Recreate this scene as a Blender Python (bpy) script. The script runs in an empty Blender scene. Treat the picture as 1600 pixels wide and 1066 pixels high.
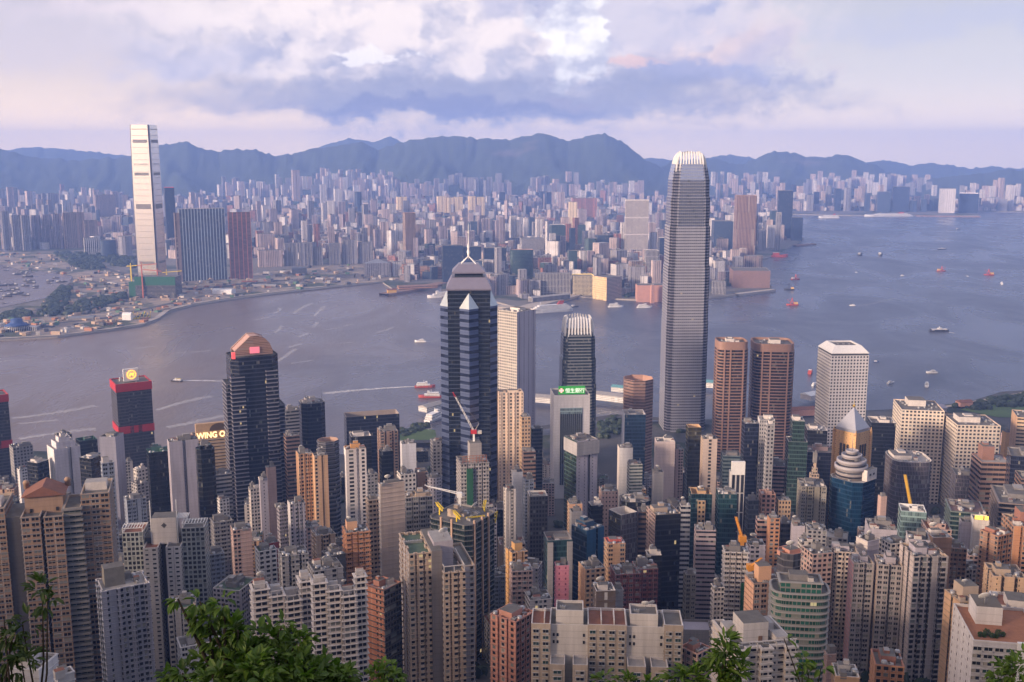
import bpy, math, random
from math import sin, cos, tan, atan2, radians, pi, sqrt, floor
import numpy as np
SC = bpy.context.scene
COL = SC.collection

# ------------------------------------------------------------------ camera
CAM_H = 410.0; PITCH = radians(10.2); FPX = 1650.0
cam_data = bpy.data.cameras.new("camera")
cam_data.sensor_width = 36.0
cam_data.lens = 36.0 * FPX / 1600.0
cam_data.clip_start = 0.5; cam_data.clip_end = 90000.0
cam = bpy.data.objects.new("camera", cam_data)
cam.location = (0, 0, CAM_H)
cam.rotation_euler = (pi / 2 - PITCH, 0, 0)
COL.objects.link(cam)
SC.camera = cam
SC.view_settings.view_transform = 'Standard'
SC.view_settings.look = 'None'
SC.view_settings.exposure = 0.76
SC.view_settings.gamma = 1.0
SC.cycles.use_denoising = True
SC.cycles.max_bounces = 4
SC.cycles.diffuse_bounces = 2
SC.cycles.glossy_bounces = 2
SC.cycles.transparent_max_bounces = 6
SC.cycles.volume_bounces = 1

# ------------------------------------------------------------------ sun and sky
SUN_AZ = radians(-124.0)      # measured from +Y (view direction) towards +X
SUN_EL = radians(13.0)
sd = bpy.data.lights.new("sun", 'SUN')
sd.energy = 4.8; sd.angle = radians(9.0); sd.color = (1.0, 0.75, 0.56)
so = bpy.data.objects.new("sun", sd)
sv = (sin(SUN_AZ) * cos(SUN_EL), cos(SUN_AZ) * cos(SUN_EL), sin(SUN_EL))
from mathutils import Vector
so.rotation_euler = Vector(sv).to_track_quat('Z', 'Y').to_euler()
so.location = (-2000, -800, 2500)
COL.objects.link(so)


class NT:
    """small helper that writes shader nodes"""
    def __init__(self, tree, flat=False):
        self.t = tree; self.flat = flat
    def n(self, kind, **kw):
        nd = self.t.nodes.new(kind)
        for k, v in kw.items():
            setattr(nd, k, v)
        return nd
    def put(self, sock, v):
        if isinstance(v, bpy.types.NodeSocket):
            self.t.links.new(v, sock)
        elif v is not None:
            try:
                sock.default_value = v
            except Exception:
                sock.default_value = (*v, 1.0)
    def m(self, op, a, b=None, c=None, clamp=False):
        nd = self.n('ShaderNodeMath', operation=op, use_clamp=clamp)
        for s, v in zip(nd.inputs, (a, b, c)):
            self.put(s, v)
        return nd.outputs[0]
    def mix(self, f, a, b, blend='MIX'):
        nd = self.n('ShaderNodeMix', data_type='RGBA', blend_type=blend)
        self.put(nd.inputs[0], f); self.put(nd.inputs[6], a); self.put(nd.inputs[7], b)
        return nd.outputs[2]
    def comb(self, x, y, z=0.0):
        nd = self.n('ShaderNodeCombineXYZ')
        for s, v in zip(nd.inputs, (x, y, z)):
            self.put(s, v)
        return nd.outputs[0]
    def sep(self, v):
        nd = self.n('ShaderNodeSeparateXYZ'); self.put(nd.inputs[0], v)
        return nd.outputs
    def noise(self, vec, scale, detail=3.0, rough=0.55, dist=0.0):
        nd = self.n('ShaderNodeTexNoise')
        if self.flat: nd.noise_dimensions = '2D'
        self.put(nd.inputs['Vector'], vec); self.put(nd.inputs['Scale'], scale)
        self.put(nd.inputs['Detail'], detail); self.put(nd.inputs['Roughness'], rough)
        self.put(nd.inputs['Distortion'], dist)
        return nd.outputs['Fac'], nd.outputs['Color']
    def smooth(self, x, lo, hi):
        nd = self.n('ShaderNodeMapRange', interpolation_type='SMOOTHSTEP', clamp=True)
        self.put(nd.inputs[0], x); self.put(nd.inputs[1], lo); self.put(nd.inputs[2], hi)
        return nd.outputs[0]


def srgb(r, g, b):
    f = lambda c: (c / 255 / 12.92) if c / 255 <= 0.04045 else ((c / 255 + 0.055) / 1.055) ** 2.4
    return (f(r), f(g), f(b), 1.0)


def build_world():
    w = bpy.data.worlds.new("World"); SC.world = w; w.use_nodes = True
    w.cycles.sampling_method = 'MANUAL'; w.cycles.sample_map_resolution = 512
    t = w.node_tree; t.nodes.clear(); k = NT(t, True)
    out = k.n('ShaderNodeOutputWorld'); bg = k.n('ShaderNodeBackground')
    t.links.new(bg.outputs[0], out.inputs[0])
    sky = k.n('ShaderNodeTexSky', sky_type='NISHITA')
    sky.sun_disc = False; sky.sun_elevation = SUN_EL; sky.sun_rotation = SUN_AZ
    sky.altitude = 400; sky.air_density = 1.3; sky.dust_density = 2.5; sky.ozone_density = 1.5
    nish = k.mix(1.0, sky.outputs[0], (0.09, 0.09, 0.09, 1), 'MULTIPLY')
    d = k.n('ShaderNodeTexCoord').outputs['Generated']
    x, y, z = k.sep(d)
    az = k.m('ARCTAN2', x, y)
    el = k.m('ARCSINE', z)
    U = k.m('MULTIPLY', az, 16.5)          # hundreds of picture pixels right of the view axis
    V = k.m('MULTIPLY', el, 16.5)          # hundreds of pixels above the horizon
    # high veil: pinkish low in the west, bluer to the east and overhead
    f_el = k.smooth(V, -0.2, 2.6)
    f_az = k.smooth(U, -8.0, 8.0)
    low = k.mix(f_az, (1.20, 0.94, 0.80, 1), (0.98, 0.89, 0.90, 1))
    hz = k.smooth(V, 1.25, -0.1)
    low = k.mix(hz, low, k.mix(f_az, (2.0, 1.42, 0.88, 1), (1.65, 1.25, 0.92, 1)))
    high = k.mix(f_az, srgb(208, 199, 211), srgb(197, 196, 216))
    veil = k.mix(f_el, low, high)
    zen = k.smooth(V, 8.0, 22.0)
    veil = k.mix(zen, veil, srgb(203, 196, 203))
    # warm glow of the sun behind the cloud
    dot = k.n('ShaderNodeVectorMath', operation='DOT_PRODUCT')
    t.links.new(d, dot.inputs[0]); dot.inputs[1].default_value = sv
    gl = k.m('POWER', k.m('MAXIMUM', dot.outputs['Value'], 0.0), 7.0)
    veil = k.mix(gl, veil, (1.9, 1.25, 0.72, 1))
    base = k.mix(0.80, nish, veil)
    # the cumulus bank over the harbour: billows from warped cell noise, lit from the west, flat blue-grey base
    pv = k.comb(U, k.m('MULTIPLY', V, 1.5), 0.0)
    nf, nc = k.noise(pv, 0.7, 5.0, 0.55)
    cr, cg, cb = k.sep(nc)
    n2, n2c = k.noise(pv, 2.4, 6.0, 0.62)
    fr, fg, fb = k.sep(n2c)
    Uw = k.m('ADD', U, k.m('ADD', k.m('MULTIPLY', k.m('SUBTRACT', cr, 0.5), 2.0), k.m('MULTIPLY', k.m('SUBTRACT', fr, 0.5), 0.7)))
    Vw = k.m('ADD', V, k.m('ADD', k.m('MULTIPLY', k.m('SUBTRACT', cg, 0.5), 0.9), k.m('MULTIPLY', k.m('SUBTRACT', fg, 0.5), 0.38)))
    fine = k.m('SUBTRACT', n2, 0.5)
    def blob(u, v, ru, rv, soft=0.5, fineamt=0.3):
        a = k.m('DIVIDE', k.m('SUBTRACT', Uw, (u - 800) / 100), ru / 100)
        b = k.m('DIVIDE', k.m('SUBTRACT', Vw, (237 - v) / 100), rv / 100)
        r = k.m('SQRT', k.m('ADD', k.m('MULTIPLY', a, a), k.m('MULTIPLY', b, b)))
        r = k.m('ADD', r, k.m('MULTIPLY', fine, fineamt))
        return k.smooth(r, 1.0 + soft * 0.5, 1.0 - soft * 0.5)
    def billow(off):
        q = k.comb(k.m('ADD', k.m('ADD', U, k.m('MULTIPLY', k.m('SUBTRACT', fr, 0.5), 0.5)), off[0]), k.m('ADD', k.m('MULTIPLY', k.m('ADD', V, k.m('MULTIPLY', k.m('SUBTRACT', fg, 0.5), 0.4)), 1.25), off[1]), 0.0)
        tot = None
        for sc, am in ((1.0, 0.6), (2.3, 0.3), (5.0, 0.12)):
            vo = k.n('ShaderNodeTexVoronoi', feature='SMOOTH_F1' if sc < 2 else 'F1', voronoi_dimensions='2D'); k.put(vo.inputs['Vector'], q); vo.inputs['Scale'].default_value = sc
            if 'Smoothness' in vo.inputs: vo.inputs['Smoothness'].default_value = 0.7
            tmp = k.m('MULTIPLY', k.m('SUBTRACT', 0.75, vo.outputs['Distance']), am)
            tot = tmp if tot is None else k.m('ADD', tot, tmp)
        return tot
    b0 = billow((0.0, 0.0)); b1 = billow((0.10, -0.22))
    rel = k.m('SUBTRACT', b0, b1)
    c = base
    def lay(c, f, amt, col):
        return k.mix(k.m('MULTIPLY', f, amt), c, col)
    # thin western veils
    c = lay(c, blob(150, 70, 260, 55, 1.3, 0.6), 0.45, srgb(206, 200, 220))
    c = lay(c, blob(260, 48, 150, 14, 1.2, 0.9), 0.5, srgb(233, 217, 224))
    c = lay(c, blob(345, 108, 110, 22, 1.2, 0.6), 0.75, srgb(186, 187, 216))
    c = lay(c, blob(1480, 60, 260, 22, 1.6, 0.5), 0.4, srgb(186, 190, 220))
    # peach window of open sky between the eastern clouds
    c = lay(c, blob(1095, 92, 125, 62, 1.1, 0.7), 0.85, srgb(240, 208, 203))
    body = blob(720, 55, 430, 135, 0.9, 0.4)
    hgt = k.m('MULTIPLY_ADD', V, 0.40, -0.02)
    g = k.m('ADD', k.m('ADD', hgt, k.m('MULTIPLY', rel, 1.7)), k.m('MULTIPLY', k.m('SUBTRACT', nf, 0.5), 0.8))
    g = k.smooth(g, -0.05, 1.0)
    bank = k.mix(g, srgb(176, 178, 205), srgb(248, 234, 234))
    c = k.mix(k.m('MULTIPLY', body, 0.92), c, bank)
    east = blob(1010, 45, 150, 48, 0.8, 0.7)
    c = k.mix(k.m('MULTIPLY', east, 0.85), c, k.mix(g, srgb(172, 177, 210), srgb(206, 201, 218)))
    c = lay(c, blob(1080, 132, 125, 22, 0.9, 0.8), 0.9, srgb(164, 170, 206))
    c = lay(c, blob(1195, 115, 40, 50, 1.2, 0.9), 0.55, srgb(172, 178, 212))
    c = lay(c, blob(970, 112, 40, 12, 1.0, 1.0), 0.8, srgb(234, 200, 200))
    c = lay(c, blob(885, 155, 50, 9, 1.0, 1.0), 0.8, srgb(232, 200, 206))
    head = blob(880, 72, 72, 66, 0.28, 0.8)
    c = k.mix(k.m('MULTIPLY', head, 0.9), c, k.mix(k.smooth(k.m('MULTIPLY_ADD', rel, 2.4, 0.55), 0.0, 1.0), srgb(196, 196, 216), srgb(255, 250, 250)))
    puff = blob(592, 102, 48, 15, 0.45, 0.9)
    c = lay(c, puff, 0.9, srgb(250, 242, 244))
    c = lay(c, blob(770, 162, 430, 30, 1.0, 0.6), 0.85, srgb(154, 159, 190))
    c = lay(c, blob(680, 174, 240, 13, 1.0, 0.5), 0.6, srgb(126, 136, 182))
    c = lay(c, blob(820, 12, 60, 28, 1.0, 0.7), 0.6, srgb(166, 171, 206))
    t.links.new(c, bg.inputs[0])
    bg.inputs[1].default_value = 0.735


build_world()

# ------------------------------------------------------------------ projection helpers
CP, SP = cos(PITCH), sin(PITCH)


def ray(u, v):
    a = (u - 800) / FPX; b = -(v - 533) / FPX
    return (a, CP + b * SP, -SP + b * CP)


def at(u, v, d):
    """world point seen at picture point (u, v) whose forward distance is d metres"""
    r = ray(u, v); t = d / r[1]
    return (r[0] * t, d, CAM_H + r[2] * t)


def flat(u, v, z=0.0):
    """world point on the level z seen at (u, v)"""
    r = ray(u, v); t = (z - CAM_H) / r[2]
    return (r[0] * t, r[1] * t, z)


def depth_cam(y, z):
    return y * CP + (CAM_H - z) * SP


def proj(x, y, z):
    w = depth_cam(y, z)
    up = y * SP + (z - CAM_H) * CP
    return 800 + FPX * x / w, 533 - FPX * up / w


_GY = [(-400, 470), (-60, 440), (0, 408), (6, 404), (30, 386), (90, 338), (180, 268), (300, 196), (450, 140), (650, 86), (900, 42), (1100, 16), (1250, 6), (1400, 4), (9000, 4)]


def ground_z(x, y):
    for (a, za), (b, zb) in zip(_GY, _GY[1:]):
        if y <= b:
            t = (y - a) / (b - a)
            return za + (zb - za) * t
    return 4.0


# ------------------------------------------------------------------ mesh builder
class MB:
    def __init__(self):
        self.v = []; self.f = []; self.mi = []; self.uv = []; self.sm = []
    def face(self, pts, mi=0, uvs=None, smooth=False):
        b = len(self.v); self.v.extend(pts)
        self.f.append(tuple(range(b, b + len(pts)))); self.mi.append(mi)
        self.uv.extend(uvs if uvs else [(p[0], p[1]) for p in pts]); self.sm.append(smooth)
    def idx(self, pts):
        b = len(self.v); self.v.extend(pts); return b
    def facei(self, ids, mi=0, uvs=None, smooth=False):
        self.f.append(tuple(ids)); self.mi.append(mi)
        self.uv.extend(uvs if uvs else [(self.v[i][0], self.v[i][1]) for i in ids]); self.sm.append(smooth)
    def loft(self, rings, mi=0, cap0=None, cap1=None, smooth=False, bw=None, mis=None, closed=True, topz=None, umax=True):
        """rings: equal-length point lists; sides get UVs in metres (u snapped to whole bays of bw)"""
        n = len(rings[0]); bases = [self.idx(r) for r in rings]
        zt = max(p[2] for p in rings[-1]) if topz is None else topz
        uu = [0.0]; r0 = rings[0]
        m = n if closed else n - 1
        for i in range(m):
            j = (i + 1) % n
            L = max(math.dist(r[i][:2], r[j][:2]) for r in rings)
            b = bw[i] if isinstance(bw, (list, tuple)) else bw
            if b:
                L = max(1, round(L / b)) * b
            uu.append(uu[-1] + L)
        for k in range(len(rings) - 1):
            for i in range(m):
                j = (i + 1) % n
                z0a = rings[k][i][2] - zt; z1a = rings[k + 1][i][2] - zt
                z0b = rings[k][j][2] - zt; z1b = rings[k + 1][j][2] - zt
                self.facei((bases[k] + i, bases[k] + j, bases[k + 1] + j, bases[k + 1] + i),
                           mis[i] if mis else mi, [(uu[i], z0a), (uu[i + 1], z0b), (uu[i + 1], z1b), (uu[i], z1a)], smooth)
        if cap1 is not None:
            self.facei([bases[-1] + i for i in range(n)], cap1)
        if cap0 is not None:
            self.facei([bases[0] + i for i in reversed(range(n))], cap0)
    def prism(self, poly, z0, z1, mi=0, top=0, bottom=None, bw=None, mis=None):
        self.loft([[(x, y, z0) for x, y in poly], [(x, y, z1) for x, y in poly]], mi, bottom, top, False, bw, mis)
    def box(self, cx, cy, z0, w, d, h, mi=0, top=None, bw=None, rot=0.0, bottom=True):
        c, s = cos(rot), sin(rot)
        poly = [(cx + c * a - s * b, cy + s * a + c * b) for a, b in ((-w / 2, -d / 2), (w / 2, -d / 2), (w / 2, d / 2), (-w / 2, d / 2))]
        t = mi if top is None else top
        self.prism(poly, z0, z0 + h, mi, t, t if bottom else None, bw)
    def cyl(self, cx, cy, z0, z1, r0, r1=None, n=12, mi=0, top=0, smooth=True):
        r1 = r0 if r1 is None else r1
        a = [2 * pi * i / n for i in range(n)]
        self.loft([[(cx + r0 * cos(t), cy + r0 * sin(t), z0) for t in a], [(cx + r1 * cos(t), cy + r1 * sin(t), z1) for t in a]], mi, top, top, smooth)
    def lathe(self, cx, cy, prof, n=12, mi=0, smooth=True):
        a = [2 * pi * i / n for i in range(n)]
        self.loft([[(cx + r * cos(t), cy + r * sin(t), z) for t in a] for r, z in prof], mi, mi, mi, smooth)
    def tube(self, p, q, r0, r1=None, n=5, mi=0):
        r1 = r0 if r1 is None else r1
        p = Vector(p); q = Vector(q); d = (q - p).normalized()
        s = d.orthogonal().normalized(); t = d.cross(s)
        a = [2 * pi * i / n for i in range(n)]
        self.loft([[tuple(p + s * (r0 * cos(x)) + t * (r0 * sin(x))) for x in a], [tuple(q + s * (r1 * cos(x)) + t * (r1 * sin(x))) for x in a]], mi, mi, mi, True)
    def path(self, pts, radii, n=5, mi=0):
        rings = []
        for i, p in enumerate(pts):
            a = Vector(pts[max(i - 1, 0)]); b = Vector(pts[min(i + 1, len(pts) - 1)])
            d = (b - a).normalized(); s = d.cross(Vector((0.31, 0.95, 0.02))).normalized(); t = d.cross(s)
            rings.append([tuple(Vector(p) + s * (radii[i] * cos(2 * pi * k / n)) + t * (radii[i] * sin(2 * pi * k / n))) for k in range(n)])
        self.loft(rings, mi, mi, mi, True)
    def bar(self, p, q, w, h=None, mi=0):
        """square-section bar"""
        h = w if h is None else h
        p = Vector(p); q = Vector(q); d = (q - p).normalized()
        s = d.cross(Vector((0, 0, 1)))
        s = s.normalized() if s.length > 1e-4 else Vector((1, 0, 0)); t = s.cross(d)
        o = [(-w / 2, -h / 2), (w / 2, -h / 2), (w / 2, h / 2), (-w / 2, h / 2)]
        self.loft([[tuple(p + s * a + t * b) for a, b in o], [tuple(q + s * a + t * b) for a, b in o]], mi, mi, mi)
    def mesh(self, name, mats):
        me = bpy.data.meshes.new(name)
        me.from_pydata(self.v, [], self.f)
        for m in mats:
            me.materials.append(m)
        me.polygons.foreach_set('material_index', self.mi)
        me.polygons.foreach_set('use_smooth', self.sm)
        l = me.uv_layers.new(name='UVMap')
        l.data.foreach_set('uv', [c for p in self.uv for c in p])
        me.update()
        return me
    def build(self, name, mats, parent=None, loc=(0, 0, 0), rz=0.0):
        if not isinstance(mats, (list, tuple)):
            mats = [mats]
        o = bpy.data.objects.new(name, self.mesh(name, mats)); COL.objects.link(o)
        o.location = loc; o.rotation_euler[2] = rz
        if parent:
            o.parent = parent
        return o


def put(name, me, parent=None, loc=(0, 0, 0), rot=(0, 0, 0), scale=None):
    o = bpy.data.objects.new(name, me); COL.objects.link(o)
    o.location = loc; o.rotation_euler = rot
    if scale:
        o.scale = scale
    if parent:
        o.parent = parent
    return o


def tag(o, label=None, cat=None, group=None, kind=None):
    if label: o['label'] = label
    if cat: o['category'] = cat
    if group: o['group'] = group
    if kind: o['kind'] = kind
    return o


def thing(name, label, cat, loc, rz=0.0, group=None):
    o = bpy.data.objects.new(name, None); COL.objects.link(o)
    o.empty_display_size = 5
    o.location = loc; o.rotation_euler[2] = rz
    return tag(o, label, cat, group)


def inset(poly, t):
    n = len(poly); out = []
    for i in range(n):
        a, b, c = poly[i - 1], poly[i], poly[(i + 1) % n]
        d1 = (b[0] - a[0], b[1] - a[1]); l1 = math.hypot(*d1); d2 = (c[0] - b[0], c[1] - b[1]); l2 = math.hypot(*d2)
        n1 = (-d1[1] / l1, d1[0] / l1); n2 = (-d2[1] / l2, d2[0] / l2)
        s = 1 + n1[0] * n2[0] + n1[1] * n2[1]
        s = max(s, 0.4)
        out.append((b[0] + (n1[0] + n2[0]) * t / s, b[1] + (n1[1] + n2[1]) * t / s))
    return out


# ------------------------------------------------------------------ materials
MATS = {}


def new_mat(name):
    m = bpy.data.materials.new(name); m.use_nodes = True
    t = m.node_tree; t.nodes.clear(); k = NT(t)
    out = k.n('ShaderNodeOutputMaterial'); b = k.n('ShaderNodeBsdfPrincipled')
    t.links.new(b.outputs[0], out.inputs[0])
    return m, k, b, out


def plain(name, col, rough=0.8, metal=0.0, var=0.25, scale=0.15, emit=0.0, spec=0.5):
    if name in MATS:
        return MATS[name]
    m, k, b, out = new_mat(name)
    tc = k.n('ShaderNodeTexCoord').outputs['Object']
    f, _ = k.noise(tc, scale, 5.0, 0.65)
    g = k.m('MULTIPLY_ADD', k.m('SUBTRACT', f, 0.5), var * 2.2, 1.0)
    c = k.mix(1.0, (*col[:3], 1), k.comb(g, g, g), 'MULTIPLY')
    k.put(b.inputs['Base Color'], c)
    b.inputs['Roughness'].default_value = rough; b.inputs['Metallic'].default_value = metal
    b.inputs['Specular IOR Level'].default_value = spec
    if emit:
        b.inputs['Emission Color'].default_value = (*col[:3], 1); b.inputs['Emission Strength'].default_value = emit
    MATS[name] = m
    return m


def facade_group():
    g = bpy.data.node_groups.new('facade', 'ShaderNodeTree'); k = NT(g)
    def sock(n, kind, io='INPUT', dv=None):
        s = g.interface.new_socket(n, in_out=io, socket_type=kind)
        if dv is not None:
            s.default_value = dv
    sock('Wall', 'NodeSocketColor'); sock('Glass', 'NodeSocketColor'); sock('Span', 'NodeSocketColor')
    for n in ('FH', 'BW', 'WX', 'WY', 'Blank', 'Lit', 'AC', 'SpanAmt', 'Curtain', 'Seed', 'Mullion', 'Stain', 'Vary'):
        sock(n, 'NodeSocketFloat')
    sock('Color', 'NodeSocketColor', 'OUTPUT'); sock('Mask', 'NodeSocketFloat', 'OUTPUT')
    sock('Emit', 'NodeSocketFloat', 'OUTPUT'); sock('Bump', 'NodeSocketFloat', 'OUTPUT'); sock('Rand', 'NodeSocketFloat', 'OUTPUT')
    gi = k.n('NodeGroupInput').outputs; go = k.n('NodeGroupOutput').inputs
    uvn = k.n('ShaderNodeUVMap'); uvn.uv_map = 'UVMap'
    u, v, _ = k.sep(uvn.outputs[0])
    rnd = k.n('ShaderNodeObjectInfo').outputs['Random']
    seed = k.m('MULTIPLY_ADD', rnd, 331.0, gi['Seed'])
    U = k.m('DIVIDE', u, gi['BW']); V = k.m('DIVIDE', v, gi['FH'])
    cu = k.m('FLOOR', U); cv = k.m('FLOOR', V); fu = k.m('SUBTRACT', U, cu); fv = k.m('SUBTRACT', V, cv)
    w1 = k.n('ShaderNodeTexWhiteNoise', noise_dimensions='3D'); k.put(w1.inputs['Vector'], k.comb(cu, 13.7, seed))
    c1 = k.sep(w1.outputs['Color'])
    w2 = k.n('ShaderNodeTexWhiteNoise', noise_dimensions='3D'); k.put(w2.inputs['Vector'], k.comb(cu, cv, seed))
    c2 = k.sep(w2.outputs['Color'])
    wx = k.m('MULTIPLY', gi['WX'], k.m('MULTIPLY_ADD', k.m('SUBTRACT', c1[1], 0.5), k.m('MULTIPLY', gi['Blank'], 0.9), 1.0))
    dx = k.m('ABSOLUTE', k.m('SUBTRACT', fu, 0.5)); dy = k.m('ABSOLUTE', k.m('SUBTRACT', fv, 0.5))
    wj = k.m('MULTIPLY_ADD', k.m('SUBTRACT', c2[0], 0.5), k.m('MULTIPLY', gi['AC'], 0.4), 1.0)
    wx = k.m('MULTIPLY', wx, wj)
    inx = k.m('LESS_THAN', dx, k.m('MULTIPLY', wx, 0.5)); iny = k.m('LESS_THAN', dy, k.m('MULTIPLY', gi['WY'], 0.5))
    notblank = k.m('GREATER_THAN', c1[0], gi['Blank'])
    inx = k.m('MULTIPLY', inx, notblank)
    mull = k.m('SUBTRACT', 1.0, k.m('MULTIPLY', k.m('LESS_THAN', dx, 0.035), gi['Mullion']))
    win = k.m('MULTIPLY', k.m('MULTIPLY', inx, iny), mull)
    # glass: each pane its own tone, a few with pale curtains
    gs = k.m('MULTIPLY_ADD', k.m('SUBTRACT', c2[0], 0.5), gi['Vary'], 1.0)
    gcol = k.mix(1.0, gi['Glass'], k.comb(gs, gs, gs), 'MULTIPLY')
    cur = k.m('LESS_THAN', c2[1], gi['Curtain'])
    gcol = k.mix(k.m('MULTIPLY', cur, 0.75), gcol, k.mix(c2[2], (0.34, 0.32, 0.28, 1), (0.16, 0.19, 0.20, 1)))
    # wall: weather streaks, stains and slab joints
    tc = k.n('ShaderNodeTexCoord').outputs['Object']
    mp = k.n('ShaderNodeMapping'); k.put(mp.inputs[0], tc); mp.inputs['Scale'].default_value = (0.35, 0.35, 0.03)
    s1, _ = k.noise(mp.outputs[0], 1.0, 4.0, 0.65)
    s2, _ = k.noise(tc, 0.035, 3.0, 0.6)
    st = k.m('ADD', k.m('MULTIPLY', k.m('SUBTRACT', s1, 0.5), 1.3), k.m('MULTIPLY', k.m('SUBTRACT', s2, 0.5), 0.8))
    st = k.m('MULTIPLY_ADD', st, gi['Stain'], 1.0)
    colv = k.m('MULTIPLY_ADD', k.m('SUBTRACT', c1[2], 0.5), 0.14, st)
    joint = k.m('SUBTRACT', 1.0, k.m('MULTIPLY', k.m('LESS_THAN', fv, 0.07), 0.22))
    wv = k.m('MULTIPLY', colv, joint)
    wcol = k.mix(1.0, gi['Wall'], k.comb(wv, wv, wv), 'MULTIPLY')
    wcol = k.mix(k.m('MULTIPLY', k.m('MULTIPLY', inx, gi['SpanAmt']), 1.0), wcol, k.mix(1.0, gi['Span'], k.comb(st, st, st), 'MULTIPLY'))
    # air conditioners and drying racks under some windows
    ax = k.m('LESS_THAN', k.m('ABSOLUTE', k.m('SUBTRACT', fu, k.m('MULTIPLY_ADD', c2[2], 0.3, 0.35))), 0.11)
    ay = k.m('LESS_THAN', k.m('ABSOLUTE', k.m('SUBTRACT', fv, 0.10)), 0.09)
    acm = k.m('MULTIPLY', k.m('MULTIPLY', ax, ay), k.m('MULTIPLY', k.m('LESS_THAN', c2[2], gi['AC']), notblank))
    ac_t = k.mix(k.m('GREATER_THAN', c2[0], 0.5), (0.05, 0.05, 0.055, 1), (0.36, 0.36, 0.36, 1))
    wcol = k.mix(k.m('MULTIPLY', acm, 0.8), wcol, ac_t)
    # rain pipes, pale window surrounds and small canopies on the lived-in walls
    pipe = k.m('MULTIPLY', k.m('LESS_THAN', k.m('ABSOLUTE', k.m('SUBTRACT', fu, 0.05)), 0.03), k.m('MULTIPLY', k.m('GREATER_THAN', c1[2], 0.55), k.m('GREATER_THAN', gi['AC'], 0.05)))
    wcol = k.mix(k.m('MULTIPLY', pipe, 0.7), wcol, k.mix(k.m('GREATER_THAN', c1[1], 0.5), (0.08, 0.075, 0.07, 1), (0.42, 0.40, 0.38, 1)))
    fx = k.m('LESS_THAN', dx, k.m('MULTIPLY_ADD', wx, 0.5, 0.045)); fy = k.m('LESS_THAN', dy, k.m('MULTIPLY_ADD', gi['WY'], 0.5, 0.05))
    fr = k.m('MULTIPLY', k.m('MULTIPLY', fx, fy), k.m('MULTIPLY', notblank, k.m('MULTIPLY', k.m('LESS_THAN', c1[1], k.m('MULTIPLY', gi['AC'], 0.8)), 0.65)))
    wcol = k.mix(fr, wcol, (0.50, 0.47, 0.45, 1))
    can = k.m('MULTIPLY', k.m('MULTIPLY', fx, k.m('LESS_THAN', k.m('ABSOLUTE', k.m('SUBTRACT', fv, k.m('MULTIPLY_ADD', gi['WY'], 0.5, 0.56))), 0.05)), k.m('MULTIPLY', notblank, k.m('LESS_THAN', c2[1], k.m('MULTIPLY', gi['AC'], 0.45))))
    wcol = k.mix(can, wcol, k.mix(k.m('GREATER_THAN', c2[0], 0.6), (0.10, 0.11, 0.11, 1), (0.46, 0.45, 0.44, 1)))
    col = k.mix(win, wcol, gcol)
    lit = k.m('MULTIPLY', k.m('LESS_THAN', c2[2], gi['Lit']), win)
    for n, s in (('Color', col), ('Mask', win), ('Emit', lit), ('Bump', k.m('SUBTRACT', 1.0, win)), ('Rand', c2[0])):
        k.put(go[n], s)
    return g


FACADE = facade_group()
BAY = {}


def fac(name, wall, glass=(0.018, 0.02, 0.024), fh=3.1, bw=3.2, wx=0.5, wy=0.5, blank=0.0, lit=0.002, ac=0.0, span=None, spanamt=0.0,
        curtain=0.12, mull=0.0, stain=0.35, grough=0.12, gmetal=0.0, wrough=0.8, wmetal=0.0, flat_bump=0.25, vary=0.9):
    if name in MATS:
        return MATS[name]
    m, k, b, out = new_mat(name)
    g = k.n('ShaderNodeGroup'); g.node_tree = FACADE
    span = span or wall
    for n, v in (('Wall', (*wall, 1)), ('Glass', (*glass, 1)), ('Span', (*span, 1)), ('FH', fh), ('BW', bw), ('WX', wx), ('WY', wy),
                 ('Blank', blank), ('Lit', lit), ('AC', ac), ('SpanAmt', spanamt), ('Curtain', curtain), ('Seed', len(MATS) * 7.3), ('Mullion', mull), ('Stain', stain), ('Vary', vary)):
        g.inputs[n].default_value = v
    o = g.outputs
    k.put(b.inputs['Base Color'], o['Color'])
    k.put(b.inputs['Roughness'], k.m('MULTIPLY_ADD', o['Mask'], grough - wrough, wrough))
    k.put(b.inputs['Metallic'], k.m('MULTIPLY_ADD', o['Mask'], gmetal - wmetal, wmetal))
    b.inputs['Emission Color'].default_value = (1.0, 0.72, 0.35, 1); b.inputs['Specular IOR Level'].default_value = 0.33
    k.put(b.inputs['Emission Strength'], k.m('MULTIPLY', o['Emit'], 0.32))
    bp = k.n('ShaderNodeBump'); bp.inputs['Strength'].default_value = flat_bump; bp.inputs['Distance'].default_value = 0.3
    k.put(bp.inputs['Height'], o['Bump']); k.put(b.inputs['Normal'], bp.outputs[0])
    MATS[name] = m; BAY[m.name] = bw
    return m


def bay_of(m):
    return BAY.get(m.name)

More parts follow.
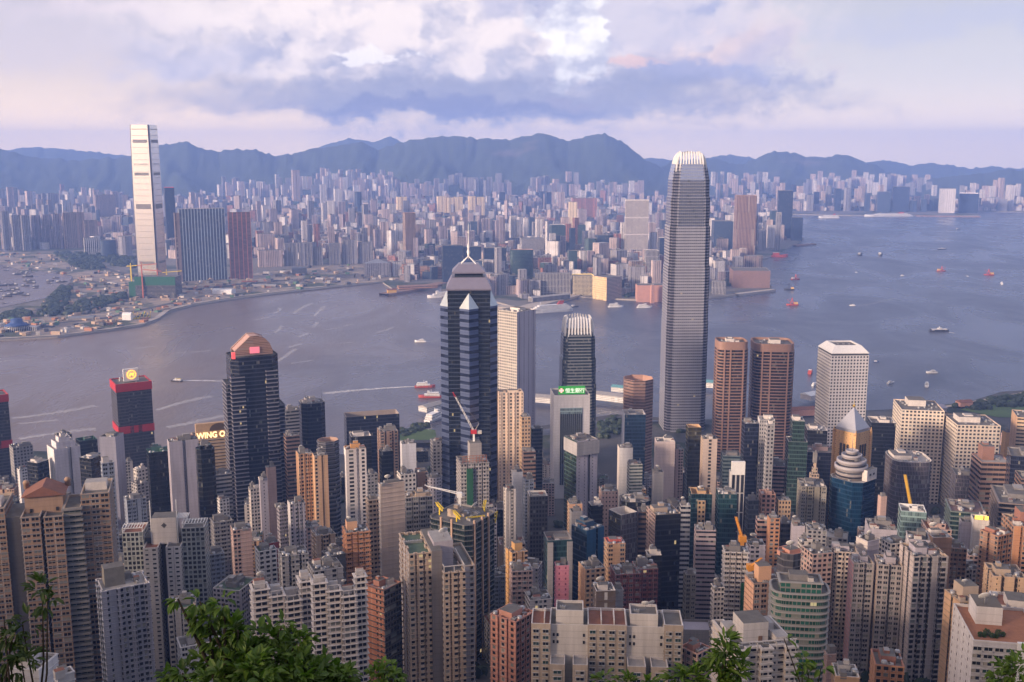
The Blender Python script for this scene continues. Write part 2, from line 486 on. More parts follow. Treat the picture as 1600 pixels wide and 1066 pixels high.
# ------------------------------------------------------------------ water
def water_material():
    m, k, b, out = new_mat('harbour_water')
    tc = k.n('ShaderNodeTexCoord').outputs['Object']
    x, y, z = k.sep(tc)
    big, _ = k.noise(tc, 0.0011, 4.0, 0.6, 0.6)
    # silt plus the sky's reflected tint put into the colour: brown west, bluer east
    f = k.smooth(k.m('ADD', k.m('MULTIPLY', x, 0.001), k.m('MULTIPLY', k.m('SUBTRACT', big, 0.5), 1.6)), -0.95, 0.35)
    c = k.mix(f, (0.165, 0.122, 0.098, 1), (0.062, 0.068, 0.098, 1))
    k.put(b.inputs['Base Color'], c)
    mp = k.n('ShaderNodeMapping'); k.put(mp.inputs[0], tc); mp.inputs['Scale'].default_value = (1.0, 0.55, 1.0); mp.inputs['Rotation'].default_value = (0, 0, 0.5)
    n1, _ = k.noise(mp.outputs[0], 0.05, 6.0, 0.7)
    n2, _ = k.noise(mp.outputs[0], 0.2, 3.0, 0.6)
    pt, _ = k.noise(mp.outputs[0], 0.0045, 4.0, 0.6, 0.8)
    k.put(b.inputs['Roughness'], k.m('MULTIPLY_ADD', k.smooth(pt, 0.25, 0.75), 0.20, 0.20))
    bp = k.n('ShaderNodeBump'); bp.inputs['Strength'].default_value = 0.55; bp.inputs['Distance'].default_value = 1.6
    k.put(bp.inputs['Height'], k.m('ADD', n1, k.m('MULTIPLY', n2, 0.35)))
    k.put(b.inputs['Normal'], bp.outputs[0])
    b.inputs['IOR'].default_value = 1.33
    b.inputs['Specular IOR Level'].default_value = 0.5
    return m


M_WATER = water_material()
mb = MB(); mb.face([(-14000, 300, 0), (16000, 300, 0), (16000, 15100, 0), (-14000, 15100, 0)])
tag(mb.build('water', M_WATER), kind='structure')


# ------------------------------------------------------------------ hills
def hill_material():
    m, k, b, out = new_mat('forested_hillside')
    tc = k.n('ShaderNodeTexCoord').outputs['Object']
    f, _ = k.noise(tc, 0.006, 6.0, 0.65)
    f2, _ = k.noise(tc, 0.0012, 4.0, 0.6)
    c = k.mix(f, (0.016, 0.026, 0.016, 1), (0.05, 0.075, 0.035, 1))
    c = k.mix(k.smooth(f2, 0.62, 0.75), c, (0.12, 0.10, 0.075, 1))
    k.put(b.inputs['Base Color'], c); b.inputs['Roughness'].default_value = 0.95
    return m


M_HILL = hill_material()


def interp(pts, u):
    if u <= pts[0][0]: return pts[0][1]
    for (a, va), (b, vb) in zip(pts, pts[1:]):
        if u <= b:
            return va + (vb - va) * (u - a) / (b - a)
    return pts[-1][1]


def vnoise(x, seed=0):
    i = floor(x); f = x - i; f = f * f * (3 - 2 * f)
    r = lambda n: (math.sin((n + seed * 17.1) * 127.1) * 43758.5453) % 1.0
    return r(i) * (1 - f) + r(i + 1) * f


def vnoise2(x, y, seed=0):
    i, j = floor(x), floor(y); f, g = x - i, y - j
    f = f * f * (3 - 2 * f); g = g * g * (3 - 2 * g)
    r = lambda a, b: (math.sin(a * 127.1 + b * 311.7 + seed * 74.7) * 43758.5453) % 1.0
    return (r(i, j) * (1 - f) + r(i + 1, j) * f) * (1 - g) + (r(i, j + 1) * (1 - f) + r(i + 1, j + 1) * f) * g


def ridge(crest, d_foot, d_crest, d_back, foot_z, seed, step=5, nt=26):
    u0, u1 = crest[0][0], crest[-1][0]
    us = np.arange(u0, u1 + step, step)
    mb = MB(); rows = []
    for u in us:
        v = interp(crest, u) + (vnoise(u / 7.0, seed) - 0.5) * 3.0 + (vnoise(u / 3.1, seed + 2) - 0.5) * 1.6 + (vnoise(u / 31.0, seed + 3) - 0.5) * 3.0
        row = []
        zc = at(u, v, d_crest)[2]
        for i in range(nt + 1):
            t = i / nt * 1.35
            if t <= 1:
                d = d_foot + (d_crest - d_foot) * t
                s = t ** 1.25
                spur = (vnoise2(u / 30.0 + d / 700.0, d / 1500.0, seed) - 0.5) * 0.36 * (1 - t) * min(1, t * 4) + (vnoise2(u / 11.0 - d / 500.0, d / 800.0, seed + 5) - 0.5) * 0.13 * (1 - t) * min(1, t * 4)
                z = foot_z + (zc - foot_z) * max(0, min(s + spur, 0.985 if t < 1 else 1))
            else:
                d = d_crest + (d_back - d_crest) * (t - 1) / 0.35
                z = zc + (foot_z - zc) * ((t - 1) / 0.35)
            a = (u - 800) / FPX
            w = depth_cam(d, z)
            z += (vnoise2(u / 5.0, d / 260.0, seed + 9) - 0.5) * 16 * max(0, min(1, t * 3)) + (vnoise2(u / 2.6, d / 140.0, seed + 11) - 0.5) * 9
            row.append((a * w, d, z))
        rows.append(row)
    n = nt + 1
    for r in rows:
        mb.idx(r)
    for i in range(len(rows) - 1):
        for j in range(nt):
            mb.facei((i * n + j, (i + 1) * n + j, (i + 1) * n + j + 1, i * n + j + 1), 0, None, True)
    return tag(mb.build('hills', M_HILL), kind='structure')


def hill_z(u, d):
    """rough height of the near ridges' slopes above picture column u at distance d"""
    best = 4.0
    for crest, d0, d1, fz in ((MAIN_RIDGE, 8300, 10200, 60), (EAST_RIDGE, 9300, 11200, 25)):
        if crest[0][0] <= u <= crest[-1][0] and d >= d0:
            zc = at(u, interp(crest, u), d1)[2]
            best = max(best, fz + (zc - fz) * min(1.0, (d - d0) / (d1 - d0)) ** 1.25)
    return best


MAIN_RIDGE = [(-260, 230), (-120, 222), (-40, 228), (0, 231), (20, 236), (40, 243), (62, 248), (80, 247), (100, 248), (118, 250), (135, 247), (150, 249), (165, 246), (185, 248), (200, 243), (222, 236), (245, 226), (260, 222), (278, 221), (292, 220), (306, 226), (320, 232), (345, 235), (362, 232), (385, 233), (400, 235), (425, 240), (440, 242), (470, 236), (500, 231), (530, 228), (552, 222), (560, 220), (575, 226), (590, 231), (610, 227), (640, 219), (672, 213), (680, 211), (700, 212), (740, 214), (770, 216), (795, 219), (820, 211), (850, 209), (870, 214), (885, 218), (905, 215), (935, 207), (950, 210), (968, 217), (985, 229), (1000, 243), (1015, 253), (1035, 262), (1060, 270), (1100, 276), (1180, 285)]
EAST_RIDGE = [(1000, 282), (1030, 262), (1050, 250), (1075, 246), (1110, 247), (1130, 250), (1150, 258), (1165, 253), (1190, 243), (1210, 237), (1232, 236), (1250, 240), (1268, 245), (1290, 243), (1310, 241), (1325, 243), (1345, 249), (1365, 257), (1385, 266), (1405, 272), (1450, 277), (1500, 279)]
ridge(MAIN_RIDGE, 8300, 10200, 12500, 60, 1)
ridge(EAST_RIDGE, 9300, 11200, 12800, 25, 2)
ridge([(1440, 284), (1480, 276), (1520, 271), (1550, 268), (1575, 264), (1600, 265), (1640, 258), (1740, 262), (1840, 270)], 8600, 10000, 11500, 10, 3)
ridge([(1340, 262), (1360, 252), (1380, 249), (1400, 252), (1425, 257), (1440, 255), (1480, 259), (1520, 263), (1560, 260), (1600, 263), (1650, 256), (1800, 260)], 11800, 13200, 14800, 10, 4, nt=8)
ridge([(420, 250), (470, 238), (500, 226), (530, 218), (545, 213), (560, 215), (580, 218), (600, 213), (610, 210), (620, 214), (640, 226), (690, 240)], 11800, 13600, 15000, 10, 5, nt=8)
ridge([(-160, 246), (-60, 238), (0, 234), (30, 230), (60, 227), (100, 230), (140, 234), (180, 240), (240, 244), (300, 250)], 11800, 13600, 15000, 10, 6, nt=8)
ridge([(990, 252), (1010, 246), (1030, 246), (1050, 252), (1090, 249), (1120, 242), (1150, 240), (1180, 246), (1230, 252)], 11800, 13600, 15000, 10, 7, nt=8)


# ------------------------------------------------------------------ land
def urban_material(name, a, b_, c_, green, scale=0.012):
    m, k, b, out = new_mat(name)
    tc = k.n('ShaderNodeTexCoord').outputs['Object']
    f, _ = k.noise(tc, scale, 5.0, 0.65)
    f2, _ = k.noise(tc, scale * 0.35, 4.0, 0.6)
    vor = k.n('ShaderNodeTexVoronoi', feature='F1', distance='CHEBYCHEV'); k.put(vor.inputs['Vector'], tc); vor.inputs['Scale'].default_value = scale * 2.2
    cell = k.sep(vor.outputs['Color'])[0]
    c = k.mix(f, (*a, 1), (*b_, 1))
    c = k.mix(k.m('MULTIPLY', k.m('GREATER_THAN', cell, 0.55), 0.6), c, (*c_, 1))
    c = k.mix(k.smooth(f2, 0.52, 0.60), c, (*green, 1))
    k.put(b.inputs['Base Color'], c); b.inputs['Roughness'].default_value = 0.9
    return m


M_URBAN = urban_material('urban_ground', (0.10, 0.095, 0.09), (0.22, 0.20, 0.18), (0.16, 0.145, 0.13), (0.035, 0.05, 0.03))
M_SITE = urban_material('reclaimed_land', (0.24, 0.19, 0.15), (0.36, 0.30, 0.24), (0.17, 0.14, 0.12), (0.05, 0.065, 0.035), 0.02)
M_SLOPE = urban_material('island_ground', (0.045, 0.045, 0.047), (0.10, 0.095, 0.09), (0.07, 0.068, 0.065), (0.02, 0.032, 0.014), 0.03)
M_SEAWALL = plain('seawall_stone', (0.30, 0.27, 0.24), 0.9)


def land(name, pix, z, mat, extra=(), zbot=-2.0):
    poly = [flat(u, v, z)[:2] for u, v in pix] + list(extra)
    ar = sum(a[0] * b[1] - b[0] * a[1] for a, b in zip(poly, poly[1:] + poly[:1]))
    if ar < 0:
        poly = poly[::-1]
    mb = MB(); mb.prism(poly, zbot, z, 1, 0)
    return tag(mb.build(name, [mat, M_SEAWALL]), kind='structure')


COAST = [(-160, 545), (0, 531), (90, 526), (170, 516), (222, 508), (246, 499), (262, 487), (300, 477), (350, 469), (420, 460), (480, 453), (545, 446), (598, 441), (612, 450), (650, 446), (690, 440), (690, 468), (770, 470), (800, 478), (820, 484), (900, 463), (950, 466), (1040, 470), (1110, 465), (1150, 461), (1204, 452), (1206, 446), (1175, 430), (1160, 418), (1190, 405), (1215, 398), (1242, 382), (1256, 374), (1240, 345), (1220, 330), (1215, 326)]
COAST2 = [(1205, 334), (1330, 336.5), (1530, 337), (1532, 334.5), (1480, 332), (1505, 330.5), (1600, 331), (1760, 330)]
land('kowloon_ground', COAST, 4.0, M_URBAN, [(2300, 9800), (-8500, 9800), (-8500, 2500)])
land('kowloon_east_ground', COAST2, 4.6, M_URBAN, [(9500, 7300), (9500, 10500), (1500, 10500)])

# the island: streets climbing the slope below the viewpoint
ISL = [(-2200, 1390), (-900, 1420), (-560, 1395), (-330, 1370), (-150, 1400), (-60, 1440), (40, 1480), (200, 1560), (420, 1600), (560, 1640), (640, 1640), (760, 1700), (850, 1775), (960, 1790), (1500, 1850), (2600, 2000)]


def island_shore(x):
    return interp(ISL, x)


mb = MB()
xs = np.arange(-2200, 2601, 80.0); nt = 60
for x in xs:
    ys = island_shore(x)
    for j in range(nt + 1):
        y = -200 + (ys + 200) * j / nt
        z = ground_z(x, y) + ((vnoise2(x / 60, y / 60, 4) - 0.5) * 7 if 60 < y < 1000 else 0)
        mb.v.append((x, y, z))
for i in range(len(xs) - 1):
    for j in range(nt):
        n = nt + 1
        mb.facei((i * n + j, (i + 1) * n + j, (i + 1) * n + j + 1, i * n + j + 1), 0, None, True)
b0 = len(mb.v)
for x in xs:
    mb.v.append((x, island_shore(x), -2.0))
for i in range(len(xs) - 1):
    n = nt + 1
    mb.facei((i * n + nt, (i + 1) * n + nt, b0 + i + 1, b0 + i), 1)
tag(mb.build('island_ground', [M_SLOPE, M_SEAWALL]), kind='structure')

# ------------------------------------------------------------------ facade palette
GLASS_D = (0.016, 0.019, 0.024)


def apt(key, wall, v=0, **kw):
    """punched-window residential wall"""
    p = [dict(fh=3.0, bw=3.3, wx=0.6, wy=0.52, blank=0.16, ac=0.6), dict(fh=2.9, bw=2.4, wx=0.66, wy=0.54, blank=0.26, ac=0.4),
         dict(fh=3.0, bw=4.2, wx=0.66, wy=0.5, blank=0.12, ac=0.5, mull=1.0, spanamt=0.35, span=tuple(c * 0.7 for c in wall)),
         dict(fh=3.1, bw=5.0, wx=0.8, wy=0.56, blank=0.1, ac=0.3, mull=1.0), dict(fh=3.0, bw=6.5, wx=0.12, wy=0.36, blank=0.45, ac=0.0),
         dict(fh=3.0, bw=2.7, wx=0.7, wy=0.62, blank=0.08, ac=0.6, spanamt=0.5, span=tuple(c * 0.75 for c in wall))][v]
    p.update(curtain=0.16, lit=0.002, stain=0.65); p.update(kw)
    return fac('apartment_wall_' + key + str(v), wall, **p)


def grid(key, wall, **kw):
    p = dict(fh=3.7, bw=3.6, wx=0.56, wy=0.52, curtain=0.1, lit=0.002, stain=0.22, glass=(0.03, 0.028, 0.028)); p.update(kw)
    return fac('office_grid_' + key, wall, **p)


def rib(key, wall, glass=GLASS_D, **kw):
    p = dict(fh=3.8, bw=1.6, wx=0.97, wy=0.5, curtain=0.06, lit=0.0015, stain=0.22, grough=0.1); p.update(kw)
    return fac('ribbon_wall_' + key, wall, glass, **p)


def curt(key, glass, frame=None, **kw):
    frame = frame or tuple(c * 0.8 + 0.02 for c in glass)
    p = dict(fh=3.9, bw=1.5, wx=0.9, wy=0.72, curtain=0.03, lit=0.0015, stain=0.1, grough=0.08, gmetal=0.3, span=tuple(c * 1.4 for c in glass), spanamt=0.8, wrough=0.35)
    p.update(kw)
    return fac('curtain_wall_' + key, frame, glass, **p)


def blank_wall(key, col, var=0.22):
    return fac('plain_wall_' + key, col, fh=3.2, bw=7.0, blank=1.01, lit=0, stain=0.35 + var)


R_GREY = plain('roof_screed', (0.125, 0.118, 0.112), 0.9, 0, 0.6, 0.25)
R_RED = plain('roof_red_tile', (0.20, 0.085, 0.055), 0.9, 0, 0.4, 0.3)
R_GREEN = plain('roof_green_paint', (0.07, 0.11, 0.075), 0.85, 0, 0.5, 0.3)
R_PALE = plain('roof_pale', (0.30, 0.285, 0.28), 0.85, 0, 0.35, 0.25)
RIM_W = plain('rim_white', (0.54, 0.50, 0.48), 0.8, 0, 0.4, 0.3)
RIM_B = plain('rim_beige', (0.42, 0.33, 0.26), 0.8, 0, 0.25, 0.3)
RIM_G = plain('rim_grey', (0.20, 0.19, 0.19), 0.8, 0, 0.45, 0.3)
RIM_D = plain('rim_dark', (0.06, 0.058, 0.06), 0.6, 0, 0.25, 0.3)
METAL = plain('galvanised_metal', (0.42, 0.42, 0.43), 0.45, 0.6, 0.3, 0.6)
WHITE_P = plain('white_paint', (0.72, 0.71, 0.70), 0.5, 0, 0.12, 0.4)
STEEL = plain('painted_steel', (0.30, 0.30, 0.31), 0.5, 0.2, 0.2, 0.6)
BLACK = plain('black_opening', (0.012, 0.012, 0.014), 0.6, 0, 0.2, 0.5)
DARKGLASS = plain('dark_glass', (0.02, 0.024, 0.03), 0.1, 0.3, 0.2, 0.1)
YELLOW = plain('yellow_paint', (0.72, 0.52, 0.02), 0.5, 0, 0.1, 0.5)
ORANGE = plain('orange_paint', (0.62, 0.26, 0.03), 0.5, 0, 0.15, 0.5)
RED = plain('red_paint', (0.42, 0.025, 0.035), 0.5, 0, 0.15, 0.3)
NET_G = plain('green_netting', (0.015, 0.095, 0.045), 0.9, 0, 0.35, 0.25)


# ------------------------------------------------------------------ shared rooftop pieces
def _dish():
    mb = MB(); prof = []
    for i in range(6):
        r = 1.5 * i / 5; prof.append((max(r, 0.02), 0.36 * (r / 1.5) ** 2))
    prof += [(1.5, 0.42), (1.42, 0.40)]
    mb.lathe(0, 0, prof, 18)
    a = radians(-52)
    mb.v = [(x, y * cos(a) - z * sin(a), y * sin(a) + z * cos(a) + 1.9) for x, y, z in mb.v]
    return mb.mesh('satellite_dish', [WHITE_P])


def _mount():
    mb = MB(); mb.tube((0, 0, 0), (0, 0.12, 1.85), 0.12, 0.09, 6)
    return mb.mesh('dish_mount', [STEEL])


def _tank():
    mb = MB(); mb.cyl(0, 0, 0, 2.1, 1.2, 1.2, 14)
    mb.lathe(0, 0, [(1.22, 2.1), (0.9, 2.28), (0.3, 2.4), (0.02, 2.42)], 14)
    return mb.mesh('water_tank', [METAL])


def _cooler():
    mb = MB(); mb.box(0, 0, 0, 2.4, 1.6, 1.3, 0, 0); mb.cyl(-0.55, 0, 1.3, 1.5, 0.45, 0.45, 10, 0, 1); mb.cyl(0.55, 0, 1.3, 1.5, 0.45, 0.45, 10, 0, 1)
    return mb.mesh('cooling_unit', [METAL, BLACK])


def _mast():
    mb = MB(); mb.tube((0, 0, 0), (0, 0, 7), 0.11, 0.04, 5)
    return mb.mesh('antenna_mast', [STEEL])


def _duct():
    mb = MB(); mb.path([(-2.5, 0, 0.35), (0.4, 0, 0.4), (1.6, 0.5, 0.45), (2.4, 1.8, 0.4)], [0.3, 0.3, 0.3, 0.3], 6)
    return mb.mesh('duct', [METAL])


KIT = {'satellite_dish': _dish(), 'water_tank': _tank(), 'cooling_unit': _cooler(), 'antenna_mast': _mast(), 'duct': _duct()}
MOUNT = _mount()


def fit(name, root, x, y, z, rz=0.0, s=1.0):
    o = put(name, KIT[name], root, (x, y, z), (0, 0, rz), (s, s, s))
    if name == 'satellite_dish':
        put('mount', MOUNT, o)
    return o


# ------------------------------------------------------------------ floor plans (front = -Y)
def p_rect(W, D):
    return [(-W / 2, -D / 2), (W / 2, -D / 2), (W / 2, D / 2), (-W / 2, D / 2)], [0, 1, 0, 1]


def p_cham(W, D, c=None):
    c = c or min(W, D) * 0.22
    return [(-W / 2 + c, -D / 2), (W / 2 - c, -D / 2), (W / 2, -D / 2 + c), (W / 2, D / 2 - c), (W / 2 - c, D / 2), (-W / 2 + c, D / 2), (-W / 2, D / 2 - c), (-W / 2, -D / 2 + c)], [0, 0, 1, 0, 0, 0, 1, 0]


def p_round(W, D, n=28, p=1.0):
    pts = []
    for i in range(n):
        t = -pi / 2 - pi / n + 2 * pi * i / n
        c, s = cos(t), sin(t)
        pts.append((W / 2 * math.copysign(abs(c) ** p, c), D / 2 * math.copysign(abs(s) ** p, s)))
    return pts, [0] * n


def p_steps(W, D, front, side=None):
    """rectangular plan whose faces step in and out: lists of (share, set-back in metres)"""
    side = side or [(1, 0)]
    pts = []; mi = []
    def run(L, pat, fn, m):
        tot = sum(p[0] for p in pat); s = 0.0
        for i, (w, o) in enumerate(pat):
            a = -L / 2 + L * s / tot; s += w; b = -L / 2 + L * s / tot
            if i:
                mi.append(1)
            pts.append(fn(a, o)); mi.append(m); pts.append(fn(b, o))
        pts.pop()
    run(W, front, lambda t, o: (t, -D / 2 + o), 0)
    run(D, side, lambda t, o: (W / 2 - o, t), 2)
    run(W, front[::-1], lambda t, o: (-t, D / 2 - o), 0)
    run(D, side[::-1], lambda t, o: (-W / 2 + o, -t), 2)
    return pts, mi


BAYS = {
    'cross': ([(3, 0), (1.2, 4.5), (3.6, 0), (1.2, 4.5), (3, 0)], [(3, 0), (1.2, 4), (3, 0)]),
    'twin': ([(4.4, 0), (1, 5), (4.4, 0)], [(1, 0), (0.25, 2.5), (1, 0)]),
    'bays': ([(2, 0), (0.5, 1.6), (2, 0), (0.5, 1.6), (2, 0), (0.5, 1.6), (2, 0)], [(2, 0), (0.5, 1.6), (2, 0), (0.5, 1.6), (2, 0)]),
    'saw': ([(1.5, 0), (0.8, 1.4), (1.5, 0), (0.6, 4.0), (1.5, 0), (0.8, 1.4), (1.5, 0)], [(1.4, 0), (0.8, 1.4), (1.4, 0), (0.8, 1.4), (1.4, 0)]),
    'slot': ([(3, 0), (0.7, 3), (2, 0)], [(1, 0)]),
    'cols': ([(1, 0), (2, 1.0), (0.5, 0), (2, 1.0), (0.5, 0), (2, 1.0), (1, 0)], [(1, 0), (2, 1.0), (0.5, 0), (2, 1.0), (1, 0)]),
}


def plan(kind, W, D):
    if kind == 'rect': return p_rect(W, D)
    if kind == 'cham': return p_cham(W, D)
    if kind == 'oct': return p_cham(W, D, min(W, D) * 0.29)
    if kind == 'round': return p_round(W, D)
    if kind == 'squircle': return p_round(W, D, 32, 0.5)
    f, s = BAYS[kind]
    k = min(W, D) / 26.0
    return p_steps(W, D, [(a, b * min(1.3, k)) for a, b in f], [(a, b * min(1.3, k)) for a, b in s])


# ------------------------------------------------------------------ placing a building from what the photo shows of it
_D0 = [(540, 1290), (600, 1190), (640, 1110), (680, 1030), (700, 990), (720, 950), (750, 880), (780, 810), (800, 760), (830, 690), (850, 650), (870, 610), (900, 560), (950, 500), (1000, 450), (1050, 410)]


def site(xl, xm, xr, yt, d=None, depth=None, a=None, gz=None):
    d = d or interp(_D0, yt)
    C = at(xm, yt, d)
    az = atan2(C[0], d)
    p = (xm - xl) / (xr - xl)
    if a is None:
        if p < 0.02: a = -az + 0.004
        elif p > 0.98: a = pi / 2 - az - 0.004
        else: a = max(radians(7), min(radians(83), atan2(p, 1 - p))) - az
    else:
        a = radians(a) - az
    ca, sa = cos(a), sin(a)
    w0 = depth_cam(C[1], C[2])
    def solve(x, dx, dy):
        kx = (x - 800) / FPX
        return (kx * w0 - C[0]) / (dx - kx * dy * CP)
    W = solve(xr, ca, sa) if p <= 0.98 else (depth or 20)
    D = solve(xl, -sa, ca) if p >= 0.02 else (depth or W * 0.8)
    if p > 0.98 and depth is None: W = D * 0.8
    W = max(4, min(W, 140)); D = max(4, min(D, 140))
    cx = C[0] + W / 2 * ca - D / 2 * sa; cy = C[1] + W / 2 * sa + D / 2 * ca
    g = ground_z(cx, cy) if gz is None else gz
    return (cx, cy, g), a, W, D, C[2] - g


def body(root, poly, mis, z0, z1, mats, parapet=1.1, ledge=None, roofmat=None, name='wall', taper=None):
    """mats: [front, recess, side, rim, ledge]; one joined wall mesh plus its roof"""
    mats = list(mats)
    bw = [bay_of(mats[i]) for i in mis]
    mb = MB(); n = len(poly)
    rings = [(z0, poly, None)]
    if ledge:
        fh, outw, th = ledge
        ex = inset(poly, -outw)
        z = z1 - parapet * 0.2 - th
        zs = []
        while z > z0 + 2 and len(zs) < 130:
            zs.append(z); z -= fh
        R = [[(x, y, z0) for x, y in poly]]; kinds = []
        for z in reversed(zs):
            R.append([(x, y, z) for x, y in poly]); kinds.append(None)
            R.append([(x, y, z) for x, y in ex]); kinds.append(4)
            R.append([(x, y, z + th) for x, y in ex]); kinds.append(4)
            R.append([(x, y, z + th) for x, y in poly]); kinds.append(4)
        R.append([(x, y, z1) for x, y in poly]); kinds.append(None)
        bases = [mb.idx(r) for r in R]
        uu = [0.0]
        for i in range(n):
            L = math.dist(poly[i], poly[(i + 1) % n])
            if bw[i]: L = max(1, round(L / bw[i])) * bw[i]
            uu.append(uu[-1] + L)
        for k in range(len(R) - 1):
            for i in range(n):
                j = (i + 1) % n; za = R[k][i][2] - z1; zb = R[k + 1][i][2] - z1
                mb.facei((bases[k] + i, bases[k] + j, bases[k + 1] + j, bases[k + 1] + i), 4 if kinds[k] == 4 else mis[i], [(uu[i], za), (uu[i + 1], za), (uu[i + 1], zb), (uu[i], zb)])
    else:
        mb.prism(poly, z0, z1, 0, 0, None, bw, mis)
        mb.f.pop(); mb.mi.pop(); mb.sm.pop(); mb.uv = mb.uv[:-n]; mb.v = mb.v
    inn = inset(poly, 0.45)
    # parapet top and its inner face
    b = mb.idx([(x, y, z1) for x, y in poly]); c = mb.idx([(x, y, z1) for x, y in inn]); e = mb.idx([(x, y, z1 - parapet) for x, y in inn])
    for i in range(n):
        j = (i + 1) % n
        mb.facei((b + i, b + j, c + j, c + i), 3); mb.facei((c + i, c + j, e + j, e + i), 3)
    w = mb.build(name, mats, root)
    rb = MB(); rb.face([(x, y, z1 - parapet) for x, y in inn], 0)
    rb.build('roof', roofmat or R_GREY, root)
    return w


def clutter(root, W, D, z, rng, near=1, wallmat=None, dish=None, core=None, tall=None, roofm=None):
    """lift core, tanks, chillers and aerials on a roof (z = roof level)"""
    wallmat = wallmat or RIM_G
    cw, cd = (core or (rng.uniform(0.3, 0.62), rng.uniform(0.3, 0.6)))
    w, d = max(3, W * cw), max(3, D * cd); h = tall or rng.uniform(2.6, 4.6)
    cx, cy = rng.uniform(-0.18, 0.18) * W, rng.uniform(-0.05, 0.2) * D
    poly = [(cx - w / 2, cy - d / 2), (cx + w / 2, cy - d / 2), (cx + w / 2, cy + d / 2), (cx - w / 2, cy + d / 2)]
    mb = MB(); mb.prism(poly, z, z + h, 0, 1)
    pr = mb.build('plant_room', [wallmat, roofm or R_GREY], root)
    lift = rng.random() < 0.55
    if lift:
        mb = MB(); mb.box(cx + rng.uniform(-0.2, 0.2) * w, cy + rng.uniform(-0.2, 0.2) * d, z + h, w * rng.uniform(0.3, 0.55), d * 0.45, rng.uniform(1.2, 2.2), 0, 1)
        mb.build('lift_housing', [wallmat, R_PALE], root)
    def free():
        for _ in range(12):
            x, y = rng.uniform(-0.42, 0.42) * W, rng.uniform(-0.42, 0.42) * D
            if abs(x - cx) > w / 2 + 1.3 or abs(y - cy) > d / 2 + 1.3:
                return x, y
        return -0.40 * W, -0.40 * D
    small = min(W, D) < 11
    nn = (3 if small else 6) * near
    for i in range(int(nn)):
        x, y = free(); t = rng.random()
        if t < 0.42: fit('cooling_unit', root, x, y, z, rng.choice((0, pi / 2)), rng.uniform(0.8, 1.3))
        elif t < 0.68: fit('water_tank', root, x, y, z, 0, rng.uniform(0.7, 1.1))
        elif t < 0.84: fit('duct', root, x * 0.85, y * 0.85, z, rng.uniform(0, 6), rng.uniform(0.7, 1.0))
        else:
            mb = MB(); a, b_ = rng.uniform(2, 4.5), rng.uniform(2, 4); mb.box(x * 0.9, y * 0.9, z, a, b_, rng.uniform(2.2, 3.2), 0, 1)
            mb.build('roof_hut', [rng.choice((wallmat, RIM_W, RIM_G)), rng.choice((R_PALE, R_GREY, R_RED))], root)
    if rng.random() < 0.45: fit('antenna_mast', root, cx + w * 0.25, cy, z + h, 0, rng.uniform(0.5, 1.0))
    if dish is None: dish = rng.random() < 0.16
    if dish:
        s = 1.0 if dish is True else dish
        fit('satellite_dish', root, cx - w * 0.28, cy - d * 0.28, z + h, rng.uniform(-0.5, 0.5), s)
    return pr


COUNT = [0]


def tower(spec, name, cat, label, kind='rect', front=None, side=None, recess=None, rim=RIM_G, roof=None, ledge=None, ledgemat=None, d=None, depth=None, a=None,
          near=1, dish=None, core=None, tall=None, parapet=1.2, corewall=None, crown=None, group=None, clut=True, gz=None, setbacks=None):
    xl, xm, xr, yt = spec
    loc, rz, W, D, H = site(xl, xm, xr, yt, d, depth, a, gz)
    COUNT[0] += 1; rng = random.Random(COUNT[0] * 17 + 5)
    root = thing(name, label, cat, loc, rz, group)
    mats = [front, recess or side or front, side or front, rim, ledgemat or rim]
    poly, mis = plan(kind, W, D)
    if kind == 'rect' and side:
        mis = [0, 2, 0, 2]
    elif kind == 'rect':
        mis = [0, 0, 0, 0]
    if ledge is None and name == 'apartment_tower' and loc[1] < 700:
        ledge = (3.0, 0.28, 0.22); mats[4] = front
    body(root, poly, mis, -10.0 if gz is None else -70.0, H, mats, parapet, ledge, roof)
    z = H - parapet
    if setbacks:
        for sw, sdp, sh in setbacks:
            p2, m2 = plan('rect', W * sw, D * sdp)
            body(root, p2, [0] * 4, z, z + sh, mats, 0.9, ledge, roof, 'setback')
            z += sh - 0.9; W *= sw; D *= sdp
    if crown:
        crown(root, W, D, z, rng)
    if clut:
        clutter(root, W, D, z, rng, near, corewall or (rim if rim is not RIM_D else RIM_G), dish, core, tall)
    root['_w'] = W
    del root['_w']
    return root, W, D, H

# ------------------------------------------------------------------ lettering
def lettering(name, text, mat, parent, loc, rot, size, depth=0.25, width=None):
    cu = bpy.data.curves.new(name, 'FONT'); cu.body = text; cu.size = size; cu.extrude = depth; cu.align_x = 'CENTER'; cu.resolution_u = 3
    cu.offset = size * (0.018 if text.isascii() else 0.002)
    tmp = bpy.data.objects.new(name, cu); COL.objects.link(tmp)
    bpy.context.view_layer.update()
    me = bpy.data.meshes.new_from_object(tmp.evaluated_get(bpy.context.evaluated_depsgraph_get()))
    bpy.data.objects.remove(tmp); bpy.data.curves.remove(cu)
    me.materials.clear(); me.materials.append(mat)
    o = put(name, me, parent, loc, rot)
    if width:
        xs = [v.co.x for v in me.vertices]
        o.scale[0] = width / (max(xs) - min(xs))
    return o


def glow(name, col, e):
    return plain(name, col, 0.5, 0, 0.05, 0.2, e)


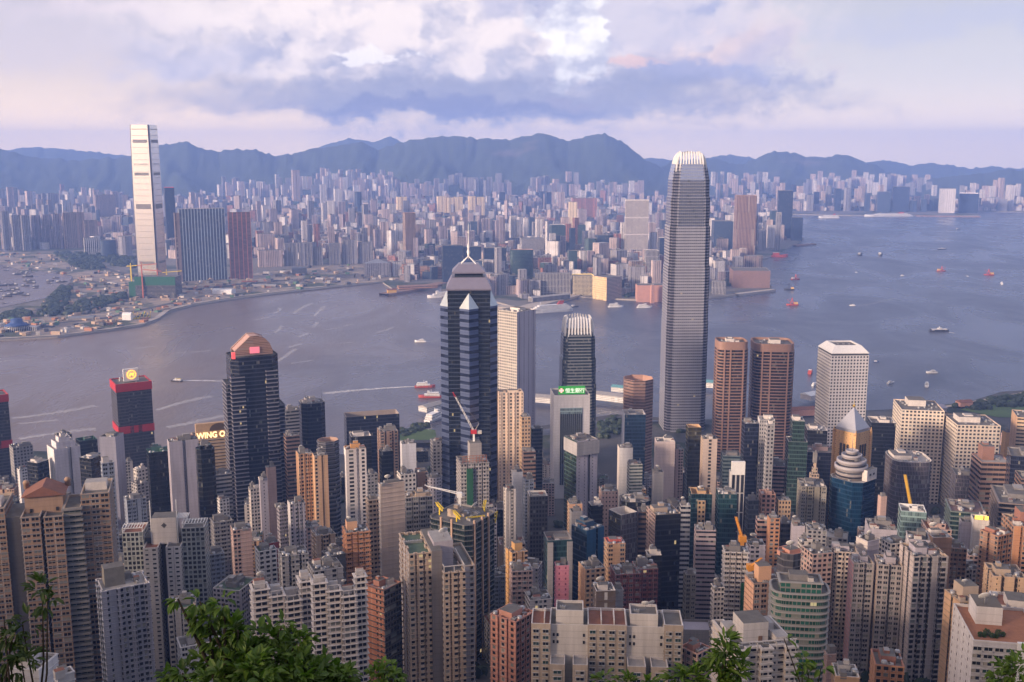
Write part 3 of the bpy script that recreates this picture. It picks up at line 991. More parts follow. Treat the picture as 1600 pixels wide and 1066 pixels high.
# ------------------------------------------------------------------ landmark towers
def banker_tower(spec, d, label, silver, dark, glassy, segs, fins, fin_mat, nf):
    """tapering square tower with notched corners, set-backs and a crown of curved fins"""
    xl, xm, xr, yt = spec
    loc, rz, W, D, H = site(xl, xm, xr, yt, d)
    root = thing('skyscraper', label, 'skyscraper', loc, rz)
    W = D = (W + D) / 2 if abs(W - D) < 0.5 * W else max(W, D)
    W *= 1.0
    def ring(s, z):
        w = W * s / 2; c = W * s * 0.14; n = W * 0.045
        pts = [(-w + c, -w), (w - c, -w), (w - c, -w + n), (w - n, -w + n), (w - n, -w + c), (w, -w + c), (w, w - c), (w - n, w - c), (w - n, w - n), (w - c, w - n), (w - c, w),
               (-w + c, w), (-w + c, w - n), (-w + n, w - n), (-w + n, w - c), (-w, w - c), (-w, -w + c), (-w + n, -w + c), (-w + n, -w + n), (-w + c, -w + n)]
        return [(x, y, z) for x, y in pts]
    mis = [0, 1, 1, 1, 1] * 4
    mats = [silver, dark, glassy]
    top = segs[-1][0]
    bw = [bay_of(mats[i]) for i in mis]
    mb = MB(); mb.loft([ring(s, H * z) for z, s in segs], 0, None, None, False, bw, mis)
    mb.build('wall', mats, root)
    st = segs[-1][1]
    rb = MB(); rb.face(ring(st, H * top - 0.3)); rb.build('roof', R_GREY, root)
    if glassy:
        # smooth upper glass front of the two faces the harbour hill sees
        for k, rot in ((0, 0.0), (1, -pi / 2)):
            g = MB(); gs = [(z, s) for z, s in segs if z > 0.73]
            g.loft([[(-W * s * 0.33, -W * s / 2 - 0.35, H * z), (W * s * 0.33, -W * s / 2 - 0.35, H * z), (W * s * 0.33, -W * s / 2 - 0.05, H * z), (-W * s * 0.33, -W * s / 2 - 0.05, H * z)] for z, s in gs], 0, 0, 0)
            g.build('glass_front', glassy, root, rz=rot)
    z0, z1 = H * fins[0], H
    for side in range(4):
        for i in range(nf):
            t = (i + 0.5) / nf - 0.5
            w = W * st
            mbf = MB(); P = []; R = []
            for q in range(6):
                s = q / 5
                z = z0 + (z1 - z0) * (1 - (1 - s) ** 1.6) * (1 - 0.10 * abs(t) * 2)
                inn = w * 0.5 * (1 - fins[1] * s ** 2.2)
                P.append((t * w * (0.86 - 0.12 * s), -inn - 0.6, z))
            hw = w / nf * 0.19
            rings = []
            for q, p in enumerate(P):
                th = 2.6 * (1 - 0.6 * q / 5)
                rings.append([(p[0] - hw, p[1], p[2]), (p[0] + hw, p[1], p[2]), (p[0] + hw, p[1] + th, p[2]), (p[0] - hw, p[1] + th, p[2])])
            mbf.loft(rings, 0, 0, 0)
            mbf.build('crown_fin', fin_mat, root, rz=side * pi / 2)
    return root, W, H


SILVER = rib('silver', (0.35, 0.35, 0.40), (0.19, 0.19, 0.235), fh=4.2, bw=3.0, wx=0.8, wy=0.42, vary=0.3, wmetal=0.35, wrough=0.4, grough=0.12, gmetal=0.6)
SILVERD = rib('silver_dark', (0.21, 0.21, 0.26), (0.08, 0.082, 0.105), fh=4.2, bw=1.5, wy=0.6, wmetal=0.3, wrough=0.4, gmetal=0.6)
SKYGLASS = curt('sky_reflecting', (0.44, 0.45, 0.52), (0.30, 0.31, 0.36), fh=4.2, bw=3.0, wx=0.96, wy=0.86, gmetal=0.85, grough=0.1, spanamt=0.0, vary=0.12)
banker_tower((1039, 1051, 1117, 236), 1500, 'tallest silver tower with stepped shoulders and a white clawed crown on the near shore', SILVER, SILVERD, SKYGLASS,
             [(-0.03, 1.0), (0.40, 1.0), (0.401, 0.985), (0.60, 0.985), (0.601, 0.955), (0.74, 0.955), (0.741, 0.92), (0.84, 0.915), (0.841, 0.88), (0.90, 0.86), (0.93, 0.80), (0.955, 0.72)], (0.925, 0.42), WHITE_P, 9)
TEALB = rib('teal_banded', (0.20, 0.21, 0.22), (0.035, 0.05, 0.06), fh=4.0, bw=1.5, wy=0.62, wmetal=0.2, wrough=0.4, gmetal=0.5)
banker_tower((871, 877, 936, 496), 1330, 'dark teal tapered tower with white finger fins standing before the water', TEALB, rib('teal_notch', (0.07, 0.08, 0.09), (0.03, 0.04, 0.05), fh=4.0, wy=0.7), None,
             [(-0.03, 1.0), (0.55, 1.0), (0.551, 0.965), (0.72, 0.965), (0.721, 0.92), (0.84, 0.91), (0.88, 0.86), (0.895, 0.83)], (0.87, 0.22), WHITE_P, 8)


def gold_tower():
    loc, rz, W, D, H = site(205, 231, 243, 195, 3050)
    W = D = 60.0
    root = thing('skyscraper', 'very tall tapered tower flashing gold in the sunset on the far reclaimed shore', 'skyscraper', loc, rz)
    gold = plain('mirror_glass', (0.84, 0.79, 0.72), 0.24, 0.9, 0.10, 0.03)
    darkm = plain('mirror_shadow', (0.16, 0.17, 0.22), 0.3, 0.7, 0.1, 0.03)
    thin = fac('floor_band', (0.22, 0.20, 0.18), (0.40, 0.36, 0.32), fh=6, bw=4, wx=1.0, wy=0.8, stain=0.1, gmetal=0.8, grough=0.3, curtain=0, lit=0)
    def ring(s, z):
        w = W / 2 * s; c = W * 0.07
        return [(-w + c, -w, z), (w - c, -w, z), (w - c, -w + c, z), (w, -w + c, z), (w, w - c, z), (w - c, w - c, z), (w - c, w, z), (-w + c, w, z), (-w + c, w - c, z), (-w, w - c, z), (-w, -w + c, z), (-w + c, -w + c, z)]
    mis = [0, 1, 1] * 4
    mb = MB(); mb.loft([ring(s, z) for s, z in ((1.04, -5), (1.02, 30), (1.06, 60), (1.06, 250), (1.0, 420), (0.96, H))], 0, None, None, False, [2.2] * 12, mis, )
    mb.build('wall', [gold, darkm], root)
    mb = MB(); mb.face(ring(0.95, H - 3)); mb.build('roof', R_GREY, root)
    lou = fac('louvre_band', (0.25, 0.23, 0.215), (0.11, 0.10, 0.095), fh=3.0, bw=4, wx=1.0, wy=0.5, stain=0.1)
    for zc in range(24, 470, 17):
        s = 1.065 if 55 < zc < 255 else 1.06 - (zc - 250) * 0.00036 if zc >= 255 else 1.045
        for side in range(4):
            mb = MB(); mb.box(0, -W * s / 2 - 0.02, zc, W * 0.80, 0.5, 0.9, 0, 0, 4); mb.build('floor_band', thin, root, rz=side * pi / 2)
    for zc, hh in ((H - 46, 9), (H - 110, 2.0), (H - 138, 8), (H - 230, 14), (88, 6), (H - 12, 1.4)):
        s = 1.0 if zc > 380 else (1.06 if zc < 260 else 1.02)
        for side in (0, 1, 2, 3):
            mb = MB(); w = W * s * 0.40; yy = -W * s / 2
            mb.box(0, yy - 0.1, zc - hh / 2, w * 2 * 0.86, 1.0, hh, 0, 0, 4)
            mb.build('louvre_band', lou, root, rz=side * pi / 2)
    return root


gold_tower()


def star_tower():
    d = 1000
    c = at(731, 450, d); g = ground_z(c[0], c[1] + 22)
    az = atan2(c[0], d)
    root = thing('skyscraper', 'dark blue star-plan tower with stepped hip crown and white needle mast in mid view', 'skyscraper', (c[0], c[1] + 22, g), -az)
    k = d / FPX
    zz = lambda v: at(731, v, d + 10)[2] - g
    hw = 20.3; hd = 28.0
    dk = curt('midnight', (0.035, 0.046, 0.07), (0.03, 0.036, 0.05), fh=4.0, bw=1.5, wy=0.7, gmetal=0.75, grough=0.07, spanamt=0.3)
    bl = rib('blue_banded', (0.125, 0.16, 0.28), (0.018, 0.024, 0.05), fh=7.6, bw=6, wx=1.0, wy=0.42, wmetal=0.55, wrough=0.28, grough=0.1, curtain=0)
    sq = lambda h, z: [(-h, -h, z), (h, -h, z), (h, h, z), (-h, h, z)]
    dm = lambda h, z: [(-h, 0, z), (0, -h, z), (h, 0, z), (0, h, z)]
    mb = MB(); mb.loft([sq(hw, -20), sq(hw, zz(452))], 0, None, 0, False, 1.5); mb.build('wall', dk, root)
    # the four corner bays of the second square
    for i in range(4):
        mb = MB(); a = 9.0
        tri = lambda z, s=1.0: [(-a * s, -hw - 0.0, z), (0, -hw - (hd - hw) * s * 1.0, z), (a * s, -hw, z)]
        mb.loft([tri(-20), tri(zz(480))], 0, None, None, False, 6, closed=False)
        b = mb.build('corner_bay', bl, root, rz=i * pi / 2)
        mc = MB(); e = (0, -hw - 1.2, zz(456))
        t = tri(zz(480), 1.06)
        mc.face([t[0], t[1], e]); mc.face([t[1], t[2], e]); mc.face([t[2], t[0], e])
        mc.build('glass_cap', plain('pale_glass', (0.50, 0.55, 0.58), 0.2, 0.5, 0.2, 0.2), root, rz=i * pi / 2)
    lav = plain('crown_cladding', (0.22, 0.205, 0.27), 0.4, 0.4, 0.15, 0.2)
    z0 = zz(452)
    mb = MB(); mb.loft([sq(21.8, z0), sq(21.8, z0 + 1.5), sq(16.5, zz(433))], 0, 0, 0); mb.build('lower_crown', lav, root)
    lw = MB(); lw.box(0, -19.35, z0 + 3.0, 27, 0.4, 2.2, 0); lw.build('crown_window', DARKGLASS, root)
    mb = MB(); mb.loft([sq(13.5, zz(433)), sq(13.5, zz(425))], 0, None, None, False, 1.5); mb.build('dark_band', dk, root)
    mb = MB(); mb.loft([sq(16.0, zz(427)), sq(16.0, zz(425)), sq(9.5, zz(413.5))], 0, 0, 0); mb.build('upper_crown', lav, root)
    zt = zz(413.5)
    for i in range(4):
        x, y = (7.5 if i in (0, 3) else -7.5), (7.5 if i > 1 else -7.5)
        mb = MB(); mb.bar((x, y, zt - 0.5), (0, 0, zt + 7), 0.7); mb.build('mast_leg', WHITE_P, root)
    mb = MB(); mb.lathe(0, 0, [(0.5, zt + 4), (1.1, zt + 8), (1.7, zt + 11), (0.8, zt + 14), (1.4, zt + 16), (0.5, zt + 20), (0.4, zt + 29), (0.9, zt + 30), (0.3, zt + 31), (0.2, zt + 37), (0.05, zt + 39)], 8)
    mb.build('mast', WHITE_P, root)


star_tower()


def banded_dark_tower():
    spec = (350, 362, 437, 561)
    loc, rz, W, D, H = site(*spec, 970)
    root = thing('skyscraper', 'near black tower with pale window ledges and a brown arched rooftop screen', 'skyscraper', loc, rz)
    D = W * 0.85
    g = rib('ink', (0.035, 0.038, 0.055), (0.018, 0.022, 0.035), fh=3.9, bw=1.5, wy=0.7, gmetal=0.5)
    led = plain('pale_ledge', (0.21, 0.20, 0.23), 0.6, 0, 0.15, 0.3)
    poly, mis = p_cham(W, D, 7); body(root, poly, [0] * 8, -10, H, [g, g, g, RIM_D, g], 1.5, None, R_GREY)
    # ledge stacks on the corners and the middle bay
    for cx, cy, w_, d_, hh, n in ((-W / 2 + 5, -D / 2 + 1.5, 12, 6, H - 18, 'ledge_bay'), (W * 0.32, -D / 2 - 0.5, 10, 4, H - 14, 'ledge_bay'), (W / 2 + 1.0, -D * 0.1, 6, D * 0.7, H * 0.74, 'side_wing'), (-W / 2 - 1.0, D * 0.1, 6, D * 0.6, H * 0.86, 'side_wing')):
        p2 = [(cx - w_ / 2, cy - d_ / 2), (cx + w_ / 2, cy - d_ / 2), (cx + w_ / 2, cy + d_ / 2), (cx - w_ / 2, cy + d_ / 2)]
        body(root, p2, [0] * 4, -10, hh, [g, g, g, RIM_D, led], 1.0, (3.9, 0.55, 0.85), R_GREY, n)
    brown = fac('arch_screen', (0.40, 0.25, 0.19), (0.22, 0.13, 0.10), fh=1.6, bw=30, wx=1.0, wy=0.35, stain=0.3, lit=0)
    out = [(-0.40, 0), (-0.40, 5), (-0.06, 18.5), (0.10, 18.5), (0.24, 16), (0.34, 11), (0.40, 4), (0.40, 0)]
    for y, nm in ((-D * 0.28, 'arch_screen'), (D * 0.22, 'arch_screen')):
        mb = MB()
        pts = [(x * W, z + H) for x, z in out]
        a = [(x, y - 1.2, z) for x, z in pts]; b = [(x, y + 1.2, z) for x, z in pts]
        mb.face(a[::-1], 0, [(p[0], p[2]) for p in a[::-1]]); mb.face(b, 0, [(p[0], p[2]) for p in b])
        for i in range(len(a)):
            j = (i + 1) % len(a); mb.face([a[i], a[j], b[j], b[i]], 0)
        mb.build(nm, brown, root)
    mb = MB(); rp = [(x * W * 0.96, z + H - 0.6) for x, z in out[1:-1]]
    for (x0, q0), (x1, q1) in zip(rp, rp[1:]):
        mb.face([(x0, -D * 0.27, q0), (x1, -D * 0.27, q1), (x1, D * 0.21, q1), (x0, D * 0.21, q0)])
    mb.build('vaulted_roof', plain('pink_brown_roof', (0.42, 0.26, 0.22), 0.6, 0, 0.2, 0.3), root)
    mb = MB(); mb.box(W * 0.02, -D * 0.28 - 1.5, H + 2, 9, 0.6, 6.0); mb.build('lit_niche', glow('pink_light', (0.9, 0.22, 0.28), 0.35), root)
    mb = MB(); mb.box(-W * 0.44, -D * 0.42, H - 1.2, 3, 3, 6); mb.build('red_beacon', glow('red_light', (0.9, 0.12, 0.12), 0.35), root)


banded_dark_tower()


def red_band_tower(spec, d, label, emblem, bands):
    loc, rz, W, D, H = site(*spec, d)
    root = thing('office_tower', label, 'office tower', loc, rz)
    g = curt('smoke', (0.055, 0.055, 0.062), (0.05, 0.046, 0.05), fh=3.8, bw=1.8, gmetal=0.35, spanamt=0.9, span=(0.075, 0.07, 0.075))
    poly, _ = p_rect(W, D)
    body(root, poly, [0] * 4, -10, H, [g, g, g, RED, g], 1.2, None, R_GREY)
    for zt, hh in bands:
        mb = MB(); o = 0.7; ex = inset(poly, -o); z1 = H - zt; z0 = z1 - hh
        mb.loft([[(x, y, z0) for x, y in poly], [(x, y, z0) for x, y in ex], [(x, y, z1) for x, y in ex], [(x, y, z1) for x, y in poly]], 0)
        mb.build('red_band', RED, root)
    for sx in (-0.18, 0.06):
        mb = MB(); mb.box(sx * W + 2, -D / 2 - 0.35, H - 62, 4.2, 0.7, 44); mb.build('glass_strip', g, root)
    clutter(root, W, D, H - 1.2, random.Random(3), 1, RIM_W, False, (0.3, 0.25))
    if emblem:
        mb = MB(); mb.box(-0.5, -D * 0.18, H + 0.3, 17, 3.0, 14.5); mb.build('sign_board', WHITE_P, root)
        mb = MB(); n = 28; ring = [(5.2 * cos(2 * pi * i / n), 5.2 * sin(2 * pi * i / n)) for i in range(n)]; rin = [(x * .84, y * .84) for x, y in ring]
        yb = -D * 0.18 - 1.9
        mb.loft([[(x, yb, z + H + 7.8) for x, z in ring], [(x, yb - 0.5, z + H + 7.8) for x, z in ring], [(x, yb - 0.5, z + H + 7.8) for x, z in rin], [(x, yb, z + H + 7.8) for x, z in rin]], 0)
        og = glow('amber_sign', (1.0, 0.46, 0.06), 1.3)
        mb.build('ring_emblem', og, root)
        mb = MB()
        # a crouching animal mark inside the ring: body, mane, legs
        for pts in ([(-2.8, -1.4), (-2.2, 1.2), (-0.8, 2.2), (0.7, 1.7), (2.6, 2.3), (3.1, 0.6), (2.2, -0.3), (2.4, -2.2), (1.3, -2.2), (0.9, -0.6), (-0.9, -0.6), (-1.4, -2.2), (-2.4, -2.2)],):
            mb.face([(x, yb - 0.3, z + H + 7.8) for x, z in pts])
            mb.face([(x, yb, z + H + 7.8) for x, z in pts[::-1]])
        mb.build('animal_emblem', og, root)
    return root


red_band_tower((172, 181, 236, 601), 1190, 'dark tower with red bands and a lit ring emblem on its roof', True, [(0, 9.5), (51, 8.5)])
red_band_tower((-46, -40, 12, 622), 1160, 'dark red-banded tower cut off by the left edge', False, [(0, 8.5), (54, 8.5)])


def green_sign_tower():
    loc, rz, W, D, H = site(860, 866, 922, 618, 1180)
    root = thing('office_tower', 'white framed tower with dark glass fins and a green lit rooftop sign', 'office tower', loc, rz)
    wh = blank_wall('bank_white', (0.50, 0.49, 0.51), 0.12)
    side = grid('bank_side', (0.44, 0.43, 0.46), bw=3.0, wx=0.35)
    poly, _ = p_rect(W, D); body(root, poly, [0, 2, 0, 2], -10, H, [wh, side, side, RIM_W, wh], 2.0, None, R_GREY)
    fin = fac('dark_fins', (0.20, 0.22, 0.25), (0.012, 0.018, 0.022), fh=60, bw=2.4, wx=0.72, wy=1.0, lit=0, curtain=0, gmetal=0.4, stain=0.1)
    mb = MB(); mb.box(-1.0, -D / 2 - 0.25, 18, W * 0.62, 0.9, H - 40, 0, 0, 2.4); mb.build('glass_panel', fin, root)
    mb = MB(); mb.box(-1.0, -D / 2 - 0.3, H - 22, W * 0.62, 0.8, 7.0); mb.build('pale_panel', curt('pale_teal', (0.22, 0.30, 0.32), gmetal=0.4), root)
    gr = glow('green_sign', (0.02, 0.22, 0.02), 0.55)
    mb = MB(); mb.box(0.5, -D * 0.30, H - 0.6, W * 0.74, 1.2, 9.5); mb.build('sign_board', gr, root)
    wt = glow('white_letters', (0.9, 0.95, 0.85), 0.45)
    sgn = lettering('sign_lettering', '恒生銀行', wt, root, (4.2, -D * 0.30 - 0.8, H + 1.6), (pi / 2, 0, 0), 6.0, 0.15, 22.5)
    mb = MB()
    pk = glow('pink_emblem', (0.95, 0.42, 0.40), 0.8)
    for rx in (0, pi / 2):
        c, s = cos(rx), sin(rx)
        q = [(-2.7, -1.0), (2.7, -1.0), (2.7, 1.0), (-2.7, 1.0)] if not rx else [(-1.0, 1.04), (1.0, 1.04), (1.0, 2.7), (-1.0, 2.7)]
        mb.face([(x - W * 0.28, -D * 0.30 - 0.75, z + H + 4.0) for x, z in q])
    mb.face([(x - W * 0.28, -D * 0.30 - 0.75, z + H + 4.0) for x, z in [(-1.0, -2.7), (1.0, -2.7), (1.0, -1.04), (-1.0, -1.04)]])
    mb.build('coin_emblem', pk, root)


green_sign_tower()


def arch_sign_block():
    loc, rz, W, D, H = site(299, 306, 372, 688, 1010)
    root = thing('office_block', 'beige ribbed block with gold lit letters under a brown arch', 'office block', loc, rz)
    w = rib('beige_ribbed', (0.50, 0.36, 0.22), (0.06, 0.05, 0.04), fh=3.4, bw=3, wx=1.0, wy=0.42)
    poly, _ = p_rect(W, D); body(root, poly, [0] * 4, -10, H, [w, w, w, RIM_B, RIM_B], 1.2, (3.4, 0.5, 1.2), R_GREY)
    tan_ = plain('gold_stone', (0.50, 0.33, 0.19), 0.7, 0, 0.3, 0.3)
    mb = MB(); mb.box(0, -D * 0.42, H - 0.8, W * 0.98, 4, 16.5); mb.build('sign_wall', tan_, root)
    mb = MB(); n = 12; a = [(9 * cos(pi * i / n), 7.5 * sin(pi * i / n)) for i in range(n + 1)]
    mb.face([(x + 2, -D * 0.42 - 2.1, z + H + 7.6) for x, z in a][::-1]); mb.build('arch_recess', plain('brown_recess', (0.10, 0.065, 0.04), 0.7, 0, 0.2, 0.3), root)
    lettering('sign_lettering', 'WING ON', glow('gold_letters', (1.0, 0.72, 0.35), 1.1), root, (-W * 0.07, -D * 0.42 - 2.6, H + 1.0), (pi / 2, 0, 0), 8.2, 0.35, W * 0.80)
    clutter(root, W * 0.8, D * 0.4, H - 1.2, random.Random(4), 0.3, RIM_B, False)


arch_sign_block()


def granite_round(spec, d, label):
    loc, rz, W, D, H = site(*spec, d)
    root = thing('office_tower', label, 'office tower', loc, rz, 'pink granite towers with rounded corners')
    gl = rib('bronze_glass', (0.16, 0.10, 0.07), (0.045, 0.034, 0.03), fh=4.0, bw=1.6, wy=0.9, gmetal=0.5)
    st = plain('pink_granite', (0.27, 0.16, 0.12), 0.7, 0, 0.18, 0.2)
    D = W
    poly, mis = p_round(W, D, 36, 0.42)
    body(root, poly, mis, -10, H - 9, [gl, gl, gl, st, st], 0.5, (4.0, 0.5, 1.15), R_GREY)
    ex = [(x * 1.015, y * 1.015) for x, y in poly]
    mb = MB(); mb.loft([[(x, y, H - 9.5) for x, y in ex], [(x, y, H) for x, y in ex], [(x * .95, y * .95, H) for x, y in poly], [(x * .95, y * .95, H - 3) for x, y in poly]], 0); mb.build('stone_crown', st, root)
    mb = MB(); mb.face([(x * .95, y * .95, H - 3) for x, y in poly]); mb.build('crown_roof', R_GREY, root)
    for i, t in enumerate((-0.30, -0.10, 0.33)):
        mb = MB(); mb.box(t * W, -D / 2 - 0.4, -5, 1.8, 1.5, H - 4.5); mb.build('stone_pier', st, root)
    for sx in (-1, 1):
        mb = MB(); mb.box(sx * (W / 2 + 0.2), -D * 0.25, -5, 1.5, 1.8, H - 4.5); mb.build('stone_pier', st, root)
    clutter(root, W * 0.75, D * 0.75, H - 3, random.Random(int(spec[0])), 2, RIM_W, False, (0.35, 0.35), 5)


granite_round((1115, 1124, 1171, 535), 1300, 'pink banded tower with rounded corners, nearer the tallest silver tower')
granite_round((1171, 1180, 1244, 538), 1315, 'pink banded tower with rounded corners, nearer the porthole windowed tower')


def porthole_tower():
    loc, rz, W, D, H = site(1278, 1299, 1358, 556, 1290)
    root = thing('office_tower', 'white tower with rows of round porthole windows and a sloped cap', 'office tower', loc, rz)
    m, k, b, out = new_mat('porthole_wall')
    u, v, _ = k.sep(k.n('ShaderNodeUVMap').outputs[0])
    fu = k.m('SUBTRACT', k.m('FRACT', k.m('DIVIDE', u, 4.0)), 0.5); fv = k.m('SUBTRACT', k.m('FRACT', k.m('DIVIDE', v, 4.1)), 0.5)
    r = k.m('SQRT', k.m('ADD', k.m('MULTIPLY', fu, fu), k.m('MULTIPLY', fv, fv)))
    w = k.m('LESS_THAN', r, 0.29)
    tc = k.n('ShaderNodeTexCoord').outputs['Object']; f, _ = k.noise(tc, 0.05, 4, 0.6)
    g = k.m('MULTIPLY_ADD', k.m('SUBTRACT', f, 0.5), 0.3, 1.0)
    col = k.mix(w, k.mix(1.0, (0.56, 0.54, 0.55, 1), k.comb(g, g, g), 'MULTIPLY'), (0.03, 0.03, 0.036, 1))
    k.put(b.inputs['Base Color'], col); k.put(b.inputs['Roughness'], k.m('MULTIPLY_ADD', w, -0.6, 0.75))
    BAY[m.name] = 4.0
    poly, _ = p_rect(W, D)
    mb = MB(); mb.prism(poly, -10, H, 0, 0, None, 4.0); mb.build('wall', m, root)
    mb = MB(); mb.box(0, 0, H - 0.2, W * 0.96, D * 0.96, 2.6); mb.build('shadow_gap', RIM_D, root)
    R = lambda s, z: [(x * s, y * s, z) for x, y in poly]
    mb = MB(); mb.loft([R(1.0, H + 2.4), R(1.0, H + 3.2), R(0.68, H + 11.5), R(0.62, H + 11.5), R(0.62, H + 9.5)], 0, 0, None); mb.build('sloped_cap', WHITE_P, root)
    mb = MB(); mb.face(R(0.62, H + 9.6)); mb.build('roof', R_GREY, root)
    for i in range(3):
        fit('cooling_unit', root, (-0.15 + 0.15 * i) * W, 0, H + 9.6)


porthole_tower()


def pyramid_tower():
    loc, rz, W, D, H = site(1304, 1338, 1361, 678, 940)
    root = thing('office_tower', 'orange stone tower with a grey glass pyramid roof and gold finial', 'office tower', loc, rz)
    st = fac('orange_stone', (0.60, 0.36, 0.16), (0.05, 0.04, 0.03), fh=4, bw=4, wx=0.12, wy=0.25, stain=0.3, span=(0.5, 0.3, 0.14))
    W = D = (W + D) / 2
    poly, _ = p_rect(W, D); body(root, poly, [0] * 4, -10, H, [st, st, st, RIM_B, st], 1.0, None, R_PALE)
    dark = plain('stone_opening', (0.03, 0.025, 0.02), 0.4, 0, 0.2, 0.3)
    for side in range(4):
        for i in range(3):
            mb = MB(); mb.box((i - 1) * W * 0.16, -W / 2 - 0.12, H - 24, W * 0.10, 0.5, 12); mb.build('tall_window', dark, root, rz=side * pi / 2)
        mb = MB(); mb.box(W / 2 + 0.2, -W / 2 - 0.2, -8, 2.0, 2.0, H + 6); mb.build('corner_pier', st, root, rz=side * pi / 2)
        mb = MB(); mb.lathe(W / 2 + 0.2, -W / 2 - 0.2, [(1.6, H - 2), (0.1, H + 3)], 4); mb.build('pier_cap', st, root, rz=side * pi / 2)
    gp = plain('grey_glass_roof', (0.36, 0.37, 0.42), 0.3, 0.3, 0.12, 0.15)
    mb = MB(); mb.loft([[(x * .93, y * .93, H) for x, y in poly], [(x * .93, y * .93, H + 2.5) for x, y in poly], [(x * .03, y * .03, H + 21) for x, y in poly]], 0, None, 0); mb.build('pyramid_roof', gp, root)
    mb = MB(); mb.lathe(0, 0, [(0.3, H + 20.5), (1.3, H + 22), (1.3, H + 23), (0.3, H + 24), (0.08, H + 29)], 8); mb.build('finial', plain('gold_leaf', (0.75, 0.5, 0.12), 0.3, 0.9, 0.1, 0.3), root)


pyramid_tower()


def ring_crown_tower():
    loc, rz, W, D, H = site(1291, 1342, 1374, 757, 820)
    root = thing('office_tower', 'deep blue glass tower topped by stacked grey ring tiers', 'office tower', loc, rz)
    bl = curt('deep_blue', (0.012, 0.06, 0.13), (0.010, 0.045, 0.095), fh=3.8, bw=1.4, gmetal=0.6, spanamt=0.8, span=(0.008, 0.035, 0.08))
    poly, _ = p_cham(W, D, min(W, D) * 0.2)
    body(root, poly, [0] * 8, -10, H, [bl, bl, bl, RIM_W, bl], 1.4, None, R_PALE)
    gr = plain('grey_ring', (0.33, 0.31, 0.33), 0.55, 0, 0.15, 0.3); n = 28
    z = H - 1.4; cx, cy = W * 0.06, D * 0.1
    for r, h, gap in ((13.5, 11, 3.2), (12.0, 5.2, 2.6), (8.3, 5.0, 2.2), (5.2, 4.0, 1.6)):
        mb = MB(); mb.lathe(cx, cy, [(r * 0.9, z), (r * 0.9, z + h - gap)], n); mb.build('drum', fac('drum_bands', (0.28, 0.25, 0.25), (0.05, 0.05, 0.055), fh=3.6, bw=30, wx=1.0, wy=0.45), root)
        mb = MB(); mb.lathe(cx, cy, [(r * 0.9, z + h - gap), (r, z + h - gap), (r, z + h), (r * 0.9, z + h), (r * 0.88, z + h - 0.7), (0.05, z + h - 0.7)], n); mb.build('ring_tier', gr, root)
        z += h - 0.7
    mb = MB(); mb.tube((cx, cy, z), (cx, cy, z + 17), 0.35, 0.06, 6); mb.build('antenna_mast', STEEL, root)
    mb = MB(); mb.box(cx + 5, cy - 14.0, H - 1.4, 14, 5, 9.5, 0, 1); mb.build('plant_room', [RIM_W, R_GREY], root)
    for dx in (-2.5, 2.5):
        mb = MB(); mb.box(cx + 5 + dx, cy - 16.6, H + 3, 2.2, 0.3, 1.6); mb.build('vent', BLACK, root)
    fit('cooling_unit', root, -W * 0.3, -D * 0.1, H - 1.4); fit('cooling_unit', root, W * 0.38, -D * 0.1, H - 1.4)


ring_crown_tower()

# ------------------------------------------------------------------ island towers, one call per building
def A(xl, xm, xr, yt, label, **kw):
    return tower((xl, xm, xr, yt), 'apartment_tower', 'apartment tower', label, **kw)


def O(xl, xm, xr, yt, label, **kw):
    return tower((xl, xm, xr, yt), 'office_tower', 'office tower', label, **kw)


def MB_box(root, name, b, mats, bw=None):
    mb = MB(); mb.box(*b, 0, 1, bw); return mb.build(name, mats, root)


def leafy(name, parent, loc, r, h, seed, mat=None, n=240, leaf=0.35):
    """small bush of leaf faces"""
    rng = random.Random(seed); mb = MB()
    for i in range(n):
        t = rng.uniform(0, 2 * pi); q = rng.random() ** 0.5; zz = rng.random()
        rr = r * q * (0.6 + 0.5 * sin(zz * pi)) ; x, y, z = rr * cos(t), rr * sin(t), 0.1 + zz * h
        a = Vector((rng.uniform(-1, 1), rng.uniform(-1, 1), rng.uniform(-0.4, 0.9))).normalized(); b = a.orthogonal().normalized() if rng.random() < 0.5 else a.cross(Vector((0, 0, 1)) + a * 0.1).normalized()
        s = leaf * rng.uniform(0.6, 1.3); c = Vector((x, y, z))
        mb.face([tuple(c - a * s), tuple(c + b * s * 0.5), tuple(c + a * s), tuple(c - b * s * 0.5)])
    return mb.build(name, mat or M_LEAF, parent, loc)


def leaf_material(name, a, b_, sc=1.2):
    m, k, b, out = new_mat(name)
    tc = k.n('ShaderNodeTexCoord').outputs['Object']
    f, _ = k.noise(tc, sc, 3, 0.6); g = k.n('ShaderNodeNewGeometry').outputs['Random Per Island']
    c = k.mix(k.m('MULTIPLY_ADD', f, 0.5, k.m('MULTIPLY', g, 0.5)), (*a, 1), (*b_, 1))
    k.put(b.inputs['Base Color'], c); b.inputs['Roughness'].default_value = 0.55
    tr = k.n('ShaderNodeBsdfTranslucent'); k.put(tr.inputs[0], k.mix(1.0, c, (0.9, 1.3, 0.5, 1), 'MULTIPLY'))
    mx = k.n('ShaderNodeMixShader'); mx.inputs[0].default_value = 0.3
    k.t.links.new(b.outputs[0], mx.inputs[1]); k.t.links.new(tr.outputs[0], mx.inputs[2]); k.t.links.new(mx.outputs[0], out.inputs[0])
    return m


M_LEAF = leaf_material('leaf_green', (0.015, 0.035, 0.008), (0.07, 0.12, 0.02))


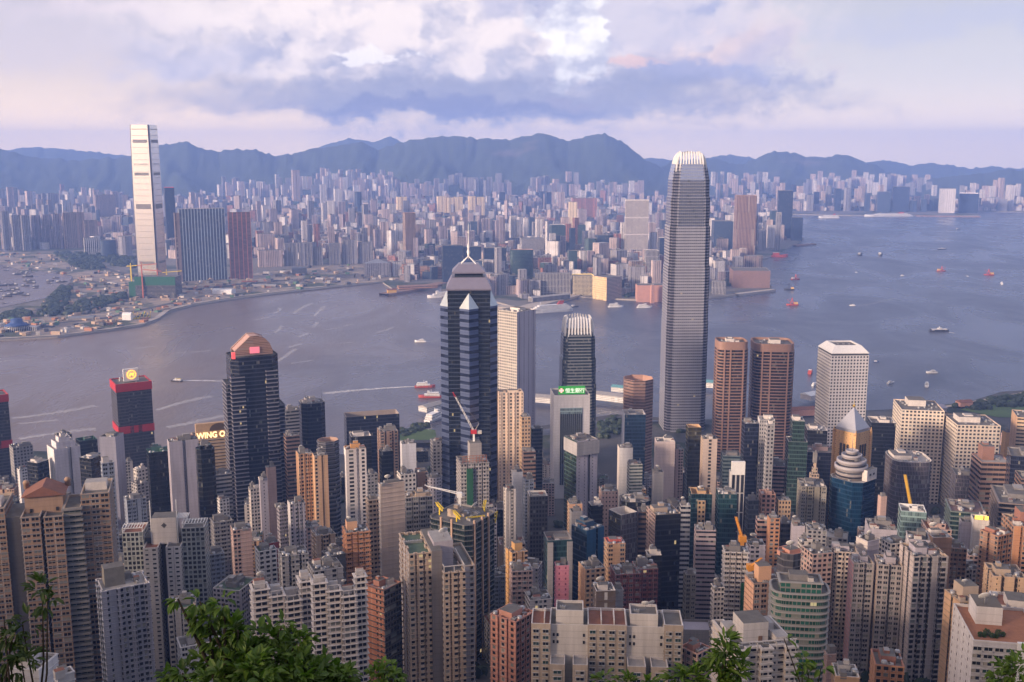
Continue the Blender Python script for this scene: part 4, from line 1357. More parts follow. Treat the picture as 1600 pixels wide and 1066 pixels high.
BEI = (0.46, 0.35, 0.27); PNK = (0.47, 0.33, 0.29); GRY = (0.30, 0.29, 0.30); PALE = (0.56, 0.51, 0.48); WHT = (0.62, 0.60, 0.60)
BRN = (0.28, 0.18, 0.135); TAN = (0.50, 0.32, 0.20); LIL = (0.40, 0.37, 0.42); DKB = (0.11, 0.085, 0.08); BLU = (0.30, 0.33, 0.40)
ORG = (0.48, 0.24, 0.13); MAR = (0.26, 0.09, 0.085); OLV = (0.25, 0.23, 0.19)
a_bei, a_bei1, a_bei2, a_bei5 = apt('beige', BEI, 0), apt('beige', BEI, 1), apt('beige', BEI, 2), apt('beige', BEI, 5)
a_pnk, a_pnk1, a_pnk2, a_pnk5 = apt('pink', PNK, 0), apt('pink', PNK, 1), apt('pink', PNK, 2), apt('pink', PNK, 5)
a_gry, a_gry1, a_gry2, a_gry3 = apt('grey', GRY, 0), apt('grey', GRY, 1), apt('grey', GRY, 2), apt('grey', GRY, 3)
a_pal, a_pal1, a_pal2, a_pal5 = apt('pale', PALE, 0), apt('pale', PALE, 1), apt('pale', PALE, 2), apt('pale', PALE, 5)
a_wht, a_wht1, a_wht2 = apt('white', WHT, 0), apt('white', WHT, 1), apt('white', WHT, 2)
a_brn, a_brn1, a_brn2 = apt('brown', BRN, 0), apt('brown', BRN, 1), apt('brown', BRN, 2)
a_tan, a_tan1, a_tan2 = apt('tan', TAN, 0), apt('tan', TAN, 1), apt('tan', TAN, 2)
a_lil, a_lil1, a_lil2, a_lil4 = apt('lilac', LIL, 0), apt('lilac', LIL, 1), apt('lilac', LIL, 2), apt('lilac', LIL, 4)
a_org, a_org2 = apt('orange', ORG, 0), apt('orange', ORG, 2)
a_mar = apt('maroon', MAR, 2); a_olv = apt('olive', OLV, 2); a_blu = apt('bluegrey', BLU, 2)
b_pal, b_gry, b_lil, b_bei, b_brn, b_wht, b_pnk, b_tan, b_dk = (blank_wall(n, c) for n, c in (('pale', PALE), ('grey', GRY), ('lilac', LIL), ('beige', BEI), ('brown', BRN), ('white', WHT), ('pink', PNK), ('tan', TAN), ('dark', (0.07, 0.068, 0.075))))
c_blk = curt('black', (0.016, 0.018, 0.022), (0.014, 0.014, 0.016)); c_teal = curt('teal', (0.02, 0.055, 0.065)); c_blue = curt('blue', (0.02, 0.045, 0.085))
c_green = curt('green', (0.035, 0.065, 0.058), gmetal=0.5); c_grey = curt('grey', (0.085, 0.09, 0.10)); c_brown = curt('bronze', (0.05, 0.036, 0.028)); c_olive = curt('olive', (0.05, 0.045, 0.025)); c_navy = curt('navy', (0.018, 0.022, 0.04))
r_gry = rib('grey', (0.27, 0.26, 0.27)); r_wht = rib('white', (0.52, 0.50, 0.50)); r_brn = rib('brown', (0.20, 0.13, 0.11)); r_lil = rib('lilac', (0.34, 0.30, 0.32)); r_bei = rib('beige', (0.48, 0.37, 0.27)); r_dk = rib('dark', (0.075, 0.072, 0.078), wy=0.6); r_pnk = rib('pink', (0.40, 0.26, 0.23))
g_wht = grid('white', (0.60, 0.56, 0.53)); g_cream = grid('cream', (0.66, 0.57, 0.48), bw=4.2, fh=4.1, wx=0.60, wy=0.52); g_gry = grid('grey', (0.30, 0.29, 0.30)); g_pnk = grid('pink', (0.47, 0.33, 0.29), bw=2.6, wx=0.4, wy=0.42)
g_tan = grid('tan', (0.48, 0.33, 0.21), bw=2.6); g_dk = grid('dark', (0.10, 0.095, 0.10), bw=2.4, wx=0.7, wy=0.6); g_stone = grid('stone', (0.33, 0.32, 0.33), bw=2.0, fh=3.6, wx=0.5, wy=0.5)
vert_w = fac('white_piers', (0.50, 0.48, 0.48), (0.025, 0.026, 0.03), fh=18, bw=4.2, wx=0.66, wy=0.95, lit=0, curtain=0, stain=0.2)
vert_l = fac('lavender_piers', (0.16, 0.145, 0.17), (0.035, 0.035, 0.045), fh=3.9, bw=1.4, wx=0.6, wy=0.8, lit=0.003, stain=0.15)

# --- west: towers against the water
O(14, 20, 51, 700, 'grey office tower beside the red banded tower at the left edge', front=g_gry, d=1130, rim=RIM_D)
A(26, 30, 42, 734, 'narrow white low tower below the grey office at far left', front=a_wht1, d=960, roof=R_PALE)
O(42, 58, 76, 724, 'black glass block with white edges in front of the grey office', front=c_blk, d=1000, rim=RIM_W, roof=R_PALE)
O(73, 84, 125, 703, 'pale curved office with a dark glass slot and white crown', kind='slot', front=blank_wall('pearl', (0.58, 0.54, 0.57)), side=b_wht, recess=c_blk, d=1010, rim=RIM_W, roof=R_PALE, setbacks=[(0.72, 0.7, 7), (0.6, 0.6, 5)], near=0.5)
O(85, 90, 112, 681, 'dark blue block with white louvres behind the pale curved office', front=g_dk, d=1110)
O(118, 124, 152, 690, 'black building with dark green lettered fascia and roof rail', front=c_blk, d=1080, rim=plain('green_fascia', (0.03, 0.09, 0.075), 0.6), parapet=4, near=1)
O(124, 142, 160, 717, 'dark glass block with white posts and green planted roof', front=c_blk, side=c_blk, d=970, roof=R_GREEN, rim=RIM_W)
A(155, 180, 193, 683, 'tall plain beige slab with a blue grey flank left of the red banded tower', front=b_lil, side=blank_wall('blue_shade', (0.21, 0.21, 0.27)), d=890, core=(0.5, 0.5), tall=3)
A(157, 159, 178, 724, 'slender pale blue tiled tower in front of the plain beige slab', front=a_blu, d=690, kind='rect', rim=RIM_W, near=0.5)
A(193, 195, 207, 722, 'narrow pale striped tower between the beige slab and white building', front=a_pal1, d=960)
A(208, 216, 231, 735, 'small white stepped building by the foot of the red banded tower', front=g_wht, d=1010, rim=RIM_W)
O(228, 232, 266, 708, 'black tower with a green edged roof before the red banded tower', front=c_blk, d=900, rim=plain('green_rim', (0.10, 0.2, 0.16), 0.7), kind='bays', roof=R_GREEN)
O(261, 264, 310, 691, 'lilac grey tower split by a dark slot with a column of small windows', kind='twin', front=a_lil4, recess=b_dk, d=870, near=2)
O(304, 308, 336, 704, 'black green tower with a rounded pale glass roof', front=c_blk, d=815, kind='cham', rim=RIM_D, roof=plain('glass_dome', (0.28, 0.42, 0.40), 0.25, 0.2), setbacks=[(0.7, 0.7, 4)], near=0.5)
O(333, 336, 362, 742, 'grey ribbed office below the gold lettered block', front=r_gry, d=930)
A(339, 343, 358, 781, 'small white hotel front with square windows beside the ledged black tower', front=a_wht, d=870)
A(193, 198, 228, 782, 'grey terraced flats with laundry balconies left of the emblem tower', front=a_blu, d=780, kind='bays')
A(205, 214, 232, 757, 'dark grey tenement behind the grey terraced flats', front=a_gry, d=880)

# --- west: residential front row
def window_meshes():
    """framed windows with a sill and canopy; two of the four carry an air conditioner, one is half curtained"""
    fr = plain('window_frame', (0.46, 0.44, 0.43), 0.6, 0, 0.2, 0.8); gl = plain('window_pane', (0.014, 0.017, 0.021), 0.12, 0, 0.3, 0.7); cu = plain('curtain', (0.33, 0.30, 0.26), 0.8, 0, 0.4, 0.9); tn = plain('green_pane', (0.04, 0.085, 0.08), 0.2, 0.2, 0.3, 0.6)
    out = []
    for k in range(4):
        mb = MB(); pane = 1 if k != 3 else 3
        mb.box(0, 0.0, 0, 2.3, 0.16, 1.55, pane)
        for x in (-1.16, 0.0, 1.16):
            mb.box(x, -0.06, 0.02, 0.10, 0.2, 1.5, 0)
        mb.box(0, -0.14, -0.16, 2.7, 0.52, 0.15, 0); mb.box(0, -0.2, 1.56, 2.7, 0.62, 0.13, 0)
        if k == 1: mb.box(-0.55, -0.105, 0.05, 0.9, 0.03, 1.4, 2)
        if k in (1, 2): mb.box(0.7, -0.38, -0.75, 0.95, 0.62, 0.58, 0)
        out.append(mb.mesh('window', [fr, gl, cu, tn]))
    return out


WINDOWS = window_meshes()


def windows(root, xs, y, z0, floors, fh, seed, s=1.0):
    rng = random.Random(seed)
    for i in range(floors):
        for x in xs:
            put('window', rng.choice(WINDOWS), root, (x, y - 0.1, z0 - i * fh), (0, 0, 0), (s, 1, 1))


def west_estate():
    """brown estate in the west corner: four joined wings, a pedimented lift house and a dark balcony bay"""
    a0 = at(40, 790, 540); g = ground_z(a0[0] + 10, 545)
    root = thing('apartment_tower', 'massive brown apartment block with a gabled rooftop house in the left corner', 'apartment tower', (a0[0], 540, g), radians(16))
    k = 540 / FPX
    Z = lambda v: at(40, v, 545)[2] - g
    est = apt('umber', (0.31, 0.205, 0.145), 2, ac=0.3, curtain=0.22, stain=0.35, blank=0.0, wx=0.74, wy=0.54); plainb = blank_wall('umber', (0.33, 0.22, 0.155), 0.15)
    bal = fac('dark_balconies', (0.15, 0.15, 0.14), (0.03, 0.045, 0.045), fh=3.1, bw=2.5, wx=0.92, wy=0.62, curtain=0.1, gmetal=0.3)
    rows = [(-17.5, 2, 15, 26, Z(783), est, 'wing_wall'), (3.2, -4, 9.4, 30, Z(795), est, 'wing_wall'), (14.5, -4, 9.6, 30, Z(797), est, 'wing_wall'), (23.6, -1.6, 8.6, 24, Z(789), bal, 'balcony_bay'), (35.2, 1.6, 14.4, 26, Z(772), est, 'wing_wall')]
    for i, (x, y, w, dd, h, m, nm) in enumerate(rows):
        p2 = [(x - w / 2, y - 5), (x + w / 2, y - 5), (x + w / 2, y - 5 + dd), (x - w / 2, y - 5 + dd)]
        body(root, p2, [0] * 4, -20, h, [m, plainb, plainb, RIM_B, RIM_G], 1.3, (3.1, 0.35, 0.35) if nm == 'wing_wall' else (3.1, 0.9, 1.0), R_GREY, nm)
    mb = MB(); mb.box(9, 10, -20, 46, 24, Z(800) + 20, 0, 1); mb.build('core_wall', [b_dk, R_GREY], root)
    h0 = Z(800)
    mb = MB(); mb.box(9, 8, h0, 19, 15, Z(772) - h0); mb.build('gable_house', plainb, root)
    zt = Z(772) - 0.3
    mb = MB()
    mb.loft([[(9 - 11, -0.9, zt), (9, -0.9, zt + 5.4), (9 + 11, -0.9, zt)], [(9 - 11, 17, zt), (9, 17, zt + 5.4), (9 + 11, 17, zt)]], 0, 0, 0); mb.build('gable_roof', R_RED, root)
    for dx in (-6.5, 6.5):
        mb = MB(); mb.box(9 + dx, 0.42, h0 + 1.0, 1.4, 0.3, 2.0); mb.build('window', BLACK, root)
    for x in (-1.5, 19.5):
        mb = MB(); mb.lathe(x, 16, [(1.5, zt), (1.5, zt + 3), (1.9, zt + 3.2), (1.2, zt + 4.6), (0.05, zt + 5)], 10); mb.build('roof_urn', plainb, root)
    mb = MB(); mb.box(35, 10, Z(772) - 1.3, 11, 8, 4.6, 0, 1); mb.build('plant_room', [RIM_W, R_PALE], root)
    mb = MB(); mb.box(-18, 8, Z(783) - 1.3, 11, 10, 3.6, 0, 1); mb.build('plant_room', [RIM_W, R_PALE], root)


west_estate()


def emblem_estate():
    a0 = at(256, 845, 610); g = ground_z(a0[0], 618)
    root = thing('apartment_tower', 'grey white cross shaped apartment tower with a diamond emblem on its rooftop block', 'apartment tower', (a0[0], 610, g), radians(8))
    Z = lambda v: at(256, v, 612)[2] - g
    w1 = apt('stone_white', (0.50, 0.47, 0.46), 1, bw=4.2, wx=0.45, wy=0.36, blank=0.12); w2 = apt('green_white', (0.33, 0.35, 0.34), 5); sl = b_dk
    for x, y, w, dd, h, m in ((-17.6, 2, 12.2, 17, Z(826), w2), (-6.6, -4, 8.6, 16, Z(846), w1), (6.6, -4, 8.6, 16, Z(846), w1), (17.8, 2, 13.4, 17, Z(823), w2)):
        p2 = [(x - w / 2, y - 4), (x + w / 2, y - 4), (x + w / 2, y - 4 + dd), (x - w / 2, y - 4 + dd)]
        body(root, p2, [0] * 4, -20, h, [m, sl, m, RIM_W, RIM_W], 1.2, None, R_RED if x < 0 else R_GREY, 'wing_wall')
    mb = MB(); mb.box(0, 10, -20, 24, 14, Z(840) + 20, 0, 1); mb.build('core_wall', [b_dk, R_GREY], root)
    zc = Z(834); hb = Z(808) - zc
    mb = MB(); mb.box(0.5, 6, zc - 6, 14.5, 11, hb + 6, 0, 1); mb.build('lift_block', [blank_wall('stone_white', (0.47, 0.44, 0.43), 0.15), R_GREY], root)
    mb = MB(); c = (0.5, 0.42, zc + hb * 0.55)
    mb.face([(c[0] - 1.7, c[1], c[2]), (c[0], c[1], c[2] - 1.7), (c[0] + 1.7, c[1], c[2]), (c[0], c[1], c[2] + 1.7)]); mb.build('diamond_emblem', RIM_D, root)
    for sx in (-7.2, 8.2):
        mb = MB(); mb.box(sx, 1, zc - 6, 0.5, 0.5, hb + 17); mb.build('roof_post', WHITE_P, root)
    for x0, x1, y0, zz_ in ((11.5, 24, -1.5, Z(823)), (-23.5, -12, -1.5, Z(826)), (8, 14, 3, Z(820) + 1)):
        mb = MB(); n = 7
        for i in range(n + 1):
            x = x0 + (x1 - x0) * i / n; mb.bar((x, y0, zz_ + 2.6), (x, y0 + 8, zz_ + 2.9), 0.35)
        for q in (0.4, 7.6):
            mb.bar((x0, y0 + q, zz_ + 2.3), (x1, y0 + q, zz_ + 2.3), 0.35)
        for x in (x0, x1):
            mb.bar((x, y0 + 0.4, zz_ - 0.5), (x, y0 + 0.4, zz_ + 2.3), 0.35)
        mb.build('pergola', WHITE_P, root)


emblem_estate()
A(318, 322, 350, 868, 'blue grey balconied flats right of the emblem tower', front=a_blu, kind='bays', d=640)
A(328, 334, 363, 817, 'dark grey ledged flats above the blue grey flats', front=a_gry2, d=720, ledge=(3, 0.6, 0.5))
A(360, 364, 393, 829, 'pink tenement with rows of tiny windows left of the red rooftop', front=a_pnk1, d=690, near=2)
A(149, 158, 234, 925, 'grey blue apartment tower with an orange lit penthouse among the brown blocks', kind='cols', front=apt('steel', (0.27, 0.27, 0.32), 0, fh=3.0, bw=3.0), side=a_blu, d=500, rim=RIM_W, core=(0.42, 0.4), tall=10, near=1, roof=R_PALE, corewall=OLV and plain('mossy_render', (0.20, 0.185, 0.16), 0.9, 0, 0.5, 0.2))
A(276, 282, 345, 1012, 'low white block with square windows behind the leafy bush', front=a_wht2, d=520, rim=RIM_W)
A(14, 60, 90, 1046, 'white rooftop with bare parapets under the branches at lower left', front=b_wht, d=372, rim=RIM_W, near=0.5)
A(84, 90, 116, 1056, 'small white rooftop lower still beside the branch covered one', front=b_wht, d=360, rim=RIM_W, near=0.5)

# --- centre west
O(465, 472, 509, 632, 'black glass tower with a white bracketed top and two white masts', front=c_navy, d=1040, kind='cham', rim=RIM_W, near=2, crown=lambda r, W, D, z, g: [fit('antenna_mast', r, x * W, -D * 0.3, z, 0, 2.4) for x in (-0.33, 0.38)])
O(441, 446, 470, 642, 'grey brown office partly hidden by the black ledged tower', front=r_gry, d=1120)
O(443, 447, 468, 682, 'dark brown block squeezed right of the black ledged tower', front=r_brn, d=970)
O(494, 500, 531, 692, 'black banded tower with an eight sided stone top and yellow boom', kind='oct', front=r_dk, d=880, ledge=(3.9, 0.7, 0.9), ledgemat=plain('ink_ledge', (0.11, 0.11, 0.14), 0.6), rim=plain('umber_stone', (0.36, 0.24, 0.19), 0.7), parapet=6, roof=R_GREY)
A(462, 466, 489, 710, 'tan apartment tower, left of the joined tan pair', kind='cols', front=a_tan1, side=b_tan, d=760, near=1, group='joined tan pair')
A(488, 491, 512, 713, 'tan apartment tower with a dark window strip, right of the joined tan pair', kind='slot', front=a_tan1, side=b_tan, recess=b_dk, d=755, group='joined tan pair')
O(537, 541, 624, 652, 'wide black office with a beige plant band along its top', front=c_navy, d=1120, rim=plain('beige_band', (0.30, 0.25, 0.23), 0.8), parapet=9, near=2.5, roof=R_GREY)
O(545, 549, 580, 683, 'black tower with a white framed sunken roof', front=c_blk, d=960, rim=RIM_W, roof=R_PALE, parapet=3)
A(537, 540, 572, 703, 'white slab tower with an orange topped left strip and black window column', kind='slot', front=fac('white_slab', (0.60, 0.55, 0.54), (0.03, 0.03, 0.034), fh=3.0, bw=7.0, wx=0.42, wy=0.6, lit=0, curtain=0.2), side=b_wht, recess=a_wht, d=760, rim=plain('orange_cap', (0.55, 0.28, 0.10), 0.7), near=2)
O(589, 594, 622, 675, 'brown grey stepped block right of the wide black office', front=a_brn, d=1000, kind='cross')
O(592, 596, 614, 706, 'black block with white roof lamps below the brown stepped block', front=c_blk, d=930)
A(625, 628, 650, 694, 'plain blue white slab beside the star plan tower', front=blank_wall('ice', (0.50, 0.50, 0.55), 0.12), d=965, near=2)
A(620, 626, 650, 742, 'white block with a grid of square black windows', front=g_wht, d=830, near=2)
A(648, 652, 668, 738, 'brown block with pale roof beside the gridded white block', front=a_brn1, d=840, roof=R_PALE)
A(666, 670, 692, 748, 'mauve round cornered tenement at the foot of the star plan tower', kind='round', front=a_lil1, d=830)
O(672, 676, 694, 690, 'grey ribbed slab just left of the star plan tower', front=g_gry, d=1060)
A(570, 574, 590, 742, 'dark weathered tenement behind the plain beige slab tower', front=a_gry, d=860)
A(388, 391, 405, 764, 'slender cream tower, leftmost of the slim trio by the black ledged tower', front=a_pal1, d=790, group='slim trio')
A(404, 406, 418, 748, 'slender grey tower in the middle of the slim trio', front=a_lil4, d=830, group='slim trio')
A(415, 418, 431, 731, 'slender mauve tower, tallest of the slim trio', front=b_pnk, d=850, near=0.5, group='slim trio')
A(432, 436, 450, 793, 'lilac serrated apartment tower, left of two', kind='saw', front=a_lil1, d=725, group='lilac serrated towers')
A(449, 453, 477, 788, 'lilac serrated apartment tower with a plain white flank, right of two', kind='saw', front=a_lil1, side=b_wht, d=715, group='lilac serrated towers')
A(572, 576, 594, 781, 'cream balconied wing left of the plain beige slab tower', front=a_bei5, d=655, ledge=(3, 0.7, 0.6), ledgemat=RIM_B)
A(593, 594, 632, 757, 'plain beige tiled slab tower with a white dish on top', kind='rect', front=blank_wall('beige_tile', (0.55, 0.44, 0.37), 0.05), side=b_gry, a=18, d=640, dish=1.3, near=0.5, core=(0.6, 0.6), tall=2.5)
A(630, 634, 676, 778, 'cream topped flats with glazed bays right of the plain beige slab tower', kind='bays', front=a_gry3, d=660, rim=RIM_B, roof=plain('cream_roof', (0.46, 0.38, 0.28), 0.9), near=1.5)
A(486, 494, 524, 838, 'beige tower block with a white roof dome amid older tenements', kind='cross', front=a_bei1, d=660, dish=0.8)
A(466, 472, 500, 826, 'mauve tenement with stacked roof huts behind the beige tower block', front=a_pnk, d=720, near=2)
A(536, 541, 577, 833, 'orange brown flats with stacked balconies and a pale rooftop block', kind='bays', front=a_org2, d=610, ledge=(3, 0.8, 0.7), ledgemat=plain('orange_ledge', (0.45, 0.22, 0.12), 0.8), corewall=plain('peach_render', (0.62, 0.36, 0.22), 0.8), core=(0.45, 0.5), tall=6)
A(411, 416, 436, 850, 'narrow dark red building with a white dish and roof frame', front=blank_wall('oxblood', (0.22, 0.035, 0.035)), side=a_mar, d=620, dish=1.0)
A(434, 440, 482, 870, 'grey stone apartment block with a stepped pale roof', kind='cross', front=a_gry1, d=590, near=2)
A(398, 404, 432, 862, 'white low flats with two planted roof gardens', front=a_wht, d=610, roof=plain('roof_lawn', (0.04, 0.075, 0.025), 0.95, 0, 0.5, 0.6))
A(394, 402, 422, 914, 'low building with a rust red tiled roof behind the white terraces', front=a_mar, d=560, roof=R_RED)
A(480, 490, 536, 893, 'low grey building with cream roof sheds behind the white terraced flats', front=a_gry, d=570, near=3)
A(502, 512, 540, 870, 'black netted rooftop beside a round dish', front=b_dk, d=600, dish=1.1, near=2)


def terraced_white():
    """two stepped white blocks with chequered balconies"""
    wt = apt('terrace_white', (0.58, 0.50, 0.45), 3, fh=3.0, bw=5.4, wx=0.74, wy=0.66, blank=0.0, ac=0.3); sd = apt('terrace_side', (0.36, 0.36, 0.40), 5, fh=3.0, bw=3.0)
    for spec, d, lab in (((391, 395, 488, 935), 485, 'white stepped flats with roof terraces, left half beyond the bush'), ((486, 488, 572, 925), 465, 'white stepped flats with deep dark balconies, right half beyond the bush')):
        loc, rz, W, D, H = site(*spec, d, 18)
        root = thing('apartment_tower', lab, 'apartment tower', loc, rz, 'white stepped flats')
        steps = [(-0.36, 0.26, 0.0, 4), (-0.10, 0.24, -1.5, 0), (0.16, 0.26, -3.0, -3), (0.40, 0.2, -0.6, 5)]
        rng = random.Random(int(spec[0]))
        for fx, fw, oy, dz in steps:
            x, w = fx * W, fw * W
            p2 = [(x - w / 2, -D / 2 + oy), (x + w / 2, -D / 2 + oy), (x + w / 2, D / 2), (x - w / 2, D / 2)]
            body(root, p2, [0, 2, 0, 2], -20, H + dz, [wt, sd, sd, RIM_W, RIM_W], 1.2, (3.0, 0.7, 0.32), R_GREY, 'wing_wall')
            mb = MB(); mb.box(x, D * 0.15, H + dz - 1.2, w * 0.7, D * 0.4, 4.2, 0, 1); mb.build('roof_hut', [RIM_W, rng.choice((R_PALE, R_RED))], root)
            mb = MB()
            for q in (0, 1, 2):
                mb.bar((x - w * 0.4 + q * w * 0.4, -D / 2 + oy + 0.6, H + dz - 1), (x - w * 0.4 + q * w * 0.4, -D / 2 + oy + 0.6, H + dz + 2.4), 0.3)
            mb.bar((x - w * 0.46, -D / 2 + oy + 0.6, H + dz + 2.4), (x + w * 0.46, -D / 2 + oy + 0.6, H + dz + 2.4), 0.3)
            mb.build('roof_frame', RIM_W, root)
        fit('satellite_dish', root, -0.33 * W, D * 0.1, H + 6.9, 0, 1.4) if spec[0] < 400 else fit('satellite_dish', root, 0.1 * W, 0, H + 0.9, 0, 0.8)


terraced_white()
A(571, 600, 627, 922, 'red brick block with a dark balconied flank and grey roof', front=apt('soot', (0.13, 0.115, 0.12), 3, blank=0, wx=0.9, wy=0.62), side=apt('brick', (0.36, 0.155, 0.10), 1, blank=0.35, wx=0.4), d=490, ledge=(3.0, 0.45, 0.35), ledgemat=RIM_D, roof=R_PALE, rim=plain('brick_rim', (0.32, 0.15, 0.11), 0.8))


def beige_big():
    spec = (624, 640, 742, 897); loc, rz, W, D, H = site(*spec, 490, 26)
    root = thing('apartment_tower', 'tall beige apartment tower with a plain grey lift shaft and roof dish', 'apartment tower', loc, rz)
    m = apt('sand', (0.52, 0.39, 0.29), 0, fh=3.0, bw=2.9, wx=0.56, wy=0.44, blank=0.08, ac=0.75, curtain=0.25); g2 = apt('sand_grey', (0.36, 0.34, 0.36), 0, fh=3.0, bw=3.4, blank=0.2)
    for x0, x1, oy, dz, mt in ((-0.5, -0.16, 2, 9.5, m), (0.0, 0.33, -3, 0, m), (0.33, 0.5, 1, 1.0, g2)):
        p2 = [(x0 * W, -D / 2 + oy), (x1 * W, -D / 2 + oy), (x1 * W, D / 2), (x0 * W, D / 2)]
        if mt is m:
            w_ = (x1 - x0) * W; xc = (x0 + x1) / 2 * W
            p2, mi2 = p_steps(w_, D / 2 - (-D / 2 + oy), [(1.6, 0), (0.5, 1.3), (1.6, 0), (0.5, 1.3), (1.6, 0)], [(1, 0), (0.3, 1.0), (1, 0), (0.3, 1.0), (1, 0)])
            p2 = [(x + xc, y + oy / 2) for x, y in p2]
        else:
            mi2 = [0, 2, 0, 2]
        body(root, p2, mi2, -20, H + dz, [mt, b_brn, mt if mt is g2 else g2, RIM_B, RIM_B], 1.3, (3.0, 0.3, 0.25), R_GREEN if x0 < -0.3 else R_GREY, 'wing_wall')
    mb = MB(); mb.box(-0.08 * W, 0, -20, W * 0.16, D * 0.98, H + 30.5, 0, 1); mb.build('lift_shaft', [blank_wall('shaft', (0.22, 0.195, 0.19), 0.15), R_GREY], root)
    zt = H + 10.5
    mb = MB(); mb.box(0.06 * W, -1, H - 1, W * 0.30, D * 0.5, 13.5, 0, 1); mb.build('roof_block', [blank_wall('lavender', (0.36, 0.33, 0.37), 0.12), R_PALE], root)
    fit('satellite_dish', root, 0.10 * W, -D * 0.1, H + 12.5, 0.2, 1.6)
    mb = MB()
    for x in (0.01, 0.165, 0.32):
        for y in (-D / 2 - 2.6, D * 0.1):
            mb.bar((x * W, y, H - 0.4), (x * W, y, H + 3.0), 0.35)
    for y in (-D / 2 - 2.6, D * 0.1):
        mb.bar((0.0, y, H + 3.0), (0.33 * W, y, H + 3.0), 0.4)
    for x in (0.01, 0.32):
        mb.bar((x * W, -D / 2 - 2.6, H + 3.0), (x * W, D * 0.1, H + 3.0), 0.4)
    mb.build('roof_frame', RIM_W, root)
    for i in range(4):
        fit('cooling_unit', root, (-0.45 + i * 0.07) * W, D * 0.1, H + 8.3)


beige_big()


def gondola_tower():
    spec = (667, 733, 777, 822); loc, rz, W, D, H = site(*spec, 615)
    root = thing('office_tower', 'dark glass tower with beige corner columns and yellow maintenance gantries', 'office tower', loc, rz)
    g = curt('bottle', (0.018, 0.03, 0.032), fh=3.4, bw=1.6, spanamt=0.8, curtain=0.08); col = plain('beige_column', (0.44, 0.30, 0.22), 0.7)
    poly, mis = p_cham(W, D, 3.5); body(root, poly, [0] * 8, -20, H, [g, g, g, RIM_G, RIM_G], 1.2, (3.4, 0.35, 0.3), R_GREY)
    for x, y in ((-W / 2 + 5.5, -D / 2 - 0.3), (-W * 0.06, -D / 2 - 0.3), (W * 0.16, -D / 2 - 0.3), (-W / 2 - 0.3, -D * 0.1), (-W / 2 - 0.3, D * 0.15)):
        mb = MB(); mb.box(x, y, -15, 1.2, 1.2, H + 17); mb.build('column', col, root)
    for i, (x, y, z, L, r) in enumerate(((-W * 0.34, -D * 0.1, H + 2.5, 13, 0.9), (-W * 0.42, D * 0.25, H + 6.5, 13, 0.9), (0.02 * W, -D * 0.3, H - 2, 12, -0.7), (W * 0.42, -D * 0.25, H + 2.5, 14, 0.5))):
        mb = MB(); c, s = cos(r), sin(r)
        p = lambda t, h, o=0: (x + c * t - s * o, y + s * t + c * o, z + h)
        for o in (-0.7, 0.7):
            mb.bar(p(-L / 2, 1.6, o), p(L / 2, 1.6, o), 0.4)
        for t in range(6):
            u = -L / 2 + L * t / 5
            mb.bar(p(u, 1.6, -0.7), p(u, 1.6, 0.7), 0.25); mb.bar(p(u, 0, 0), p(u, 1.6, 0), 0.28)
        mb.bar(p(-L / 2, 0, 0), p(L / 2, 0, 0), 0.55); mb.bar(p(0, -4.5), p(0, 0), 0.7)
        mb.build('yellow_gantry', YELLOW, root)
    mb = MB(); x, y, z = W * 0.46, -D * 0.46, H - 1
    for i in range(2):
        mb.bar((x - 2.2 + i * 3.2, y, z - 7), (x + 0.3 + i * 3.2, y, z), 0.55)
    for i in range(4):
        mb.bar((x - 2.2 + i * 0.8, y, z - 7 + i * 2.2), (x + 1.2 + i * 0.8, y, z - 7 + i * 2.2), 0.45)
    mb.build('yellow_gantry', YELLOW, root)
    fit('satellite_dish', root, W * 0.12, -D * 0.22, H + 2.5, 0, 1.7)
    clutter(root, W * 0.7, D * 0.7, H - 1.2, random.Random(8), 2, RIM_B, False, (0.3, 0.3), 5)
    # white luffing crane folded across the roof
    cr = thing('tower_crane', 'white crane jib folded flat across the dark gantried tower roof', 'tower crane', (loc[0] - 2, loc[1] + 6, loc[2] + H + 4))
    mb = MB(); mb.bar((0, 0, -5), (0, 0, 5), 1.6); mb.build('mast', WHITE_P, cr)
    mb = MB(); mb.box(0, 0, 5, 3.2, 3.2, 3); mb.build('slewing_cab', WHITE_P, cr)
    mb = MB(); a, b = Vector((3, 0, 6)), Vector((-22, 2, 12))
    for o in (-0.6, 0.6):
        mb.bar(a + Vector((0, o, 0)), b + Vector((0, o * 0.3, 0)), 0.4)
    for i in range(9):
        t = i / 8; p = a.lerp(b, t); mb.bar(p + Vector((0, -0.6, 0)), p + Vector((0, 0.6, 0.6)), 0.3)
    mb.bar(a + Vector((0, 0, 1.4)), b, 0.35); mb.build('jib', WHITE_P, cr)


gondola_tower()


